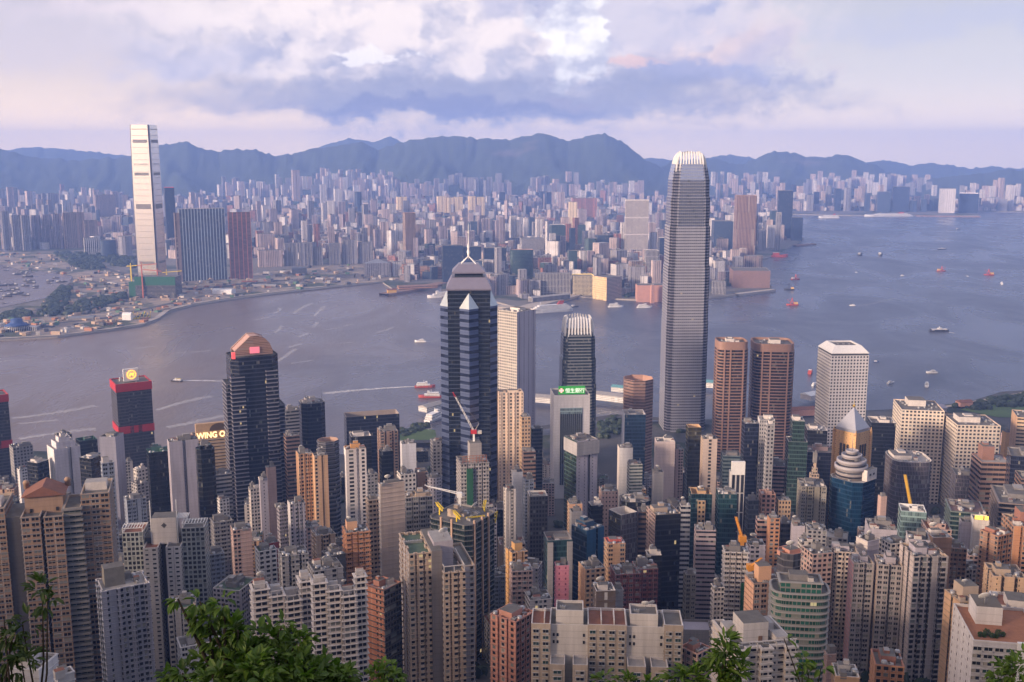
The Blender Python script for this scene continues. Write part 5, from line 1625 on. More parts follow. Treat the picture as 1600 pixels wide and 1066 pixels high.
def scaffold_tower():
    spec = (713, 720, 764, 725); loc, rz, W, D, H = site(*spec, 765, 24)
    root = thing('apartment_tower', 'scaffolded grey tower with a green net strip before the star plan tower', 'apartment tower', loc, rz)
    m = apt('raw_concrete', (0.38, 0.35, 0.35), 1, bw=2.2, wx=0.62, wy=0.6, blank=0.0, curtain=0.35, stain=0.9)
    poly, mis = plan('bays', W, D); body(root, poly, [0 if i == 0 else 0 for i in mis], -15, H, [m, m, m, RIM_G, RIM_G], 1.2, (3.0, 0.45, 0.3), R_GREY)
    mb = MB(); mb.box(-W * 0.19, -D / 2 - 1.0, H - 76, W * 0.22, 1.2, 72); mb.build('netting', NET_G, root)
    rust = plain('rust_scaffold', (0.30, 0.13, 0.09), 0.8)
    mb = MB()
    for i in range(8):
        x = (-0.42 + 0.12 * i) * W; mb.bar((x, -D / 2 + 1, H - 1), (x, -D / 2 + 1, H + 5.5), 0.35)
    for z in (1.5, 3.5, 5.5):
        mb.bar((-0.42 * W, -D / 2 + 1, H + z), (0.42 * W, -D / 2 + 1, H + z), 0.35)
    mb.build('scaffolding', rust, root)
    mb = MB(); mb.box(0.08 * W, 0, H - 1.2, W * 0.42, D * 0.45, 15, 0, 1); mb.build('core_wall', [blank_wall('concrete', (0.3, 0.28, 0.28)), R_GREY], root)
    fit('water_tank', root, W * 0.38, -D * 0.2, H - 1.2, 0, 1.2)
    cr = thing('tower_crane', 'red and white luffing crane on the scaffolded grey tower', 'tower crane', (loc[0] + W * 0.05, loc[1] + 1, loc[2] + H + 13.8))
    mb = MB(); mb.bar((0, 0, 0), (0, 0, 6), 1.5); mb.build('mast', WHITE_P, cr)
    mb = MB(); mb.box(0, 0, 6, 4.5, 3, 3); mb.build('slewing_cab', RED, cr)
    a, b = Vector((0, 0, 8)), Vector((-15.5, -3, 39))
    for k in range(2):
        mb = MB(); p, q = a.lerp(b, 0.0 if k == 0 else 0.88), a.lerp(b, 0.88 if k == 0 else 1.0)
        for o in (-0.6, 0.6):
            mb.bar(p + Vector((o, 0, 0)), q + Vector((o * (0.6 if k == 0 else 0.2), 0, 0)), 0.35)
        n = 9 if k == 0 else 2
        for i in range(n):
            s = p.lerp(q, i / n); e = p.lerp(q, (i + 1) / n); mb.bar(s + Vector((-0.55, 0, 0)), e + Vector((0.55, 0, 0)), 0.22)
        mb.build('jib' if k == 0 else 'jib_tip', WHITE_P if k == 0 else RED, cr)
    mb = MB(); mb.bar((1.2, 0, 9), (4, 0, 14), 0.5); mb.bar((4, 0, 14), tuple(b), 0.1); mb.build('stay', STEEL, cr)
    mb = MB(); mb.box(4.5, 0, 6, 3, 2.6, 2.4); mb.build('counterweight', plain('concrete_block', (0.4, 0.38, 0.36), 0.9), cr)


scaffold_tower()
A(760, 764, 776, 790, 'thin grey pencil tower at the right foot of the scaffolded tower', front=a_lil1, d=770)

# --- centre east
O(776, 808, 837, 488, 'tall pale tower with a white window grid and lilac flank behind the star plan tower', front=fac('lilac_shear', (0.42, 0.39, 0.45), (0.16, 0.16, 0.2), fh=3.4, bw=9, wx=0.16, wy=0.6, lit=0), side=grid('bone', (0.50, 0.46, 0.42), bw=3.2, wx=0.6, wy=0.6), d=1290, rim=RIM_W, near=1.5)
O(776, 779, 818, 614, 'cream tower with tall slot windows right of the star plan tower', kind='cols', front=fac('cream_slots', (0.66, 0.52, 0.41), (0.03, 0.028, 0.028), fh=3.4, bw=4.2, wx=0.34, wy=0.62, lit=0), d=1000, rim=plain('cream_rim', (0.66, 0.53, 0.42), 0.8), parapet=3, near=1)
O(812, 815, 829, 652, 'narrow cream annex stuck to the cream slot windowed tower', front=g_tan, d=985)
O(828, 831, 848, 670, 'dark brown slab left of the white framed tower', front=r_dk, d=1060)
O(815, 818, 837, 706, 'brown grey striped block under the cream slot windowed tower', front=r_brn, d=935, near=1.5)
A(799, 801, 817, 738, 'white low tower with a blank face near the cream slot windowed tower', front=b_wht, side=a_wht, d=865)
A(816, 820, 834, 750, 'small blue grey tenement beside the white blank faced tower', front=a_blu, d=850)
A(786, 790, 806, 765, 'grey and white pencil block right of the thin grey pencil tower', kind='bays', front=a_pal1, d=770)
O(824, 828, 856, 776, 'charcoal office with a white roof enclosure', front=g_dk, d=820, rim=RIM_W, parapet=4, near=2)
O(882, 901, 934, 690, 'grey tower with a cantilevered top storey block and small dark windows', kind='slot', front=a_lil4, side=c_green, recess=b_dk, d=900, rim=RIM_G, parapet=2, roof=R_PALE, crown=lambda r, W, D, z, g: [MB_box(r, 'roof_cantilever', (0, -0.8, z - 11, W * 1.06, D * 1.1, 12), [b_gry, R_GREY])])
O(966, 1000, 1029, 597, 'brown striped eight sided tower with a stone crown', kind='oct', front=rib('umber_stripe', (0.25, 0.155, 0.125), (0.03, 0.026, 0.028), wy=0.55), d=1250, ledge=(3.8, 0.35, 1.5), ledgemat=plain('umber_band', (0.30, 0.19, 0.155), 0.7), rim=plain('rose_stone', (0.44, 0.26, 0.20), 0.7), parapet=9, near=2)
O(972, 976, 1009, 648, 'blue glass tower with white roof dishes before the brown striped tower', front=c_blue, side=blank_wall('ice', (0.5, 0.5, 0.55)), d=1080, rim=RIM_W, parapet=5, dish=1.6, near=2, roof=R_GREY)
A(965, 968, 989, 700, 'blank white slim tower with a rounded top', front=b_wht, side=b_pal, d=960, near=1)
A(980, 984, 1004, 726, 'green grey flats with white bands behind the blank white slim tower', front=rib('green_white', (0.44, 0.45, 0.43), (0.08, 0.10, 0.09), fh=3.1, wy=0.55), d=930)
A(1023, 1026, 1055, 690, 'plain pale pink slab with one dark roof opening', front=blank_wall('shell', (0.56, 0.47, 0.46), 0.12), d=960, rim=RIM_W, near=0.5)
A(1053, 1056, 1068, 702, 'weathered narrow tower attached right of the pale pink slab', front=a_pnk1, d=970)
A(1019, 1022, 1037, 738, 'small grey tower overlapping the pale pink slab', front=b_gry, d=870, near=2)
A(886, 890, 910, 788, 'peach topped small tower with a grey lower front', front=plain('peach_render', (0.62, 0.36, 0.22), 0.8), side=a_tan1, d=790)
O(890, 893, 910, 800, 'grey plain box in front of the peach topped tower', front=b_gry, d=770, near=0.5)
O(919, 924, 942, 790, 'black block with white roof brackets near the peach topped tower', front=c_blk, d=800, rim=RIM_W)
A(936, 940, 966, 768, 'pink block with a regular grid of tiny windows', front=g_pnk, d=860, near=3)
O(967, 972, 1018, 785, 'dark twin drum roofed block with white coils behind the framed office', kind='cham', front=c_blk, d=800, near=3, rim=RIM_G)
O(951, 970, 996, 805, 'grey roofed office with a white framed overhang', front=vert_l, side=c_blk, d=735, rim=RIM_W, parapet=10, roof=R_GREY)
O(995, 998, 1020, 800, 'brown black striped block right of the white framed overhang office', front=r_brn, d=745)
O(1010, 1024, 1064, 805, 'big black glass block with a pink edge and cluttered roof', front=c_blk, side=a_pnk1, d=715, near=3, rim=RIM_B, roof=R_GREY)
O(1062, 1064, 1079, 790, 'slim white banded office between the two dark glass blocks', front=r_wht, d=760)
O(1076, 1080, 1113, 772, 'blue glass tower with a tan stone spine and tan pediment', kind='cols', front=c_teal, side=c_teal, recess=c_teal, d=795, rim=plain('tan_stone', (0.50, 0.33, 0.19), 0.8), parapet=6, core=(0.4, 0.5), tall=7, corewall=plain('tan_stone', (0.50, 0.33, 0.19), 0.8), crown=lambda r, W, D, z, g: [MB_box(r, 'stone_spine', (0, -D / 2 - 0.2, -5, W * 0.36, 1.6, z + 6), [g_tan, R_PALE], 2.6)])
O(1119, 1123, 1152, 772, 'deep teal glass block right of the tan spined tower', front=c_teal, d=775, near=2.5, rim=RIM_G)
O(1085, 1088, 1119, 828, 'mauve office with close ribbon windows below the tan spined tower', front=rib('mauve', (0.36, 0.29, 0.31), fh=3.3, wy=0.42), d=690, near=2)
A(1095, 1099, 1121, 686, 'tall narrow beige tower with one black window column', front=fac('beige_strip', (0.46, 0.37, 0.32), (0.03, 0.03, 0.03), fh=3.2, bw=9, wx=0.2, wy=0.62, lit=0), side=a_bei1, d=900)
O(1072, 1076, 1096, 668, 'olive glass tower under a tan arched top', front=c_olive, d=985, rim=plain('tan_stone', (0.50, 0.33, 0.19), 0.8), parapet=7, near=0.5)
O(1139, 1143, 1164, 740, 'white curved top block with black openings', front=vert_w, side=b_wht, d=900, rim=WHITE_P, near=0.5, crown=lambda r, W, D, z, g: [MB_box(r, 'white_screen', (0, -D * 0.4, z, W, 3, 12), [WHITE_P, WHITE_P])])
O(1159, 1164, 1186, 662, 'black tower with a stepped roof left of the stone gridded tower', front=c_navy, d=950, near=2)
O(1184, 1187, 1211, 656, 'pale stone tower with a fine square grid and white edge', front=g_stone, side=b_wht, d=950, rim=RIM_W, near=1.5)
O(1126, 1130, 1158, 712, 'teal banded low office behind the white curved top block', front=rib('teal', (0.13, 0.17, 0.19), (0.03, 0.05, 0.06)), d=990)
A(1186, 1190, 1212, 772, 'rust pink block with an arched top storey', front=grid('rust', (0.45, 0.26, 0.21), bw=3.4, wx=0.6, wy=0.6), d=800, rim=plain('rust_rim', (0.45, 0.27, 0.22), 0.8), parapet=3)
A(1181, 1184, 1202, 812, 'pink low block with dark ribbon windows near the rust pink block', front=r_pnk, d=735)
O(1165, 1170, 1186, 782, 'grey glass low tower behind the orange crane', front=c_grey, d=800)
O(893, 917, 944, 830, 'deep blue cut away tower with a sloped left shoulder', kind='slot', front=blank_wall('royal_blue', (0.012, 0.075, 0.16), 0.12), side=c_blue, d=660, rim=plain('royal_rim', (0.03, 0.08, 0.15), 0.5), near=2.5, parapet=1)
O(849, 856, 894, 845, 'dark glass block inside a grey stone frame', front=c_teal, d=640, rim=plain('grey_frame', (0.24, 0.22, 0.22), 0.8), parapet=4, near=2.5, crown=lambda r, W, D, z, g: [MB_box(r, 'stone_frame', (s * (W / 2 - 1.6), -D / 2 - 0.5, -10, 3.4, 1.6, z + 13), [b_gry, R_GREY]) for s in (-1, 1)])
A(867, 869, 889, 884, 'small bright pink tower with a few tiny windows', front=fac('candy_pink', (0.56, 0.22, 0.29), (0.2, 0.06, 0.1), fh=3.4, bw=4, wx=0.22, wy=0.4, lit=0), d=600, near=1)
A(790, 800, 824, 864, 'orange ochre tower with a white tank room on top', front=a_tan1, side=plain('ochre', (0.58, 0.34, 0.14), 0.8), d=585, kind='cross', core=(0.5, 0.5), tall=5, corewall=plain('ochre', (0.58, 0.34, 0.14), 0.8))
A(796, 800, 832, 893, 'pink grey tenement front below the orange ochre tower', kind='bays', front=a_pnk1, d=560, near=2)
A(904, 915, 946, 890, 'ochre weathered flats with a white roof ladder', front=a_tan, side=b_tan, d=590, near=2)
A(944, 950, 977, 850, 'ochre hotel block with a red railed drum on its roof', front=a_tan2, d=640, rim=plain('red_rail', (0.5, 0.12, 0.1), 0.6), near=1.5)
A(953, 962, 1000, 898, 'maroon flats with red gabled roofs, left part', kind='bays', front=a_mar, d=600, roof=R_RED, near=2, group='maroon flats')
A(988, 996, 1028, 890, 'maroon flats with red gabled roofs, right part', kind='bays', front=a_mar, d=610, roof=R_RED, near=2, group='maroon flats')
O(1008, 1012, 1034, 868, 'grey framed black block right of the maroon flats', front=c_blk, d=640, rim=RIM_W)
A(926, 932, 962, 924, 'dark brown lift core block with a large white dish', front=fac('umber_core', (0.11, 0.085, 0.075), (0.30, 0.29, 0.3), fh=6, bw=7, wx=0.16, wy=0.7, lit=0), d=530, dish=1.5, rim=RIM_W, core=(0.5, 0.4), tall=3)
A(958, 961, 974, 922, 'grey blue annex right of the dark brown dish block', front=b_gry, d=540)
A(820, 828, 862, 938, 'low white rooftops with a pale green rim left of the symmetrical block', front=a_pal1, d=545, near=3)


A(766, 806, 836, 972, 'salmon pink gabled block with a dark recessed flank', kind='bays', front=apt('salmon_dark', (0.30, 0.16, 0.135), 0), side=apt('salmon', (0.50, 0.24, 0.18), 0, wx=0.4, blank=0.1, ac=0.2), d=465, rim=plain('salmon_rim', (0.5, 0.25, 0.19), 0.8), roof=R_RED, near=2)


def symmetrical_block():
    d = 440; a0 = at(948, 975, d); g = ground_z(a0[0], d)
    az = atan2(a0[0], d)
    root = thing('apartment_tower', 'broad beige symmetrical block with two white stair cores in the foreground', 'apartment tower', (a0[0], d, g), -az + radians(2))
    Z = lambda v: at(948, v, d + 6)[2] - g
    k = d / FPX / cos(PITCH) * 1.06
    X = lambda u: (u - 948) * k
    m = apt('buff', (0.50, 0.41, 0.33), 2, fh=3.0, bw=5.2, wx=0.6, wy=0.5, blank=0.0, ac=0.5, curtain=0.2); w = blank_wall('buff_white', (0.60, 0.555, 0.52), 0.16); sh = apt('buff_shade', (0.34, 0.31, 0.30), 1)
    def blk(x0, x1, y0, dd, v, mt, nm, roof=R_GREY, rim=RIM_W):
        p2 = [(X(x0), y0), (X(x1), y0), (X(x1), y0 + dd), (X(x0), y0 + dd)]
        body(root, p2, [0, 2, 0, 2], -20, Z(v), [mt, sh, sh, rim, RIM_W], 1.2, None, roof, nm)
        return X(x0), X(x1), y0, Z(v)
    pl = blank_wall('buff', (0.46, 0.375, 0.30), 0.25)
    blk(831, 861, 0, 16, 968, pl, 'wing_wall', R_RED); blk(919, 979, 0.4, 18, 968, pl, 'wing_wall', R_RED); blk(1037, 1066, 0.6, 16, 966, pl, 'wing_wall')
    for us, y in (((838.5, 853.5), 0), ((926.5, 941.5, 956.5, 971.5), 0.4), ((1044.5, 1058.5), 0.6)):
        windows(root, [X(u) for u in us], y, Z(968) - 4.2, 10, 3.0, int(us[0]), 1.08)
    for x0, x1, v in ((860, 920, 972), (979, 1038, 972)):
        blk(x0, x1, 2.2, 18, v, w, 'core_wall')
    for x0, x1, v, r in ((869, 912, 953, R_GREY), (985, 1028, 956, R_GREY)):
        x0, x1, y0, z = blk(x0, x1, 4.5, 11, v, w, 'lift_block', r)
        if x1 > 15:
            fit('satellite_dish', root, x0 + 7, 10, z + 0.2, 0, 1.2); fit('satellite_dish', root, x0 + 10, 12, z + 0.2, 0.3, 1.0)
        fit('cooling_unit', root, x0 + 3, 9, z - 1.2)
    for x0, x1 in ((861, 884), (896, 919), (980, 1008), (1016, 1042)):
        blk(x0, x1, -7.5, 9.6, 1018, pl, 'lower_wing', R_PALE)
        windows(root, [X((x0 + x1) / 2)], -7.5, Z(1018) - 4.4, 5, 3.0, x0, 1.5)
    for u in (866, 872, 913, 985, 991, 1033):
        for i in range(2):
            mb = MB(); mb.box(X(u), 2.1, Z(990) - i * 3.4, 0.9, 0.25, 1.4); mb.build('window', BLACK, root)
    for u in (851, 940, 960):
        mb = MB(); mb.box(X(u), 9, Z(968) - 1.2, 0.5, 12, 2.4); mb.build('roof_divider', RIM_W, root)


symmetrical_block()
A(1062, 1090, 1112, 1022, 'pink white low flats right of the symmetrical block', front=a_pnk, d=440, rim=plain('salmon_rim', (0.5, 0.25, 0.19), 0.8), near=2)
tower((1064, 1068, 1112, 984), 'market_hall', 'hall', 'low hall with a sloped lilac grey roof among the towers', front=b_gry, d=600, roof=plain('lilac_roof', (0.34, 0.32, 0.38), 0.7), clut=False, rim=RIM_G)
O(1068, 1072, 1088, 898, 'small grey green tenement under the mauve ribbon office', front=a_olv, d=640)

# --- east residential front
A(1130, 1133, 1169, 862, 'pale slim tower with stacked dark balconies and a green net on its edge', kind='bays', front=apt('oat', (0.55, 0.48, 0.44), 3, fh=3.0, bw=4.6, blank=0.1), side=a_pal1, d=605, near=1.5, ledge=(3.0, 0.7, 0.4), ledgemat=RIM_W, crown=lambda r, W, D, z, g: [MB_box(r, 'netting', (W * 0.36, -D / 2 - 1.4, z - 96, W * 0.24, 1.0, 78), [NET_G, NET_G])])
A(1111, 1116, 1132, 918, 'low pale stepped flats left of the pale slim tower', front=a_pal1, d=575)
A(1166, 1172, 1196, 852, 'grey mauve block with a white dish behind the scaffolded brown flats', front=a_lil, d=640, dish=1.4)
A(1164, 1178, 1211, 912, 'brown and peach flats wrapped in orange scaffold poles', front=a_brn2, side=blank_wall('peach', (0.58, 0.34, 0.23)), d=535, core=(0.6, 0.5), tall=9, corewall=plain('peach_render', (0.62, 0.36, 0.22), 0.8))
O(1208, 1232, 1259, 868, 'six sided grey glass penthouse tower with pink corner ribs', kind='oct', front=rib('slate_glass', (0.13, 0.125, 0.14), (0.06, 0.06, 0.07), wy=0.8), d=535, rim=plain('salmon_rim', (0.5, 0.25, 0.19), 0.8), parapet=2.5, dish=1.6, near=0.5)
A(1202, 1208, 1298, 925, 'green glass curved balcony block with a stepped back penthouse', kind='squircle', front=fac('green_balcony', (0.24, 0.235, 0.22), (0.02, 0.085, 0.065), fh=3.2, bw=4.5, wx=0.92, wy=0.74, curtain=0.12, mull=1.0), depth=26, d=470, ledge=(3.2, 0.8, 0.5), ledgemat=plain('grey_balcony', (0.30, 0.29, 0.28), 0.7), rim=RIM_G, setbacks=[(0.72, 0.6, 5.5)], near=1)
A(1253, 1270, 1301, 866, 'pale pink flats behind the green glass curved block', front=a_pnk, d=585, near=2.5)
A(1247, 1252, 1268, 846, 'narrow pink tower with a small roof house', front=a_pal1, d=625)


def estate_pair():
    for spec, d, lab, kind, fr, sd in (((1300, 1304, 1342, 862), 590, 'pale strip windowed apartment tower, leftmost of the east estate', 'cols', apt('shellw', (0.56, 0.46, 0.40), 1), a_pal1),
                                       ((1326, 1334, 1366, 880), 565, 'grey apartment tower with a pink edge in the middle of the east estate', 'slot', apt('mouse', (0.36, 0.325, 0.32), 2, bw=3.4, blank=0.05), apt('rose', (0.52, 0.29, 0.29), 4)),
                                       ((1366, 1372, 1411, 882), 560, 'grey apartment tower with cream edges next to the pink edged one', 'twin', apt('mouse', (0.36, 0.325, 0.32), 2, bw=3.4, blank=0.05), b_bei),
                                       ((1406, 1428, 1482, 870), 545, 'grey apartment tower with a plain pale flank in the east estate', 'saw', apt('mouse2', (0.34, 0.31, 0.315), 5, bw=2.6), blank_wall('flank', (0.50, 0.43, 0.41), 0.15))):
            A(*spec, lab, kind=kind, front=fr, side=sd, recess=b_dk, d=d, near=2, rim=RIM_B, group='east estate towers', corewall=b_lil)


estate_pair()
A(1338, 1356, 1374, 846, 'grey lilac lift tower with a blank face above the east estate', front=b_lil, side=b_pal, d=600, near=1)
A(1416, 1420, 1453, 842, 'grey blank rooftop tower beside a tan one', front=b_lil, side=b_pal, d=575, near=0.5)
A(1444, 1458, 1488, 840, 'tan plain tower with a white rimmed roof and dish', front=blank_wall('clay', (0.36, 0.22, 0.15)), side=b_tan, d=590, rim=RIM_W, dish=1.5, near=0.5)
A(1374, 1392, 1418, 850, 'pale flats with a green roof canopy and plants', front=a_pal, d=610, roof=R_GREEN, near=2.5)
A(1478, 1484, 1511, 856, 'brown flats with a red tile roof right of the tan rimmed tower', kind='bays', front=a_brn1, d=610, roof=R_RED, near=1)
A(1532, 1560, 1582, 838, 'brown brick estate block with a white roof deck', kind='cross', front=a_org, side=a_brn, d=585, roof=R_PALE, rim=plain('brick_rim', (0.32, 0.15, 0.11), 0.8), near=2)
A(1566, 1584, 1640, 822, 'brown brick estate tower with a tall square lift head at the right edge', kind='bays', front=a_org, side=a_brn, d=590, rim=RIM_B, core=(0.45, 0.5), tall=8, corewall=plain('brick_rim', (0.32, 0.15, 0.11), 0.8))
A(1508, 1514, 1537, 868, 'pink grey weathered flats left of the brown brick estate', front=a_pnk, d=640, near=2)
A(1476, 1500, 1541, 940, 'olive tan apartment tower with a stepped pale roof', kind='twin', front=apt('ochre_grey', (0.33, 0.245, 0.16), 4, blank=0.1, wx=0.3), side=b_tan, recess=b_dk, d=470, core=(0.6, 0.6), tall=7, rim=RIM_B, roof=R_PALE)
A(1538, 1552, 1604, 900, 'tan U shaped apartment tower with a dark inner recess', kind='cross', front=apt('sandstone', (0.52, 0.36, 0.24), 4, blank=0.3), recess=b_dk, d=530, rim=RIM_B, near=1.5)
A(1546, 1560, 1640, 960, 'white flats with a red roof and dark windows at the right edge', front=a_wht2, d=440, roof=R_RED, rim=RIM_W, near=2)


def dish_flats():
    spec = (1490, 1521, 1640, 1000); loc, rz, W, D, H = site(*spec, 385)
    root = thing('apartment_tower', 'white flats with a planted roof garden and large white dish in the right foreground', 'apartment tower', loc, rz)
    fr = apt('chalk', (0.52, 0.50, 0.52), 2, fh=3.0, bw=4.6, wx=0.72, wy=0.5, blank=0.05, ac=0.3); sd = fac('chalk_side', (0.62, 0.58, 0.57), (0.10, 0.07, 0.07), fh=3.2, bw=9, wx=0.12, wy=0.4, lit=0)
    pl = blank_wall('chalk_front', (0.46, 0.44, 0.46), 0.25)
    windows(root, [(-0.44 + 0.145 * i) * W for i in range(7) if i != 4], -D / 2, H - 4.0, 9, 3.1, 5, 1.35)
    poly, _ = p_rect(W, D); body(root, poly, [0, 2, 0, 2], -20, H, [pl, pl, sd, RIM_W, RIM_W], 1.2, (3.1, 0.12, 0.3), plain('terracotta_deck', (0.30, 0.13, 0.07), 0.9, 0, 0.3, 0.5))
    mb = MB(); mb.box(-W * 0.14, D * 0.2, H - 1.2, W * 0.36, D * 0.36, 7.6, 0, 1); mb.build('roof_block', [blank_wall('chalk', (0.6, 0.57, 0.57), 0.12), plain('brown_roof', (0.13, 0.115, 0.10), 0.9)], root)
    fit('satellite_dish', root, -W * 0.19, D * 0.1, H + 6.2, 0.2, 1.7)
    mb = MB(); mb.box(W * 0.14, -D / 2 - 0.4, -20, 3.2, 1.6, H + 20.5); mb.build('white_pier', WHITE_P, root)
    rng = random.Random(4)
    for i in range(7):
        leafy('roof_shrub', root, (-W * 0.36 + i * 1.5, -D * 0.3 + rng.uniform(-1.5, 1.5), H - 1.2), rng.uniform(0.8, 1.5), rng.uniform(1.4, 2.6), i)


dish_flats()


def white_terrace():
    spec = (1114, 1152, 1246, 1016); loc, rz, W, D, H = site(*spec, 388)
    root = thing('apartment_tower', 'white flats with open roof terraces and a big blank lift room in the foreground', 'apartment tower', loc, rz)
    fr = apt('ivory', (0.60, 0.55, 0.51), 3, fh=3.1, bw=5.6, wx=0.82, wy=0.48, blank=0.0, ac=0.2); sd = apt('ivory_side', (0.58, 0.50, 0.44), 4)
    poly, mis = p_steps(W, D, [(1.2, 0), (1.6, 2.5), (1.2, 0), (1.6, 2.5), (1.2, 0)]); body(root, poly, mis, -20, H, [fr, sd, sd, RIM_W, RIM_W], 1.3, (3.1, 0.5, 0.8), R_GREY)
    mb = MB(); mb.box(-W * 0.06, D * 0.02, H - 1.3, W * 0.42, D * 0.42, 8.0, 0, 1); mb.build('lift_room', [blank_wall('ivory', (0.56, 0.52, 0.50), 0.18), R_GREY], root)
    mb = MB(); mb.box(-W * 0.06 + 2, D * 0.02 - D * 0.21 - 0.12, H - 1.3, 1.6, 0.3, 2.2); mb.build('door', plain('rust_door', (0.2, 0.12, 0.08), 0.8), root)
    mb = MB()
    for x in (-0.47, -0.16, 0.16, 0.47):
        mb.bar((x * W, -D / 2 + 0.5, H - 1), (x * W, -D / 2 + 0.5, H + 2.6), 0.4)
    mb.bar((-0.49 * W, -D / 2 + 0.5, H + 2.6), (0.49 * W, -D / 2 + 0.5, H + 2.6), 0.4); mb.build('roof_frame', RIM_W, root)
    for x, y in ((0.3, 0.25), (-0.35, 0.2), (0.33, -0.2)):
        mb = MB(); mb.box(x * W, y * D, H - 1.3, W * 0.2, D * 0.24, 3.0, 0, 1); mb.build('roof_hut', [RIM_W, R_PALE], root)
    for i in range(4):
        fit('cooling_unit', root, (-0.4 + 0.22 * i) * W, -D * 0.35, H - 1.3)


white_terrace()
A(1361, 1368, 1413, 1038, 'orange brown small flats with a sloped roof edge at the bottom', front=a_org, side=plain('ochre_clay', (0.5, 0.26, 0.15), 0.8), d=420, rim=plain('brick_rim', (0.32, 0.15, 0.11), 0.8), near=1)
A(1300, 1306, 1343, 1056, 'tan rooftop with white sheds at the bottom edge', front=b_tan, d=400, rim=RIM_W, near=2)
A(1288, 1293, 1306, 1022, 'narrow pink slab tower right of the green glass curved block', front=b_pnk, d=450, near=0.5)

# --- east commercial
O(1352, 1358, 1402, 826, 'grey rough rendered block with a roof shed', front=b_lil, side=a_lil4, d=675, near=3)
O(1404, 1408, 1448, 798, 'pale teal glass block with a white roof frame', front=curt('aqua', (0.20, 0.30, 0.30), (0.24, 0.31, 0.31), gmetal=0.35), d=720, rim=WHITE_P, parapet=3, near=0.5, roof=R_GREY)
A(1440, 1448, 1487, 826, 'pink building with hipped tile roofs behind the tan rimmed tower', front=a_pnk, d=690, roof=R_RED, setbacks=[(0.6, 0.6, 4)])
O(1228, 1232, 1262, 690, 'green glass tower with pale frames and a set back top', front=c_green, side=c_blk, d=915, rim=RIM_W, setbacks=[(0.62, 0.9, 20)], near=1)
O(1196, 1199, 1210, 664, 'slim grey tower with white edges by the stone gridded tower', front=g_gry, d=905, rim=RIM_W)
O(1258, 1262, 1293, 672, 'black block with a white parapet in front of the porthole windowed tower', front=c_blk, d=1060, rim=RIM_W, roof=R_PALE, near=2)
O(1258, 1262, 1308, 706, 'wide black tower with a pink roof deck left of the orange stone tower', front=c_navy, d=980, rim=plain('rose_deck', (0.33, 0.25, 0.26), 0.8), near=0.5)
A(1262, 1266, 1282, 752, 'stone building stepping up to a thin white spire', front=a_bei1, d=860, setbacks=[(0.75, 0.75, 7), (0.6, 0.6, 6), (0.5, 0.5, 6)], core=(0.4, 0.4), tall=9, near=0)
O(1246, 1252, 1292, 760, 'brown stone mid rise with balconies before the wide black tower', kind='bays', front=a_olv, d=830, near=2)
A(1213, 1217, 1236, 782, 'sandy block with close square windows', front=g_tan, d=800, near=1)
A(1199, 1203, 1219, 810, 'salmon block with a square roof opening', front=a_org, d=715, near=0.5)
O(1217, 1221, 1238, 818, 'dark ribbed slim block beside the salmon block', front=r_dk, d=725)
O(1236, 1240, 1258, 822, 'lilac plain slab below the green glass tower', front=b_lil, d=710)
A(1258, 1262, 1292, 828, 'shadowed tenement with a pale vertical fin', front=a_gry, d=700, near=2)
O(1195, 1199, 1232, 728, 'rose grey office with fine windows behind the sandy block', front=r_pnk, d=960)
O(1355, 1362, 1400, 660, 'black office tower with a white slanted roof edge', front=c_blk, d=1085, rim=RIM_W, parapet=3, near=0.5)
O(1372, 1377, 1386, 776, 'slim pink tower right of the blue glass tower', front=b_pnk, d=800, near=0.3)
O(1379, 1398, 1461, 722, 'round cornered dark tower with white piers and a latticed roof', kind='squircle', front=vert_l, side=vert_w, d=880, rim=RIM_W, parapet=2, near=3, roof=R_PALE, depth=34)
O(1396, 1409, 1476, 640, 'cream gridded slab tower, farther left of the matching pair', front=g_cream, d=1165, rim=plain('cream_rim', (0.62, 0.54, 0.46), 0.8), near=2, core=(0.42, 0.4), tall=7, corewall=RIM_W, group='cream gridded pair')
O(1474, 1496, 1564, 664, 'cream gridded slab tower, nearer right of the matching pair', front=g_cream, d=1120, rim=plain('cream_rim', (0.62, 0.54, 0.46), 0.8), near=3, core=(0.5, 0.4), tall=6, corewall=RIM_W, group='cream gridded pair')
O(1466, 1469, 1482, 645, 'dark recessed slab between the cream gridded pair', front=r_brn, d=1190, near=0.3)
O(1518, 1534, 1581, 722, 'brown office with pale ribbon bands and a brown roof box', front=rib('cocoa', (0.30, 0.20, 0.17), (0.03, 0.026, 0.026), fh=4.6, wy=0.5, bw=5), d=930, rim=plain('cocoa_rim', (0.28, 0.17, 0.14), 0.8), roof=R_PALE, core=(0.4, 0.45), tall=13, corewall=plain('cocoa', (0.24, 0.13, 0.10), 0.8), near=0.5)
O(1574, 1580, 1640, 712, 'black glass tower at the right edge', front=c_navy, d=900)
O(1486, 1494, 1534, 742, 'grey glass lower block in front of the nearer cream slab', front=vert_l, d=985)
O(1581, 1590, 1640, 652, 'beige ribbon banded tower at the right edge', front=rib('biscuit', (0.55, 0.41, 0.27), (0.05, 0.04, 0.035), fh=4.2, wy=0.4, bw=4), side=b_tan, d=1150, rim=RIM_B)
O(1566, 1572, 1584, 676, 'small yellow block by the beige ribbon banded tower', front=plain('ochre', (0.58, 0.34, 0.14), 0.8), d=1220, near=0.3)
O(1478, 1486, 1540, 798, 'green grey ledged office with a brown roof', front=c_green, d=800, ledge=(3.8, 0.7, 0.7), ledgemat=plain('green_ledge', (0.16, 0.19, 0.18), 0.7), near=2, roof=plain('rust_roof', (0.16, 0.10, 0.09), 0.9))
O(1550, 1562, 1640, 784, 'dark tiered office with heavy ledges at the right edge', front=c_blk, d=830, ledge=(4.0, 1.2, 0.9), ledgemat=plain('taupe_ledge', (0.24, 0.19, 0.17), 0.7), near=2.5)
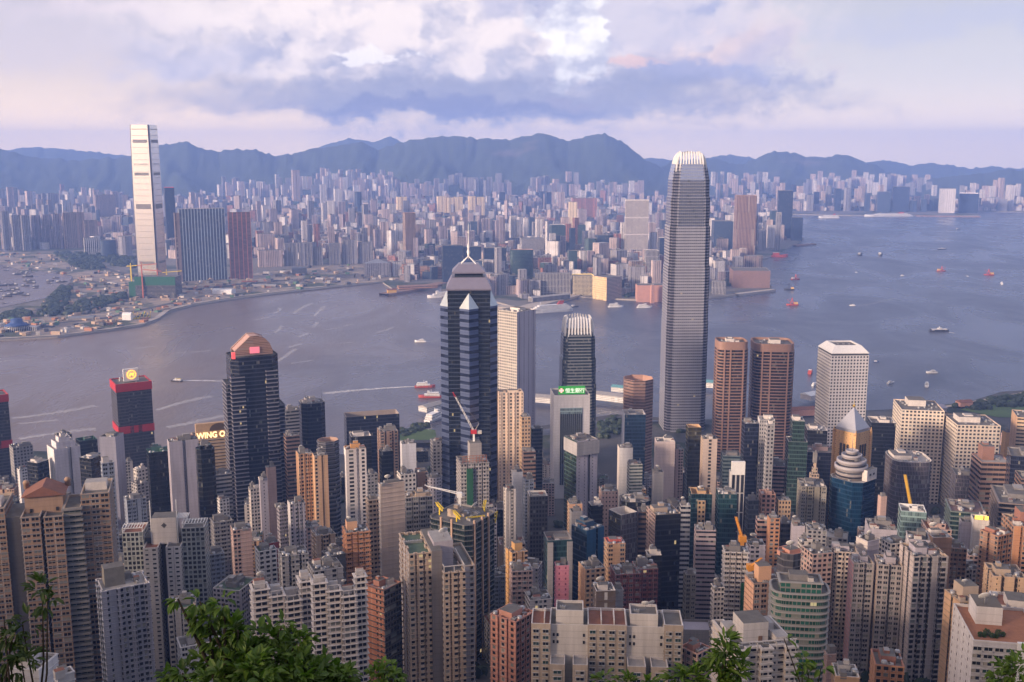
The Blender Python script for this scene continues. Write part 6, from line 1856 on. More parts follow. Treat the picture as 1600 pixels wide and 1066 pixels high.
O(1499, 1503, 1521, 815, 'lilac tower with an arched roof top', front=a_lil4, d=720, near=0.5)
O(1517, 1521, 1546, 812, 'white flanked tower with two lit yellow roof panels', front=b_pal, side=b_wht, d=712, near=0.5, rim=RIM_W, crown=lambda r, W, D, z, g: [MB_box(r, 'lit_panel', (x * W, -D * 0.42, z + 1.4, W * w, 0.6, 2.6), [glow('yellow_panel', (1.0, 0.62, 0.08), 1.2)] * 2) for x, w in ((-0.15, 0.5), (0.33, 0.22))])
O(1586, 1596, 1640, 748, 'brown podium tower by the dark tiered office', front=r_brn, d=870)

# ------------------------------------------------------------------ the far shore
def cone_roof(r, W, D, z):
    mb = MB(); mb.loft([[(-W / 2, -D / 2, z), (W / 2, -D / 2, z), (W / 2, D / 2, z), (-W / 2, D / 2, z)], [(-1, -1, z + 14), (1, -1, z + 14), (1, 1, z + 14), (-1, 1, z + 14)]], 0, 0, 0)
    return mb.build('pyramid_roof', plain('slate_blue_roof', (0.26, 0.27, 0.31), 0.7), r)


def dist_at(v, z=4.0):
    return flat(800, v, z)[1]


def K(xl, xm, xr, yt, yb, label, name='high_rise', cat='high rise', front=None, kind='rect', group=None, **kw):
    kw.setdefault('clut', False)
    kw.setdefault('parapet', 1.5)
    d = dist_at(yb)
    if d > 8100:
        d = 7600.0
        while d < 10000 and at(xm, yt, d)[2] - hill_z(xm, d) > 125:
            d += 60
        kw['gz'] = hill_z(xm, d)
    return tower((xl, xm, xr, yt), name, cat, label, kind=kind, front=front, d=d, group=group, **kw)


f_pnk = apt('far_pink', (0.46, 0.37, 0.36), 1, bw=6, wx=0.45, wy=0.55, fh=3); f_wht = apt('far_white', (0.60, 0.57, 0.57), 1, bw=6, wx=0.4, wy=0.5, fh=3); f_gry = apt('far_grey', (0.28, 0.27, 0.30), 1, bw=6, wx=0.5, wy=0.6, fh=3)
f_brn = apt('far_brown', (0.25, 0.19, 0.18), 1, bw=7, wx=0.5, wy=0.6, fh=3); f_mau = apt('far_mauve', (0.30, 0.25, 0.28), 1, bw=7, wx=0.5, wy=0.6, fh=3); f_yel = apt('far_yellow', (0.72, 0.58, 0.40), 1, bw=8, wx=0.35, wy=0.5, fh=3)
f_blu = curt('far_blue', (0.05, 0.075, 0.12), (0.07, 0.09, 0.13), fh=4); f_nvy = curt('far_navy', (0.025, 0.04, 0.075), fh=4); f_red = apt('far_red', (0.34, 0.15, 0.12), 1, bw=6, fh=3)
f_org = rib('far_orange', (0.42, 0.24, 0.17), fh=5, bw=20, wy=0.35); f_tea = curt('far_teal', (0.05, 0.085, 0.09), fh=4); f_gld = fac('floodlit_stone', (0.66, 0.49, 0.27), (0.28, 0.19, 0.09), fh=6, bw=6, wx=0.5, wy=0.5, lit=0.2)
stripe_b = fac('white_striped_blue', (0.40, 0.45, 0.52), (0.035, 0.06, 0.10), fh=3.6, bw=9.5, wx=0.74, wy=0.85, lit=0, gmetal=0.5, blank=0.0, curtain=0.04)
stripe_r = fac('red_striped_brown', (0.40, 0.15, 0.12), (0.10, 0.075, 0.08), fh=3.2, bw=13, wx=0.80, wy=0.8, lit=0, curtain=0.0)

K(277, 279, 353, 327, 440, 'broad blue tower wall with white vertical stripes beside the gold flashing tower', front=stripe_b, rim=RIM_W, depth=40)
K(271, 272, 280, 333, 443, 'dark brown end slab on the flank of the white striped blue tower wall', front=f_brn)
K(355, 356, 391, 332, 437, 'brown tower with red vertical stripes right of the white striped blue wall', front=stripe_r, depth=30)
K(255, 257, 272, 293, 395, 'dark slab with a lit red cap behind the gold flashing tower', front=f_nvy, rim=glow('red_cap', (0.9, 0.15, 0.15), 0.3), parapet=8)
for x0, x1, yt in ((47, 63, 337), (64, 79, 336), (80, 95, 335)):
    K(x0, x0 + 2, x1, yt, 389, 'mauve estate slab in the row of three above the moored barges', front=f_mau, group='mauve row of three', kind='twin')
K(96, 98, 131, 333, 389, 'wide brown estate slab right of the mauve row of three', front=f_brn, kind='bays')
K(129, 131, 152, 345, 388, 'lower brown estate slab ending the dark row', front=f_brn, kind='bays')
K(147, 149, 179, 305, 356, 'broad mauve block towering behind the dark estate row', front=f_mau, kind='bays')
for i, (x0, x1) in enumerate(((0, 14), (16, 31), (-18, -2), (31, 46))):
    K(x0, x0 + 2, x1, 331 + 6 * (i % 2), 392, 'grey estate tower at the left edge above the typhoon shelter', front=f_gry, group='grey estate at the left edge', kind='twin')
K(130, 131, 153, 372, 398, 'white striped podium block near the foot of the gold flashing tower', front=fac('white_stripe', (0.6, 0.58, 0.56), (0.05, 0.05, 0.06), fh=40, bw=8, wx=0.5, wy=1, lit=0))
K(155, 157, 182, 376, 402, 'low blue grey round block right of the white striped podium', front=f_blu, kind='round')
K(182, 185, 207, 370, 402, 'low greenish round block left of the gold flashing tower', front=f_gry, kind='round')
K(629, 633, 649, 333, 412, 'slender brown tower standing alone above the bay', front=fac('brown_ribs', (0.33, 0.23, 0.19), (0.06, 0.05, 0.05), fh=60, bw=5, wx=0.5, wy=1, lit=0), rim=plain('rose_stone', (0.44, 0.26, 0.20), 0.7))
for i, (x0, x1, yt, yb) in enumerate(((443, 465, 381, 416), (466, 488, 380, 416), (489, 504, 387, 415), (512, 532, 381, 414), (533, 558, 376, 413), (559, 583, 379, 412))):
    K(x0, x0 + 2, x1, yt, yb, 'grey slab of the wall like estate above the reclaimed site', front=f_gry, group='grey wall estate', kind='cols')
K(400, 402, 428, 366, 402, 'pale slab left of the grey wall estate, farther west', front=f_pnk, kind='bays')
K(428, 430, 452, 368, 400, 'pale slab left of the grey wall estate, touching it', front=f_gry, kind='bays')
K(402, 404, 442, 392, 418, 'low pale block in front of the two pale slabs', front=f_pnk)
K(690, 692, 723, 384, 442, 'dark blue slab just left of the star plan tower mast', front=f_nvy)
K(722, 724, 752, 386, 441, 'dark blue slab directly behind the star plan tower mast', front=f_nvy)
K(755, 757, 791, 388, 443, 'dark blue slab just right of the star plan tower mast', front=f_nvy)
K(796, 798, 834, 391, 452, 'round cornered greenish grey hotel tower by the ocean pier', front=f_tea, kind='squircle', depth=45, rim=plain('rose_stone', (0.44, 0.26, 0.20), 0.7))
K(852, 855, 858, 346, 420, 'very thin cream tower right of the greenish hotel', front=f_wht)
K(812, 815, 850, 373, 410, 'white fronted office block behind the greenish hotel', front=r_wht)
K(858, 862, 884, 352, 405, 'dark green roofed block with a lit white roof sign', front=f_tea, rim=WHITE_P)
K(912, 916, 934, 373, 428, 'stepped glass tower carrying a tilted pink sign board', front=f_tea, kind='cham')
K(930, 934, 952, 368, 425, 'blue glass tower right of the tilted sign', front=f_blu)
for i, (x0, x1, yt) in enumerate(((682, 697, 307), (697, 709, 309), (709, 723, 308), (731, 743, 307), (744, 757, 308))):
    K(x0, x0 + 2, x1, yt, 348, 'sunlit yellow housing tower in the bright cluster of five', front=f_yel, group='bright yellow five', kind='twin')
K(619, 621, 636, 308, 350, 'sunlit pale yellow block left of the bright cluster of five', front=f_yel, kind='twin')
K(553, 555, 566, 300, 345, 'dark blue round tower in the middle of the far city', front=f_nvy, kind='round')
K(521, 523, 534, 295, 340, 'tall white tower left of the dark blue round tower', front=f_wht)
K(455, 457, 468, 266, 330, 'lone pale tower rising before the ridge', front=f_pnk, kind='twin')
K(977, 978, 1014, 312, 412, 'cream grey tower with cross bands and a flat overhanging top', front=fac('cream_tall', (0.46, 0.42, 0.40), (0.11, 0.10, 0.10), fh=4, bw=4, wx=0.62, wy=0.6), depth=30, ledge=(62, 1.0, 4), rim=RIM_W, parapet=4)
K(1007, 1010, 1030, 392, 440, 'teal striped white tower below the cream grey tower', front=vert_w, rim=RIM_W)
K(1028, 1031, 1046, 372, 425, 'dark slab behind the left edge of the tallest silver tower', front=f_nvy, rim=WHITE_P)
K(1148, 1152, 1183, 306, 412, 'tan brown obelisk tower with stepped shoulders across the water', front=fac('brown_obelisk', (0.33, 0.21, 0.17), (0.06, 0.05, 0.05), fh=60, bw=5, wx=0.5, wy=1, lit=0), setbacks=None, rim=plain('rose_stone', (0.44, 0.26, 0.20), 0.7))
K(1172, 1174, 1184, 338, 411, 'dark shoulder slab on the right of the tan brown obelisk', front=f_brn)
K(1215, 1217, 1240, 298, 372, 'blue black glass tower on the tip of the far promontory', front=f_nvy)
K(1236, 1238, 1255, 340, 376, 'lower blue black wing beside the promontory tower', front=f_nvy)
K(1198, 1200, 1216, 352, 388, 'white grey block behind the promontory tower', front=f_wht)
K(1162, 1164, 1192, 400, 424, 'low dark hotel block at the foot of the tan brown obelisk', front=f_brn)
K(836, 838, 892, 428, 462, 'long white low mall block on the ocean pier', name='mall_block', cat='mall', front=vert_w, depth=60)
K(893, 896, 928, 431, 462, 'long cream lit mall block with yellow outline', name='mall_block', cat='mall', front=grid('lit_cream', (0.62, 0.53, 0.36), bw=4, wx=0.7, wy=0.6), depth=60, rim=glow('amber_outline', (1.0, 0.7, 0.2), 0.5))
K(926, 948, 972, 434, 468, 'cubic floodlit golden store at the end of the cream mall', name='mall_block', cat='mall', front=rib('store_flank', (0.40, 0.34, 0.31), wy=0.3), side=f_gld)
K(993, 996, 1040, 446, 470, 'low salmon terminal building with a clock tower', name='terminal', cat='terminal', front=plain('terminal_brick', (0.45, 0.24, 0.19), 0.8))
K(1016, 1018, 1023, 448, 472, 'slim brick clock tower by the water', name='clock_tower', cat='clock tower', front=plain('terminal_brick', (0.45, 0.24, 0.19), 0.8), setbacks=[(0.7, 0.7, 6)], rim=RIM_W)
for i, (x0, x1) in enumerate(((628, 640), (641, 654), (655, 668), (669, 690))):
    K(x0, x0 + 1, x1, 413 + i * 1.5, 436, 'orange brown warehouse block in the row above the ferry pier', name='warehouse', cat='warehouse', front=f_org, group='orange warehouse row', depth=40)
K(612, 614, 628, 410, 432, 'pale warehouse with a white roof left of the orange row', name='warehouse', cat='warehouse', front=f_wht)
K(598, 600, 612, 410, 430, 'red brown block left of the pale warehouse', front=f_red)
K(568, 570, 610, 412, 434, 'grey hall with a pyramid roof near the ferry pier', name='station_hall', cat='hall', front=f_gry, rim=R_PALE, crown=lambda r, W, D, z, g: [cone_roof(r, W, D, z)])
K(1140, 1146, 1204, 423, 450, 'windowless brown culture hall with a swept roof at the tip of the shore', name='culture_hall', cat='hall', front=plain('brown_tile', (0.20, 0.125, 0.11), 0.8), depth=70)
K(1112, 1114, 1134, 440, 460, 'low blue white gallery block left of the culture hall', name='gallery', cat='hall', front=vert_w)
K(1084, 1088, 1112, 376, 420, 'grey office blocks right of the tallest silver tower', front=f_gry)
K(1112, 1116, 1146, 346, 398, 'pale blue office block left of the tan brown obelisk', front=f_blu)
K(893, 896, 940, 310, 345, 'long salmon roofed blocks under the hill east of the yellow cluster', front=f_red)
K(800, 802, 824, 350, 372, 'terracotta apartment block right of the star plan tower mast', front=f_red)
K(876, 878, 890, 340, 395, 'salmon tower behind the green roofed block', front=f_pnk)
K(888, 890, 902, 316, 372, 'cream tower with a pointed head in the eastern city', front=f_yel)
K(1370, 1372, 1392, 300, 331, 'blue grey office slab behind the far cruise ship', front=f_blu)
K(1394, 1396, 1422, 292, 331, 'dark blue office slab behind the far cruise ship bow', front=f_nvy)
K(1468, 1470, 1494, 295, 333, 'white fan topped tower on the far east shore', front=f_wht)
K(1498, 1500, 1530, 302, 332, 'dark stadium like hall with a lit white top on the far east shore', front=f_nvy, rim=glow('lit_band', (1.0, 0.85, 0.75), 0.8), parapet=9)


def cluster(us, vt, vb, n, wpx, mats, label, seed, kinds=('twin', 'rect', 'cross'), name='housing_tower', cat='housing tower', shape=None):
    rng = random.Random(seed); out = []
    for i in range(n):
        t = (i + rng.uniform(0.1, 0.9)) / n
        u = us[0] + (us[1] - us[0]) * t; w = rng.uniform(*wpx)
        lo, hi = (vt if shape is None else shape(t))
        yt = rng.uniform(lo, hi); yb = rng.uniform(*vb)
        d = dist_at(yb); m = rng.choice(mats)
        K(u - w / 2, u - w / 2 + w * rng.uniform(0.05, 0.35), u + w / 2, yt, yb, label, name, cat, front=m, kind=rng.choice(kinds), group=label[:60], rim=rng.choice((RIM_W, RIM_G)))


PALES = [f_pnk, f_wht, f_wht, f_pnk, f_gry]
cluster((342, 425), (276, 296), (306, 318), 17, (6, 10), PALES, 'pale housing tower in the estate below the ridge, right of the gold flashing tower', 21)
cluster((428, 490), (272, 292), (304, 316), 12, (6, 9), PALES, 'pale housing tower around the lone tower before the ridge', 22)
cluster((492, 616), (262, 282), (302, 318), 30, (6, 10), PALES, 'pale housing tower in the densest rows under the twin peaked far hills', 23)
cluster((500, 620), (285, 303), (318, 330), 18, (7, 11), PALES + [f_mau], 'pale block in the second row below the densest housing rows', 24)
cluster((616, 700), (279, 296), (305, 318), 18, (6, 10), [f_gry, f_mau, f_gry, f_pnk], 'bluish hazy housing tower left of the bright cluster of five', 25)
cluster((700, 800), (270, 288), (302, 312), 16, (6, 11), [f_gry, f_mau, f_gry], 'bluish hazy housing tower above the bright cluster of five', 26)
cluster((828, 906), (268, 292), (303, 316), 16, (8, 12), [f_gry, f_pnk, f_gry], 'tall hazy slab in the estate below the highest peak', 27)
cluster((900, 1006), (280, 300), (308, 320), 20, (6, 10), PALES, 'pale housing tower between the highest peak and the tallest silver tower', 28)
cluster((760, 900), (295, 312), (322, 338), 20, (8, 13), PALES + [f_mau, f_nvy], 'mid rise block east of the bright cluster of five', 29)
cluster((1112, 1150), (268, 290), (306, 318), 8, (6, 10), PALES, 'pale housing tower right of the silver tower crown', 30)
cluster((1150, 1216), (264, 290), (304, 320), 14, (6, 10), PALES, 'pale housing tower behind the tan brown obelisk', 31)
cluster((1216, 1262), (285, 305), (316, 330), 9, (7, 11), PALES + [f_nvy], 'hazy tower behind the promontory', 32)
cluster((1262, 1365), (262, 284), (304, 316), 22, (7, 11), PALES, 'pale housing tower in the estate under the two round hills', 33)
cluster((1262, 1380), (288, 308), (322, 331), 16, (8, 13), [f_nvy, f_blu, f_pnk, f_gry], 'blue grey waterfront block under the two round hills', 34)
cluster((1365, 1462), (271, 290), (306, 320), 17, (7, 10), PALES, 'pale housing tower above the far cruise ship', 35)
cluster((1425, 1470), (300, 314), (326, 332), 7, (8, 12), [f_nvy, f_blu, f_pnk], 'blue grey block on the shore beside the far cruise ship', 36)
cluster((1500, 1606), (277, 298), (312, 328), 20, (7, 11), PALES, 'pale tower in the far estate at the right edge', 37)
cluster((1534, 1606), (304, 312), (326, 330), 8, (10, 15), PALES, 'low wide block by the water at the right edge', 38)
cluster((0, 200), (292, 306), (330, 345), 22, (7, 12), PALES + [f_mau], 'pale block in the western city behind the dark estate rows', 39)
cluster((0, 140), (310, 326), (345, 362), 15, (8, 13), PALES + [f_mau, f_brn], 'mid rise block just behind the dark estate rows', 40)
cluster((256, 420), (300, 318), (330, 350), 20, (8, 13), PALES + [f_mau], 'block between the white striped blue wall and the ridge', 41)
cluster((392, 640), (312, 340), (350, 372), 34, (8, 15), PALES + [f_mau, f_mau, f_gry], 'city block in the dense middle of the far shore', 42, name='city_block', cat='city block')
cluster((392, 690), (345, 370), (378, 398), 34, (9, 16), PALES + [f_mau, f_red, f_gry, f_brn], 'city block behind the grey wall estate', 43, name='city_block', cat='city block')
cluster((650, 870), (335, 362), (370, 395), 30, (9, 16), PALES + [f_mau, f_red, f_blu, f_nvy], 'city block behind the dark blue slabs', 44, name='city_block', cat='city block')
cluster((840, 1040), (340, 372), (388, 415), 28, (9, 16), PALES + [f_mau, f_red, f_tea, f_blu], 'city block around the cream grey cross banded tower', 45, name='city_block', cat='city block')
cluster((870, 1040), (390, 412), (425, 440), 20, (9, 16), PALES + [f_mau, f_red, f_tea], 'city block behind the golden floodlit store', 46, name='city_block', cat='city block')
cluster((1110, 1220), (330, 360), (370, 396), 16, (9, 15), PALES + [f_mau, f_nvy], 'city block around the tan brown obelisk', 47, name='city_block', cat='city block')
cluster((1100, 1165), (385, 408), (415, 430), 9, (9, 15), PALES + [f_mau, f_brn], 'low block behind the culture hall', 48, name='city_block', cat='city block')


def inside(poly, x, y):
    c = False; n = len(poly)
    for i in range(n):
        x1, y1 = poly[i]; x2, y2 = poly[(i + 1) % n]
        if (y1 > y) != (y2 > y) and x < (x2 - x1) * (y - y1) / (y2 - y1) + x1:
            c = not c
    return c


KPOLY = [flat(u, v, 4)[:2] for u, v in COAST] + [(2300, 9800), (-8500, 9800), (-8500, 2500)]
SITE = [(-160, 500), (0, 488), (60, 478), (100, 460), (116, 440), (112, 431), (88, 427), (62, 423), (44, 428), (22, 419), (0, 413), (-160, 411), (-160, 394), (0, 394), (100, 396), (150, 412), (200, 428), (300, 438), (420, 425), (520, 415), (612, 412), (625, 436), (598, 440), (545, 444.5), (480, 451), (420, 458), (350, 467), (300, 475), (262, 485), (246, 497), (222, 506), (170, 514), (90, 524), (0, 529), (-160, 543)]
SPOLY = [flat(u, v, 4)[:2] for u, v in SITE]
tag((lambda mb: (mb.face([(x, y, 4.5) for x, y in (SPOLY if sum(a[0] * b[1] - b[0] * a[1] for a, b in zip(SPOLY, SPOLY[1:] + SPOLY[:1])) > 0 else SPOLY[::-1])]), mb.build('reclaimed_ground', M_SITE))[1])(MB()), kind='structure')
SHEL = [(-90, 486), (0, 481), (30, 475), (70, 467), (92, 456), (110, 441), (113, 432), (88, 428), (62, 424), (44, 429), (22, 420), (0, 414), (-90, 412)]
tag((lambda mb, p: (mb.face([(x, y, 4.9) for x, y in (p if sum(a[0] * b[1] - b[0] * a[1] for a, b in zip(p, p[1:] + p[:1])) > 0 else p[::-1])]), mb.build('shelter_water', M_WATER))[1])(MB(), [flat(u, v, 4)[:2] for u, v in SHEL]), kind='structure')
SHPOLY = [flat(u, v, 4)[:2] for u, v in SHEL]


def distant_city():
    """the thousands of small blocks between the buildings that can be told apart"""
    rng = random.Random(77); mb = MB()
    mats = [f_pnk, f_wht, f_gry, f_mau, f_red, f_brn, f_blu, f_tea, R_PALE, R_GREY]
    n = 0
    while n < 4200:
        u = rng.uniform(-60, 1260); v = 302 + (470 - 302) * rng.random() ** 1.35
        x, y, _ = flat(u, v, 4)
        if y > 9300 or not inside(KPOLY, x, y) or inside(SPOLY, x, y) or inside(SHPOLY, x, y):
            continue
        if u < 260 and v > 390 or (u < 610 and v > 405) or (u > 1090 and v > 440):
            continue
        if not all(inside(KPOLY, x + a, y + b) for a, b in ((-60, -60), (60, -60), (0, -90))):
            continue
        w, d = rng.uniform(14, 44), rng.uniform(14, 40)
        h = rng.choice((14, 22, 30, 40, 45, 60)) * rng.uniform(0.7, 1.25) + (rng.random() < 0.08) * rng.uniform(20, 60)
        if y > 5200: h += rng.uniform(0, 45); 
        m = rng.choice((0, 0, 0, 1, 1, 1, 2, 2, 2, 3, 3, 3, 0, 1, 2, 3, 4, 5, 6, 7, 2, 0))
        mb.box(x, y, 3, w, d, h, m, rng.choice((8, 8, 9)), 7.0, rng.uniform(-0.6, 0.6), False)
        if rng.random() < 0.5: mb.box(x + rng.uniform(-4, 4), y + rng.uniform(-4, 4), 3 + h, w * 0.3, d * 0.35, 5, 9, 8, None, 0, False)
        n += 1
    rng2 = random.Random(5)
    k = 0
    while k < 420:
        u = rng2.uniform(1225, 1620); v = rng2.uniform(322, 331.5)
        x, y, _ = flat(u, v, 4)
        w, d, h = rng2.uniform(20, 60), rng2.uniform(20, 50), rng2.choice((15, 25, 40, 60)) * rng2.uniform(0.7, 1.3)
        mb.box(x, max(y, 7350), 3, w, d, h, rng2.choice((0, 1, 2, 3, 6)), 8, 7.0, rng2.uniform(-0.5, 0.5), False); k += 1
    tag(mb.build('distant_city', mats), kind='stuff')


distant_city()


def crowns(name, pts, mat, seed, label=None):
    """woodland read as one mass: many small uneven crowns"""
    rng = random.Random(seed); mb = MB()
    for x, y, z, r in pts:
        n, m = 7, 4; rings = []
        for j in range(m):
            t = (j + 0.35) / m * pi * 0.62
            rr = r * sin(t + 0.25); zz = z + r * (1.15 - 1.15 * (1 - cos(t)) ) 
            rings.append([(x + rr * cos(2 * pi * i / n + j) * rng.uniform(0.75, 1.25), y + rr * sin(2 * pi * i / n + j) * rng.uniform(0.75, 1.25), zz * rng.uniform(0.97, 1.03)) for i in range(n)])
        mb.loft(rings[::-1], 0, None, 0, False)
    return tag(mb.build(name, mat), kind='stuff')


M_WOOD = leaf_material('woodland', (0.012, 0.026, 0.012), (0.045, 0.07, 0.03), 0.08)


def belt(pix, n, seed, r=(5, 11), z=4.0):
    rng = random.Random(seed); poly = [flat(u, v, z)[:2] for u, v in pix]
    xs = [p[0] for p in poly]; ys = [p[1] for p in poly]; out = []
    while len(out) < n:
        x, y = rng.uniform(min(xs), max(xs)), rng.uniform(min(ys), max(ys))
        if inside(poly, x, y):
            out.append((x, y, z + 0.5, rng.uniform(*r)))
    return out


wood = belt([(84, 396), (130, 396), (160, 408), (162, 424), (120, 420)], 260, 1) + belt([(150, 398), (212, 402), (212, 420), (175, 416)], 160, 2) + belt([(60, 495), (78, 468), (96, 448), (110, 452), (104, 480), (86, 496)], 190, 3) + \
    belt([(96, 492), (120, 474), (196, 460), (196, 468), (150, 484), (110, 495)], 190, 4) + belt([(0, 494), (30, 487), (50, 490), (46, 497), (0, 503)], 90, 5) + belt([(370, 322), (470, 312), (480, 318), (400, 332)], 140, 6, (10, 22)) + \
    belt([(780, 360), (830, 345), (850, 352), (812, 372)], 140, 7, (8, 16)) + belt([(1120, 300), (1180, 298), (1180, 303), (1120, 305)], 80, 8, (14, 28)) + belt([(540, 358), (600, 350), (640, 355), (560, 364)], 110, 9, (7, 14)) + \
    belt([(975, 462), (992, 455), (994, 462), (978, 466)], 50, 10, (4, 7)) + belt([(1120, 442), (1150, 440), (1150, 446), (1122, 450)], 50, 11, (4, 7)) + belt([(740, 372), (790, 366), (800, 374), (745, 380)], 90, 12, (7, 12))
crowns('woodland', wood, M_WOOD, 1)


def far_works():
    """construction yards, sheds and cranes round the gold tower"""
    rng = random.Random(31)
    # netted podium of the gold tower
    c = flat(238, 468, 4); root = thing('netted_podium', 'green netted podium under construction at the foot of the gold flashing tower', 'building site', c)
    m = plain('podium_concrete', (0.16, 0.15, 0.15), 0.85)
    mb = MB(); mb.box(0, 60, 0, 112, 60, 58, 0, 1); mb.build('podium', [rib('podium', (0.17, 0.16, 0.16), wy=0.6), R_GREY], root)
    mb = MB(); mb.box(0, 29.0, 36, 114, 1.6, 24); mb.build('netting', NET_G, root)
    mb = MB(); mb.box(-66, 45, 0, 20, 20, 44); mb.build('netting', NET_G, root)
    for i, (u, v, h, s) in enumerate(((224, 466, 92, 1), (248, 462, 70, -1), (207, 462, 84, 1), (262, 458, 60, 1))):
        p = flat(u, v, 4); r = thing('tower_crane', ('red brown crane in front of the green netting', 'red brown crane at the right of the green netting', 'yellow crane at the left of the green netting', 'yellow crane far right of the green netting')[i], 'tower crane', p)
        col = YELLOW if i > 1 else plain('rust_red', (0.40, 0.11, 0.06), 0.7)
        mb = MB(); mb.bar((0, 0, 0), (0, 0, h), 3.0); mb.build('mast', col, r)
        mb = MB(); mb.bar((-s * 12, 0, h), (s * 42, 6, h + 4), 2.2); mb.bar((0, 0, h), (0, 0, h + 9), 1.6); mb.build('jib', col, r)
    sheds = [(350, 459, 58, 30, 14, WHITE_P, 'long white tent shed on the reclaimed waterfront'), (415, 449, 70, 22, 9, R_PALE, 'pale low shed on the yard by the bay'), (540, 434, 60, 40, 10, R_GREY, 'grey low shed at the east end of the yard'), (128, 500, 60, 26, 9, plain('steel_grey_roof', (0.16, 0.17, 0.19), 0.6), 'grey low hall on the west promenade'),
             (200, 500, 22, 16, 18, WHITE_P, 'small white angled kiosk near the yellow machines'), (500, 440, 26, 18, 12, RIM_W, 'white low box with square openings in the middle of the yard'), (390, 443, 46, 20, 8, plain('red_shed', (0.4, 0.14, 0.08), 0.8), 'red roofed shed right of the white striped blue wall'), (468, 428, 50, 26, 22, plain('dark_vault', (0.15, 0.15, 0.16), 0.5), 'dark vaulted station roof behind the yard')]
    for u, v, w, d, h, m, lab in sheds:
        p = flat(u, v, 4); r = thing('shed', lab, 'shed', p, rng.uniform(-0.15, 0.3))
        mb = MB(); mb.box(0, 0, 0, w, d, h * 0.7, 0); mb.build('wall', RIM_G if m is not WHITE_P else WHITE_P, r)
        mb = MB(); n = 8; mb.loft([[(x, d / 2 * cos(pi * i / n) * 1.02, h * 0.7 + 0.05 + h * 0.35 * sin(pi * i / n)) for i in range(n + 1)] for x in (-w / 2, w / 2)], 0, 0, 0); mb.build('roof', m, r)
    # clutter of the building yards
    mb = MB(); cols = [plain('yard_white', (0.48, 0.45, 0.42), 0.8), plain('yard_rust', (0.34, 0.16, 0.09), 0.8), plain('yard_dark', (0.08, 0.08, 0.09), 0.8), YELLOW, plain('yard_sand', (0.42, 0.31, 0.22), 0.9), plain('yard_green', (0.08, 0.16, 0.10), 0.8)]
    n = 0
    while n < 680:
        u = rng.uniform(-40, 620); v = rng.uniform(396, 528); x, y, _ = flat(u, v, 4)
        if not inside(SPOLY, x, y) or inside(SHPOLY, x, y): continue
        mb.box(x, y, 4.4, rng.uniform(4, 22), rng.uniform(4, 14), rng.uniform(2, 8), rng.choice((0, 0, 1, 2, 2, 4, 4, 5, 0, 4, 1, 2, 4, 4, 2, 2, 4)), None, None, rng.uniform(0, 3), False); n += 1
    tag(mb.build('yard_clutter', cols), kind='stuff')
    p = flat(22, 518, 4); r = thing('pavilion', 'blue roofed white vent building on the western promenade', 'pavilion', p)
    mb = MB(); mb.lathe(0, 16, [(27, 0), (27, 12), (25, 12.2)], 20); mb.build('wall', vert_w, r)
    mb = MB(); mb.lathe(0, 16, [(28, 12), (20, 15), (13, 20), (13, 26), (6, 28), (0.2, 28.5)], 20); mb.build('roof', plain('cobalt_roof', (0.02, 0.06, 0.20), 0.6), r)
    mb = MB(); mb.box(30, 20, 0, 34, 22, 9); mb.build('annex', vert_w, r)
    for i in range(7):
        u0 = 200 + i * 5.5; q = flat(u0, 500 - i * 0.4, 4); rr = thing('yellow_rig', 'yellow piling rig in the huddle by the white kiosk', 'piling rig', q, 0, 'yellow piling rigs')
        mb = MB(); mb.box(0, 0, 0, 6, 4, 4); mb.build('body', YELLOW, rr)
        mb = MB(); mb.bar((2, 0, 3), (rng.uniform(4, 9), 0, rng.uniform(12, 20)), 1.1); mb.build('boom', YELLOW, rr)


far_works()
# sea walls, piers and roads of the far shore
def strip(name, pix, w, z, mat, z0=None):
    pts = [flat(u, v, z) for u, v in pix]; mb = MB()
    L = []; R = []
    for i, p in enumerate(pts):
        a = Vector(pts[max(i - 1, 0)]); b = Vector(pts[min(i + 1, len(pts) - 1)]); d = (b - a).normalized(); s = Vector((-d.y, d.x, 0)) * w / 2
        L.append(tuple(Vector(p) + s)); R.append(tuple(Vector(p) - s))
    for i in range(len(pts) - 1):
        mb.face([R[i], R[i + 1], L[i + 1], L[i]])
        if z0 is not None:
            for P, q in ((R, 1), (L, -1)):
                a, b = P[i], P[i + 1]; f = [(a[0], a[1], z0), (b[0], b[1], z0), b, a]; mb.face(f if q > 0 else f[::-1])
    return mb.build(name, mat)


M_ROAD = plain('asphalt', (0.06, 0.058, 0.06), 0.9, 0, 0.3, 0.05)
M_PAVE = plain('pale_promenade', (0.40, 0.35, 0.30), 0.9, 0, 0.3, 0.05)
tag(strip('path', [(-60, 536), (0, 528.5), (90, 523.5), (170, 513.5), (222, 505.5), (244, 497), (262, 484), (300, 474.5), (350, 466), (420, 457), (480, 450), (545, 443.5)], 13, 5.0, M_PAVE), kind='structure')
for i, pix in enumerate(([(113, 436), (200, 446), (300, 452), (420, 440), (560, 428)], [(0, 508), (90, 505), (170, 496), (240, 480), (320, 462)], [(1112, 392), (1135, 405), (1150, 420), (1135, 440)], [(120, 405), (180, 424), (260, 440)])):
    tag(strip('road', pix, 16, 5.1 + 0.03 * i, M_ROAD), kind='structure')
for pix, w, lab in (([(600, 459), (640, 452), (692, 441)], 36, 'brown ferry pier jutting from the orange warehouses'), ([(776, 478), (820, 480), (905, 458)], 42, 'long white ocean pier beside the cruise ship'), ([(1150, 459), (1208, 452)], 20, 'curved promenade deck below the culture hall'), ([(1240, 383), (1272, 380.5)], 26, 'grey finger pier beside the blue black promontory tower'), ([(1430, 336.5), (1532, 338)], 30, 'long runway pier behind the far cruise ship')):
    tag(strip('pier', pix, w, 6.5, M_PAVE if 'white' in lab or 'deck' in lab else plain('brown_deck', (0.24, 0.15, 0.11), 0.9), -1), lab, 'pier')


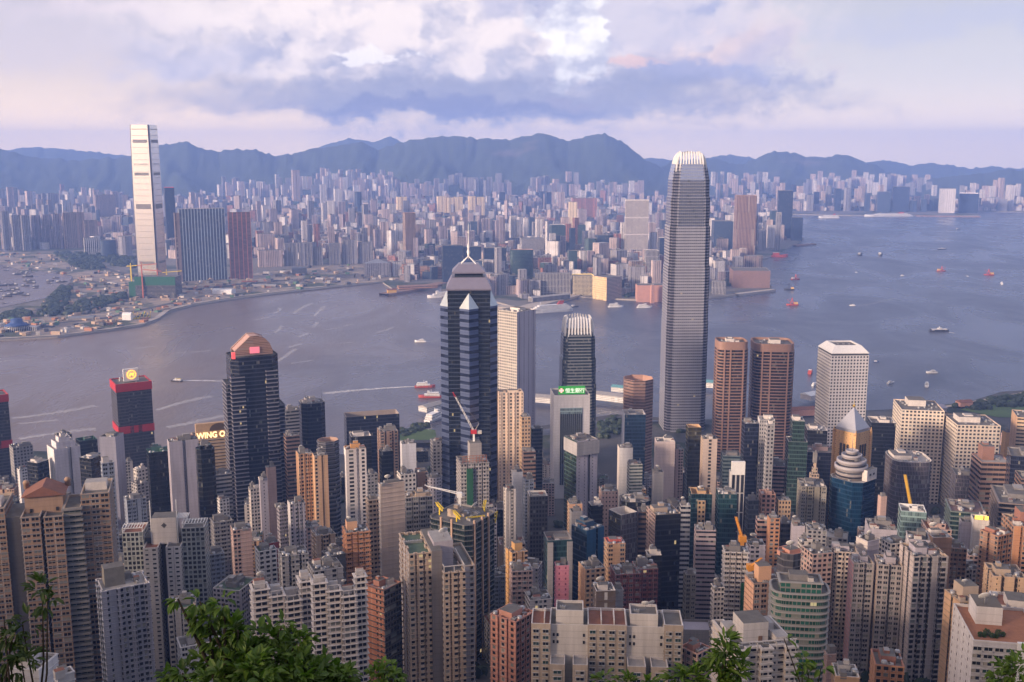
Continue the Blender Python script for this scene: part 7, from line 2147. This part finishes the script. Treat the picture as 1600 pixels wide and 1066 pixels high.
def pier_shed(u, v, L, w, h, rz, mat, roofm, lab):
    p = flat(u, v, 6.5); r = thing('pier_shed', lab, 'pier shed', p, rz)
    mb = MB(); mb.box(0, 0, 0, L, w, h); mb.build('wall', mat, r)
    mb = MB(); mb.loft([[(-L / 2 - 1, -w / 2 - 1, h), (-L / 2 - 1, 0, h + 3), (-L / 2 - 1, w / 2 + 1, h)], [(L / 2 + 1, -w / 2 - 1, h), (L / 2 + 1, 0, h + 3), (L / 2 + 1, w / 2 + 1, h)]], 0, 0, 0); mb.build('roof', roofm, r)


pier_shed(652, 451, 118, 26, 9, 0.32, f_org, plain('brown_pier_roof', (0.25, 0.15, 0.11), 0.9), 'long brown shed along the ferry pier')
pier_shed(858, 469, 130, 22, 12, 0.62, vert_w, R_PALE, 'long white shed along the ocean pier')
pier_shed(612, 457, 26, 16, 8, 0.3, plain('yellow_shed', (0.55, 0.33, 0.08), 0.8), R_RED, 'orange and yellow shed on the ferry pier head')

# ------------------------------------------------------------------ boats
H_BLK = plain('hull_black', (0.03, 0.032, 0.04), 0.5); H_RED = plain('hull_red', (0.36, 0.05, 0.035), 0.6); H_WHT = plain('hull_white', (0.68, 0.68, 0.68), 0.45); H_BLU = plain('hull_blue', (0.03, 0.07, 0.18), 0.5); H_GRN = plain('hull_green', (0.05, 0.12, 0.10), 0.6)
PORT = fac('cabin_windows', (0.66, 0.65, 0.64), (0.04, 0.045, 0.05), fh=2.7, bw=2.0, wx=0.6, wy=0.45, lit=0.02)


def hull(L, B, h, mat, root, sheer=0.25):
    mb = MB(); st = [(-0.5, 0.8), (-0.42, 1.0), (0.15, 1.0), (0.36, 0.72), (0.5, 0.06)]
    def rg(z, s, sh):
        a = [(x * L, -B / 2 * w * s, z + (max(0, x) * sh * h * 1.6)) for x, w in st]; b = [(x * L, B / 2 * w * s, z + (max(0, x) * sh * h * 1.6)) for x, w in st[::-1]]
        return a + b
    mb.loft([rg(-0.6, 0.78, 0), rg(h, 1.0, sheer * 4)], 0, None, 0)
    return mb.build('hull', mat, root)


def boat(u, v, wpx, kind, label, rz=0.0, group=None, z=0.0, name=None, cat='boat'):
    p = flat(u, v, z); w = depth_cam(p[1], 0)
    L = wpx * w / FPX / max(0.35, abs(cos(rz)))
    r = thing(name or {'ferry': 'ferry', 'cargo': 'cargo_boat', 'crane': 'crane_barge', 'motor': 'motor_boat', 'cruise': 'cruise_ship', 'barge': 'moored_barge', 'junk': 'work_boat', 'sail': 'small_boat'}[kind], label, cat, (p[0], p[1], z), rz, group)
    def deck(nm, x0, x1, b, z0, h, m=PORT, top=WHITE_P):
        mb = MB(); mb.box((x0 + x1) / 2 * L, 0, z0, (x1 - x0) * L, b, h, 0, 1, 2.0 if m is PORT else None, 0, False); return mb.build(nm, [m, top], r)
    if kind == 'cruise':
        B = L * 0.15; hull(L, B, 7.5, H_WHT, r)
        for i, (a, b) in enumerate(((-0.46, 0.34), (-0.45, 0.30), (-0.42, 0.27), (-0.38, 0.22))):
            deck('deck', a, b, B * (0.92 - 0.07 * i), 7.3 + i * 3.0, 3.0)
        mb = MB(); mb.loft([[(-0.30 * L, -3, 19.2), (-0.18 * L, -3, 19.2), (-0.18 * L, 3, 19.2), (-0.30 * L, 3, 19.2)], [(-0.33 * L, -2, 28), (-0.24 * L, -2, 28), (-0.24 * L, 2, 28), (-0.33 * L, 2, 28)]], 0, 0, 0); mb.build('funnel', H_RED, r)
        mb = MB(); mb.bar((0.18 * L, 0, 19), (0.17 * L, 0, 29), 0.8); mb.build('mast', WHITE_P, r)
        for i in range(5):
            mb = MB(); mb.lathe(0, 0, [(0.05, 0), (1.5, 0.5), (1.5, 1.3), (0.05, 1.9)], 8); b_ = mb.build('lifeboat', ORANGE, r, ((-0.28 + 0.11 * i) * L, -B * 0.52, 8.5)); b_.scale = (2.6, 1, 1)
    elif kind == 'ferry':
        B = L * 0.27; hull(L, B, L * 0.07, H_BLK if 'black' in label else (H_RED if 'red' in label else H_WHT), r)
        deck('cabin', -0.42, 0.25, B * 0.86, L * 0.07, L * 0.085); deck('upper_deck', -0.38, 0.12, B * 0.78, L * 0.155, L * 0.07, PORT, YELLOW if 'yellow' in label else WHITE_P); deck('wheelhouse', 0.02, 0.12, B * 0.5, L * 0.225, L * 0.06, PORT)
        mb = MB(); mb.bar((-0.05 * L, 0, L * 0.22), (-0.05 * L, 0, L * 0.36), L * 0.012); mb.build('mast', WHITE_P, r)
    elif kind == 'cargo':
        B = L * 0.18; hull(L, B, L * 0.075, H_BLK, r); deck('deck_house', -0.40, 0.38, B * 0.8, L * 0.075, L * 0.055); deck('wheelhouse', -0.14, 0.06, B * 0.6, L * 0.13, L * 0.05, PORT)
        mb = MB(); mb.lathe(-0.02 * L, 0, [(L * 0.022, L * 0.18), (L * 0.018, L * 0.25)], 8); mb.build('funnel', H_WHT, r)
    elif kind == 'crane':
        B = L * 0.36; hm = H_RED if 'red' in label else H_BLK; hull(L, B, L * 0.10, hm, r, 0.05); deck('deck_house', -0.42, -0.16, B * 0.8, L * 0.10, L * 0.17, PORT if 'white' in label else plain('ochre_house', (0.55, 0.36, 0.12), 0.7), H_RED)
        cm = H_RED if 'red' in label else H_BLK
        mb = MB()
        for s in (-1, 1):
            mb.bar((-0.08 * L, s * B * 0.3, L * 0.1), (0.02 * L, 0, L * 0.62), L * 0.035); mb.bar((0.16 * L, s * B * 0.3, L * 0.1), (0.02 * L, 0, L * 0.62), L * 0.03)
        mb.build('derrick', cm, r)
        mb = MB(); mb.bar((0.06 * L, 0, L * 0.16), (0.44 * L, 0, L * 0.46), L * 0.03); mb.bar((0.02 * L, 0, L * 0.6), (0.44 * L, 0, L * 0.46), L * 0.012); mb.build('boom', cm, r)
    elif kind == 'motor':
        B = L * 0.26; hull(L, B, L * 0.10, H_BLU if 'blue' in label else H_WHT, r); deck('cabin', -0.34, 0.16, B * 0.75, L * 0.10, L * 0.10); deck('flybridge', -0.26, 0.02, B * 0.6, L * 0.20, L * 0.07, PORT)
    elif kind == 'junk':
        B = L * 0.3; hull(L, B, L * 0.11, H_RED if 'red' in label else H_BLK, r); deck('deck_house', -0.40, -0.05, B * 0.75, L * 0.11, L * 0.17, PORT if 'white' in label else H_RED if 'red' in label else PORT); mb = MB(); mb.bar((0.08 * L, 0, L * 0.1), (0.08 * L, 0, L * 0.42), L * 0.02); mb.bar((0.08 * L, 0, L * 0.38), (0.36 * L, 0, L * 0.24), L * 0.014); mb.build('mast', H_BLK, r)
    else:
        B = L * 0.3; hull(L, B, L * 0.09, H_BLK if z else H_WHT, r)
        deck('deck_house', -0.44, -0.18, B * 0.8, L * 0.09, L * 0.12, PORT)
        if kind == 'barge':
            mb = MB(); mb.bar((-0.1 * L, 0, L * 0.08), (-0.1 * L, 0, L * 0.5), L * 0.025); mb.bar((-0.1 * L, 0, L * 0.14), (0.35 * L, 0, L * 0.42), L * 0.02); mb.build('derrick', H_BLK, r)
    return r


boat(857, 488, 74, 'cruise', 'white cruise ship with a red funnel moored beside the ocean pier', pi + 0.42, cat='cruise ship')
boat(1388, 338.5, 76, 'cruise', 'large white cruise ship berthed on the far east shore', pi + 0.05, cat='cruise ship')
boat(1295, 341, 32, 'cruise', 'smaller white ship just off the far east shore', pi, cat='cruise ship')
boat(276, 596, 19, 'ferry', 'black hulled ferry with a yellow top trailing white foam before the ledged tower', pi - 0.1, cat='ferry')
boat(664, 605, 32, 'ferry', 'red hulled fast ferry leaving a long white wake', 0.02, cat='ferry')
boat(672, 621, 36, 'ferry', 'white ferry with a red rim under the fast ferry', pi + 0.05, cat='ferry')
boat(681, 655, 24, 'ferry', 'white ferry berthed stern on beside the star plan tower', 1.1, cat='ferry')
boat(657, 534.5, 18, 'motor', 'white launch cutting across the bay left of the star plan tower', pi)
boat(686, 465, 36, 'ferry', 'white multi deck ferry berthed at the brown ferry pier', pi + 0.3, cat='ferry')
boat(775, 460, 30, 'ferry', 'white ferry berthed right of the star plan tower crown', 0.1, cat='ferry')
boat(898, 480, 12, 'junk', 'small white work boat off the cruise ship bow', 0.3)
boat(962, 480, 24, 'ferry', 'double ended white ferry at the pier below the golden store', 0.1, cat='ferry', group=None)
boat(1007, 481, 24, 'ferry', 'white boat at the pier below the salmon terminal', 0.1, cat='ferry')
boat(1243, 437, 14, 'crane', 'red and white crane barge, farthest of three by the promontory', 0.2)
boat(1233, 453, 16, 'crane', 'black crane barge, middle of three by the promontory', pi - 0.2)
boat(1238, 477, 19, 'crane', 'red crane barge, nearest of three below the promontory', pi)
boat(1218, 402, 26, 'junk', 'long red work boat berthed under the promontory towers', 0)
boat(1344, 399, 9, 'junk', 'dark work boat, left of two in the open harbour', 1.0)
boat(1376, 399, 9, 'junk', 'dark work boat with a white house, right of two in the open harbour', 1.0)
boat(1472, 390, 14, 'cargo', 'pale red cargo boat far out to the east', 0.1)
boat(1471, 424, 14, 'crane', 'red crane barge with an ochre house in the east harbour', 0.0)
boat(1545, 430, 16, 'crane', 'all red crane barge in the east harbour', pi)
boat(1497, 359, 7, 'junk', 'tiny dark boat farthest out in the east harbour', 0.2)
boat(1467, 518, 31, 'cargo', 'black hulled passenger boat with white decks in the open harbour', pi + 0.12)
boat(1332, 478, 9, 'motor', 'small white launch in the middle of the east harbour', pi)
boat(1410, 431, 6, 'motor', 'tiny white launch east of the crane barges', 0)
boat(1338, 426, 4, 'motor', 'speck of a white launch near the open harbour work boats', 0)
boat(1512, 432, 4, 'motor', 'speck of a white launch left of the all red crane barge', 0)
boat(1565, 444, 5, 'motor', 'tiny white launch right of the all red crane barge', 1.2)
boat(1369, 566, 9, 'motor', 'small blue launch just right of the porthole windowed tower', 0)
boat(1456, 583, 18, 'motor', 'white yacht under way in the near east harbour', pi)
boat(1392, 599, 13, 'motor', 'white rounded launch, left of two near the cream gridded pair', 0.5)
boat(1448, 603, 9, 'motor', 'white rounded launch, right of two near the cream gridded pair', 1.2)
boat(1266, 583, 8, 'junk', 'small red boat left of the porthole windowed tower', 1.2)
boat(1272, 602, 9, 'motor', 'white launch by the pier left of the porthole windowed tower', 1.0)
rng = random.Random(9)
k = 0
BLAB = ['dark moored barge crowded in the typhoon shelter']
while k < 46:
    u = rng.uniform(-20, 112); v = rng.uniform(414, 482)
    x, y, _ = flat(u, v, 4.9)
    if not inside(SHPOLY, x, y) or (v > 452 and u > 40 and rng.random() < 0.75) or (v > 462 and rng.random() < 0.8): continue
    boat(u, v, rng.uniform(7, 15), 'barge', BLAB[0], rng.choice((0.1, pi + 0.1, 0.3)), 'barges in the typhoon shelter', 4.9); k += 1


# ------------------------------------------------------------------ wakes
def foam_material():
    m, k, b, out = new_mat('foam')
    tc = k.n('ShaderNodeTexCoord').outputs['Object']; f, _ = k.noise(tc, 0.12, 5, 0.7, 0.5)
    u, v, _z = k.sep(k.n('ShaderNodeUVMap').outputs[0])
    e = k.m('SUBTRACT', 1.0, k.m('ABSOLUTE', k.m('SUBTRACT', k.m('MULTIPLY', v, 2.0), 1.0)))
    a = k.m('MULTIPLY', k.smooth(k.m('ADD', f, k.m('MULTIPLY', e, 0.35)), 0.5, 0.85), u)
    b.inputs['Base Color'].default_value = (0.75, 0.74, 0.74, 1); b.inputs['Roughness'].default_value = 0.9
    k.put(b.inputs['Alpha'], a)
    return m


M_FOAM = foam_material()


def wake(pix, w0, w1, a0, a1):
    pts = [flat(u, v, 0.25) for u, v in pix]; mb = MB(); n = len(pts)
    for i in range(n - 1):
        q = []
        for j in (i, i + 1):
            t = j / (n - 1); p = Vector(pts[j]); d = (Vector(pts[min(j + 1, n - 1)]) - Vector(pts[max(j - 1, 0)])).normalized(); s = Vector((-d.y, d.x, 0)); w = w0 + (w1 - w0) * t
            q.append((tuple(p - s * w / 2), tuple(p + s * w / 2), a0 + (a1 - a0) * t))
        (r0, l0, t0), (r1, l1, t1) = q
        mb.face([r0, r1, l1, l0], 0, [(t0, 0), (t1, 0), (t1, 1), (t0, 1)])
    return mb


def bez(a, b, c, n=8):
    return [((1 - t) ** 2 * a[0] + 2 * t * (1 - t) * b[0] + t * t * c[0], (1 - t) ** 2 * a[1] + 2 * t * (1 - t) * b[1] + t * t * c[1]) for t in [i / n for i in range(n + 1)]]


for pix, w0, w1, a0, a1 in ((bez((650, 604), (590, 606), (505, 615)), 6, 24, 1.05, 0.5), (bez((285, 595), (310, 594), (352, 596)), 6, 18, 1.2, 0.4), (bez((665, 534), (680, 533), (694, 531)), 4, 10, 0.9, 0.3), (bez((1340, 478), (1370, 474), (1400, 466)), 4, 14, 0.5, 0.1), (bez((1482, 519), (1488, 520), (1492, 521)), 6, 10, 1.0, 0.3), (bez((1383, 398), (1395, 395), (1410, 391)), 6, 14, 0.5, 0.1)):
    tag(wake(pix, w0, w1, a0, a1).build('wake', M_FOAM), kind='stuff')
mb = MB()
for a, b, c, w in (((460, 490), (470, 480), (488, 474), 16), ((490, 495), (500, 485), (508, 478), 16), ((427, 490), (440, 486), (437, 481), 12), ((466, 527), (475, 524), (482, 520), 14), ((484, 512), (496, 510), (495, 503), 12), ((430, 520), (438, 514), (441, 509), 12), ((450, 543), (460, 541), (471, 537), 14), ((428, 568), (440, 562), (462, 545), 14), ((455, 568), (470, 566), (490, 563), 10), ((585, 521), (600, 517), (615, 512), 12), ((538, 510), (545, 508), (552, 506), 9), ((20, 654), (90, 646), (150, 634), 20), ((30, 686), (80, 677), (150, 670), 20), ((245, 641), (290, 626), (330, 619), 20), ((262, 668), (300, 660), (350, 650), 20), ((30, 662), (60, 660), (90, 656), 12), ((210, 545), (225, 543), (240, 541), 9), ((270, 552), (300, 550), (330, 548), 9), ((0, 565), (25, 562), (50, 562), 9), ((510, 537), (530, 536), (552, 535), 8), ((505, 516), (520, 514), (535, 512), 8), ((395, 500), (410, 498), (420, 496), 9)):
    p = wake(bez(a, b, c, 6), w * 0.9, w * 1.4, 0.40, 0.28); o = len(mb.v); mb.v += p.v; mb.f += [tuple(i + o for i in f) for f in p.f]; mb.mi += p.mi; mb.uv += p.uv; mb.sm += p.sm
tag(mb.build('foam_streaks', M_FOAM), kind='stuff')

# ------------------------------------------------------------------ island waterfront
def sheet(name, pix, z, mat):
    p = [flat(u, v, z) for u, v in pix]
    if sum(a[0] * b[1] - b[0] * a[1] for a, b in zip(p, p[1:] + p[:1])) < 0: p = p[::-1]
    mb = MB(); mb.face(p); return tag(mb.build(name, mat), kind='structure')


M_LAWN = plain('grass', (0.085, 0.14, 0.04), 0.95, 0, 0.5, 0.03)
sheet('lawn', [(1500, 640), (1530, 632), (1640, 616), (1760, 630), (1700, 655), (1560, 652)], 4.6, M_LAWN)
sheet('lawn', [(600, 690), (650, 668), (680, 672), (684, 694)], 7.0, M_LAWN)
tag(strip('path', [(1372, 662), (1405, 650), (1440, 641), (1500, 632), (1560, 621), (1640, 607)], 9, 5.2, M_PAVE), kind='structure')
tag(strip('road', [(1372, 676), (1450, 660), (1500, 668), (1640, 680)], 18, 4.9, M_ROAD), kind='structure')
tag(strip('road', [(560, 720), (640, 690), (700, 690), (850, 668), (960, 650), (1110, 660)], 20, 9.0, M_ROAD), kind='structure')
pts = belt([(1490, 636), (1540, 626), (1600, 618), (1640, 622), (1640, 632), (1520, 642)], 130, 41, (3, 6.5)) + belt([(600, 680), (650, 664), (672, 666), (660, 676), (620, 688)], 70, 42, (3, 6)) + belt([(935, 660), (970, 652), (972, 676), (938, 690)], 60, 43, (3, 6)) + belt([(1060, 665), (1100, 660), (1100, 672), (1060, 678)], 40, 44, (3, 5))
crowns('park_trees', pts, M_WOOD, 4)
for u, v, L, w, h, rz, m, rf, lab in ((858, 628, 52, 22, 9, -0.35, PORT, R_PALE, 'lit white ferry pier left of the green signed tower'), (952, 625, 60, 24, 10, -0.5, PORT, R_PALE, 'lit white ferry pier left of the tallest silver tower'), (972, 612, 34, 16, 8, -0.5, PORT, plain('teal_roof', (0.12, 0.30, 0.33), 0.6), 'teal roofed pier shed behind the lit white pier'), (1108, 604, 40, 20, 9, -0.4, PORT, plain('teal_roof', (0.12, 0.30, 0.33), 0.6), 'teal roofed pier by the tallest silver tower'), (1271, 622, 40, 22, 8, 0.6, RIM_W, WHITE_P, 'white roofed pier left of the porthole windowed tower'), (1250, 648, 46, 18, 10, 0.15, plain('terminal_brick', (0.45, 0.24, 0.19), 0.8), R_RED, 'red brick low hall below the pink banded tower'), (674, 640, 40, 18, 8, 0.9, PORT, R_PALE, 'white ferry terminal just left of the star plan tower'), (1444, 644, 60, 26, 9, 0.1, RIM_G, plain('lavender_roof', (0.25, 0.24, 0.30), 0.7), 'grey roofed works yard hall behind the cream gridded pair'), (1506, 634, 22, 14, 7, 0.2, plain('terminal_brick', (0.45, 0.24, 0.19), 0.8), R_RED, 'small red kiosk beside the waterfront lawn')):
    pier_shed(u, v, L, w, h, rz, m, rf, lab)

# ------------------------------------------------------------------ cranes over the streets
def boom_crane(base, tip, lab, col, w=1.5):
    b = Vector(base); t = Vector(tip); g = ground_z(b.x, b.y)
    r = thing('tower_crane', lab, 'tower crane', (b.x, b.y, g))
    mb = MB(); mb.bar((0, 0, 0), (0, 0, b.z - g), w * 1.1); mb.build('mast', col, r)
    mb = MB(); mb.box(0, 0, b.z - g, w * 2.4, w * 2, w * 2); mb.build('slewing_cab', col, r)
    a = Vector((0, 0, b.z - g + w)); e = t - Vector((b.x, b.y, g)); mb = MB()
    s = Vector((1, 0, 0)) * w * 0.5
    for q in (-1, 1):
        mb.bar(a + s * q, e + s * q * 0.5, w * 0.34)
    up = Vector((0, -1, 0.4)).normalized() * w * 0.7
    mb.bar(a + up, e, w * 0.34)
    n = 16
    for i in range(n):
        p = a.lerp(e, i / n); q = a.lerp(e, (i + 1) / n); z = 1 if i % 2 else -1
        mb.bar(p + s * z, q - s * z, w * 0.2); mb.bar(p + up * (1 - i / n), q + s * z * 0.6, w * 0.18)
    mb.build('jib', col, r)


boom_crane(at(1160, 846, 640), at(1150, 808, 640), 'orange crane boom rising before the deep teal block', ORANGE, 1.9)
boom_crane(at(1429, 826, 735), at(1414, 742, 760), 'long yellow crane boom crossing the round cornered dark tower', plain('ochre_paint', (0.55, 0.32, 0.03), 0.5), 2.2)
boom_crane(at(1172, 890, 560), at(1190, 872, 555), 'orange crane among the scaffold poles of the brown peach flats', ORANGE, 1.6)

# ------------------------------------------------------------------ infill: lower blocks that show in the gaps
def infill():
    rng = random.Random(2024); placed = []
    for o in list(COL.objects):
        if o.parent is None and o.get('category') in ('apartment tower', 'office tower', 'skyscraper', 'office block', 'hall') and o.location.y < 1700:
            rad = max([max(abs(v.co.x), abs(v.co.y)) for c in o.children if c.type == 'MESH' and c.name.startswith(('wall', 'wing_wall')) for v in c.data.vertices] or [12])
            placed.append((o.location.x, o.location.y, rad))
    fr = [a_bei, a_pnk, a_gry, a_pal1, a_lil1, a_brn, a_blu, r_gry, r_dk, g_gry, c_blk, a_tan1, a_pnk1, a_olv]
    words_ = {id(a_bei): 'beige', id(a_pnk): 'pink', id(a_gry): 'grey', id(a_pal1): 'pale', id(a_lil1): 'lilac', id(a_brn): 'brown', id(a_blu): 'blue grey', id(r_gry): 'grey ribbed', id(r_dk): 'dark ribbed', id(g_gry): 'grey gridded', id(c_blk): 'black glass', id(a_tan1): 'tan', id(a_pnk1): 'pink', id(a_olv): 'olive'}
    n = 0; tries = 0
    while n < 235 and tries < 14000:
        tries += 1
        y = rng.uniform(540, 1330) if n < 185 else rng.uniform(1080, 1480); x = rng.uniform(-0.56, 0.60) * y
        w, d = rng.uniform(13, 24), rng.uniform(13, 24); rad = max(w, d) * 0.62
        if any((x - a) ** 2 + (y - b) ** 2 < (rad + c * 0.92) ** 2 for a, b, c in placed): continue
        g = ground_z(x, y); h = rng.uniform(18, 62) if n < 185 else rng.uniform(7, 20)
        if y > island_shore(x) - 45: continue
        u, v = proj(x, y, g + h)
        lim = (742 if u < 1050 else 730) if n < 185 else 640
        while v < lim and h > 12:
            h -= 4; u, v = proj(x, y, g + h)
        if v < (690 if n < 185 else 640) or h <= (12 if n < 185 else 5) or v > 1085: continue
        m = rng.choice(fr); band = 'waterfront' if y > 1080 else 'middle' if y > 780 else 'uphill'
        side = 'west' if x < -0.16 * y else 'east' if x > 0.16 * y else 'central'
        lab = f"low {words_[id(m)]} infill block wedged between taller towers in the {side} {band} streets"
        r = thing('infill_block', lab, 'infill block', (x, y, g), rng.uniform(-0.35, 0.35), lab[:60])
        poly, mis = plan(rng.choice(('rect', 'bays', 'twin', 'cross')), w, d)
        body(r, poly, [0] * len(poly), -10, h, [m, m, m, rng.choice((RIM_W, RIM_G, RIM_B)), RIM_G], 1.1, None, rng.choice((R_GREY, R_GREY, R_PALE, R_RED, R_GREEN)))
        clutter(r, w, d, h - 1.1, rng, 1, RIM_G)
        placed.append((x, y, rad)); n += 1


infill()


# street trees and slope woods between the buildings
def slope_woods():
    rng = random.Random(12); pts = []
    while len(pts) < 1800:
        y = rng.uniform(330, 1350); x = rng.uniform(-0.6, 0.75) * y
        if vnoise2(x / 45, y / 45, 9) < 0.62: continue
        pts.append((x, y, ground_z(x, y) + 1, rng.uniform(2.5, 5.5)))
    crowns('slope_woods', pts, M_WOOD, 6)


slope_woods()


# ------------------------------------------------------------------ trees by the viewpoint
BARK = plain('bark', (0.035, 0.026, 0.018), 0.95, 0, 0.4, 3.0)
M_LEAF_B = leaf_material('broad_leaf', (0.02, 0.055, 0.008), (0.15, 0.25, 0.03), 2.2)
M_LEAF_D = leaf_material('dark_leaf', (0.012, 0.03, 0.008), (0.07, 0.12, 0.025), 2.2)


def leaf_at(mb, c, d, up, L, wd, fold=0.25):
    """one pointed leaf of four faces, folded on its midrib"""
    s = d.cross(up).normalized(); n = s.cross(d).normalized()
    tip = c + d * L - n * L * 0.18; m1 = c + d * L * 0.35; m2 = c + d * L * 0.7 - n * L * 0.05
    e = n * wd * fold
    i = mb.idx([tuple(c), tuple(m1), tuple(m2), tuple(tip), tuple(m1 + s * wd * 0.5 + e), tuple(m2 + s * wd * 0.42 + e), tuple(m1 - s * wd * 0.5 + e), tuple(m2 - s * wd * 0.42 + e)])
    for f in ((0, 1, 4), (1, 2, 5, 4), (2, 3, 5), (0, 6, 1), (6, 7, 2, 1), (7, 3, 2)):
        mb.facei([i + q for q in f])


def tree(name, label, crowns_, d, seed, leafL=0.16, per=60, mat=None, spread=1.0, base_uv=None, droop=0.2, sprig=False, slim=1.0, limb=1.0):
    """crowns_: (u, v, radius m, leaves) clumps at distance d; trunk and limbs run from the slope to each clump"""
    rng = random.Random(seed)
    cs = [(Vector(at(u, v, d + dz)), r, n) for u, v, r, n, dz in crowns_]
    cx = sum(c.x for c, r, n in cs) / len(cs) if base_uv is None else at(base_uv[0], base_uv[1], d)[0]
    g = ground_z(cx, d); root = thing(name, label, 'tree', (cx, d, g - 0.3)); o = Vector((cx, d, g - 0.3))
    fork = Vector((0, 0, (min(c.z for c, r, n in cs) - g) * 0.72))
    mb = MB(); mb.path([(0, 0, 0), tuple(fork * 0.5 + Vector((0.12, 0, 0))), tuple(fork)], [0.16 * limb, 0.13 * limb, 0.10 * limb], 7); tr = mb.build('trunk', BARK, root)
    lf = MB()
    for c, r, n in cs:
        c = c - o; lm = MB(); mid = fork.lerp(c, 0.55) + Vector((rng.uniform(-.2, .2), rng.uniform(-.2, .2), 0.15)); lm.path([tuple(fork), tuple(mid), tuple(c)], [0.055 * limb, 0.035 * limb, 0.014 * max(limb, 0.5)], 5); lm.build('limb', BARK, root)
        k = 0
        while k < n:
            # short twig with a spray of leaves
            t = Vector((rng.gauss(0, 1), rng.gauss(0, 1), rng.gauss(0.25, 0.9))).normalized() if not sprig else Vector((rng.uniform(-1, 1), rng.uniform(-0.7, 0.7), rng.uniform(0.0, 1.0))).normalized()
            q = r * rng.random() ** 0.45
            p = c + Vector((t.x * q * spread, t.y * q, t.z * q * 0.8))
            for j in range(rng.randint(4, 7)):
                a = (t + Vector((rng.uniform(-1, 1), rng.uniform(-1, 1), rng.uniform(-0.8, 0.6))) * 0.9).normalized(); a = (a + Vector((0, 0, -droop))).normalized()
                up = (Vector((0, 0, 1)) + Vector((rng.uniform(-.5, .5), rng.uniform(-.5, .5), 0))).normalized()
                L = leafL * rng.uniform(0.65, 1.3)
                leaf_at(lf, p + a * 0.03, a, up, L, L * rng.uniform(0.34, 0.52) * slim); k += 1
    lf.build('crown', mat or M_LEAF_B, root)
    return root


tree('broadleaf_tree', 'big dense broadleaf tree bush in front of the white stepped flats', [(395, 1058, 0.55, 640, 0), (440, 1044, 0.44, 470, 0.5), (475, 1066, 0.42, 420, -0.2), (362, 1034, 0.30, 260, 0.2), (345, 995, 0.24, 170, 0.2), (325, 965, 0.20, 110, 0.1), (372, 985, 0.16, 70, 0.0), (505, 1050, 0.26, 160, 0.2), (530, 1064, 0.2, 110, 0.1), (415, 1000, 0.24, 170, 0.4), (462, 1006, 0.24, 150, 0.3), (330, 1045, 0.26, 160, 0.1), (390, 1080, 0.7, 700, -0.5), (350, 943, 0.10, 30, 0), (312, 940, 0.08, 20, 0), (278, 936, 0.05, 8, 0), (285, 1052, 0.14, 46, 0), (262, 1058, 0.08, 16, 0), (440, 980, 0.1, 26, 0.3)], 14, 3, 0.165)
tree('sapling', 'thin dark sapling with leaf rosettes at the left edge before the brown block', [(66, 922, 0.13, 34, 0), (74, 940, 0.12, 28, 0), (35, 976, 0.15, 34, 0.1), (14, 1012, 0.22, 80, 0.1), (34, 1036, 0.2, 60, 0), (0, 1052, 0.28, 110, 0), (20, 995, 0.12, 30, 0), (6, 965, 0.08, 14, 0)], 13, 5, 0.15, mat=M_LEAF_D, slim=0.75, limb=0.4)
tree('young_tree', 'young tree with a pointed leafy leader below the symmetrical block', [(1135, 1004, 0.07, 34, 0), (1133, 1018, 0.10, 40, 0), (1130, 1034, 0.13, 50, 0), (1127, 1050, 0.16, 60, 0), (1080, 1064, 0.16, 80, 0), (1148, 1056, 0.15, 60, 0), (1060, 1062, 0.10, 40, 0), (1158, 1036, 0.06, 14, 0), (1110, 1068, 0.2, 90, 0)], 13, 7, 0.17, sprig=True, slim=0.6, limb=0.45)
tree('slender_shrub', 'thin twig shrub in front of the green glass curved block', [(1255, 1034, 0.06, 12, 0), (1262, 1052, 0.09, 22, 0), (1246, 1062, 0.10, 26, 0), (1283, 1043, 0.05, 8, 0), (1225, 998, 0.03, 4, 0)], 13, 9, 0.13, limb=0.3)
tree('corner_bush', 'leafy bush in the bottom right corner', [(1585, 1052, 0.28, 260, 0), (1605, 1045, 0.3, 260, 0), (1565, 1064, 0.18, 110, 0)], 14, 11, 0.1)
tree('small_shrub', 'small bright shrub below the brick and dark balconied block', [(602, 1050, 0.18, 130, 0), (592, 1064, 0.2, 130, 0), (612, 1062, 0.16, 100, 0), (545, 1056, 0.16, 70, 0)], 14, 13, 0.1)
tree('lone_shrub', 'low bright shrub tips below the symmetrical block', [(944, 1066, 0.12, 50, 0), (976, 1070, 0.14, 60, 0), (1015, 1072, 0.1, 40, 0)], 14, 15, 0.1)

# ------------------------------------------------------------------ haze over the harbour
def haze():
    mb = MB(); mb.box(1000, 7000, -3.0, 34000, 16400, 683.0)
    m = bpy.data.materials.new('harbour_haze'); m.use_nodes = True
    t = m.node_tree; t.nodes.clear()
    o = t.nodes.new('ShaderNodeOutputMaterial'); v = t.nodes.new('ShaderNodeVolumePrincipled')
    v.inputs['Color'].default_value = (0.27, 0.44, 1.0, 1)
    v.inputs['Density'].default_value = 0.000086
    v.inputs['Anisotropy'].default_value = 0.0
    t.links.new(v.outputs[0], o.inputs['Volume'])
    ob = mb.build('haze', m, loc=(0, 0, 0))
    tag(ob, kind='stuff')


haze()
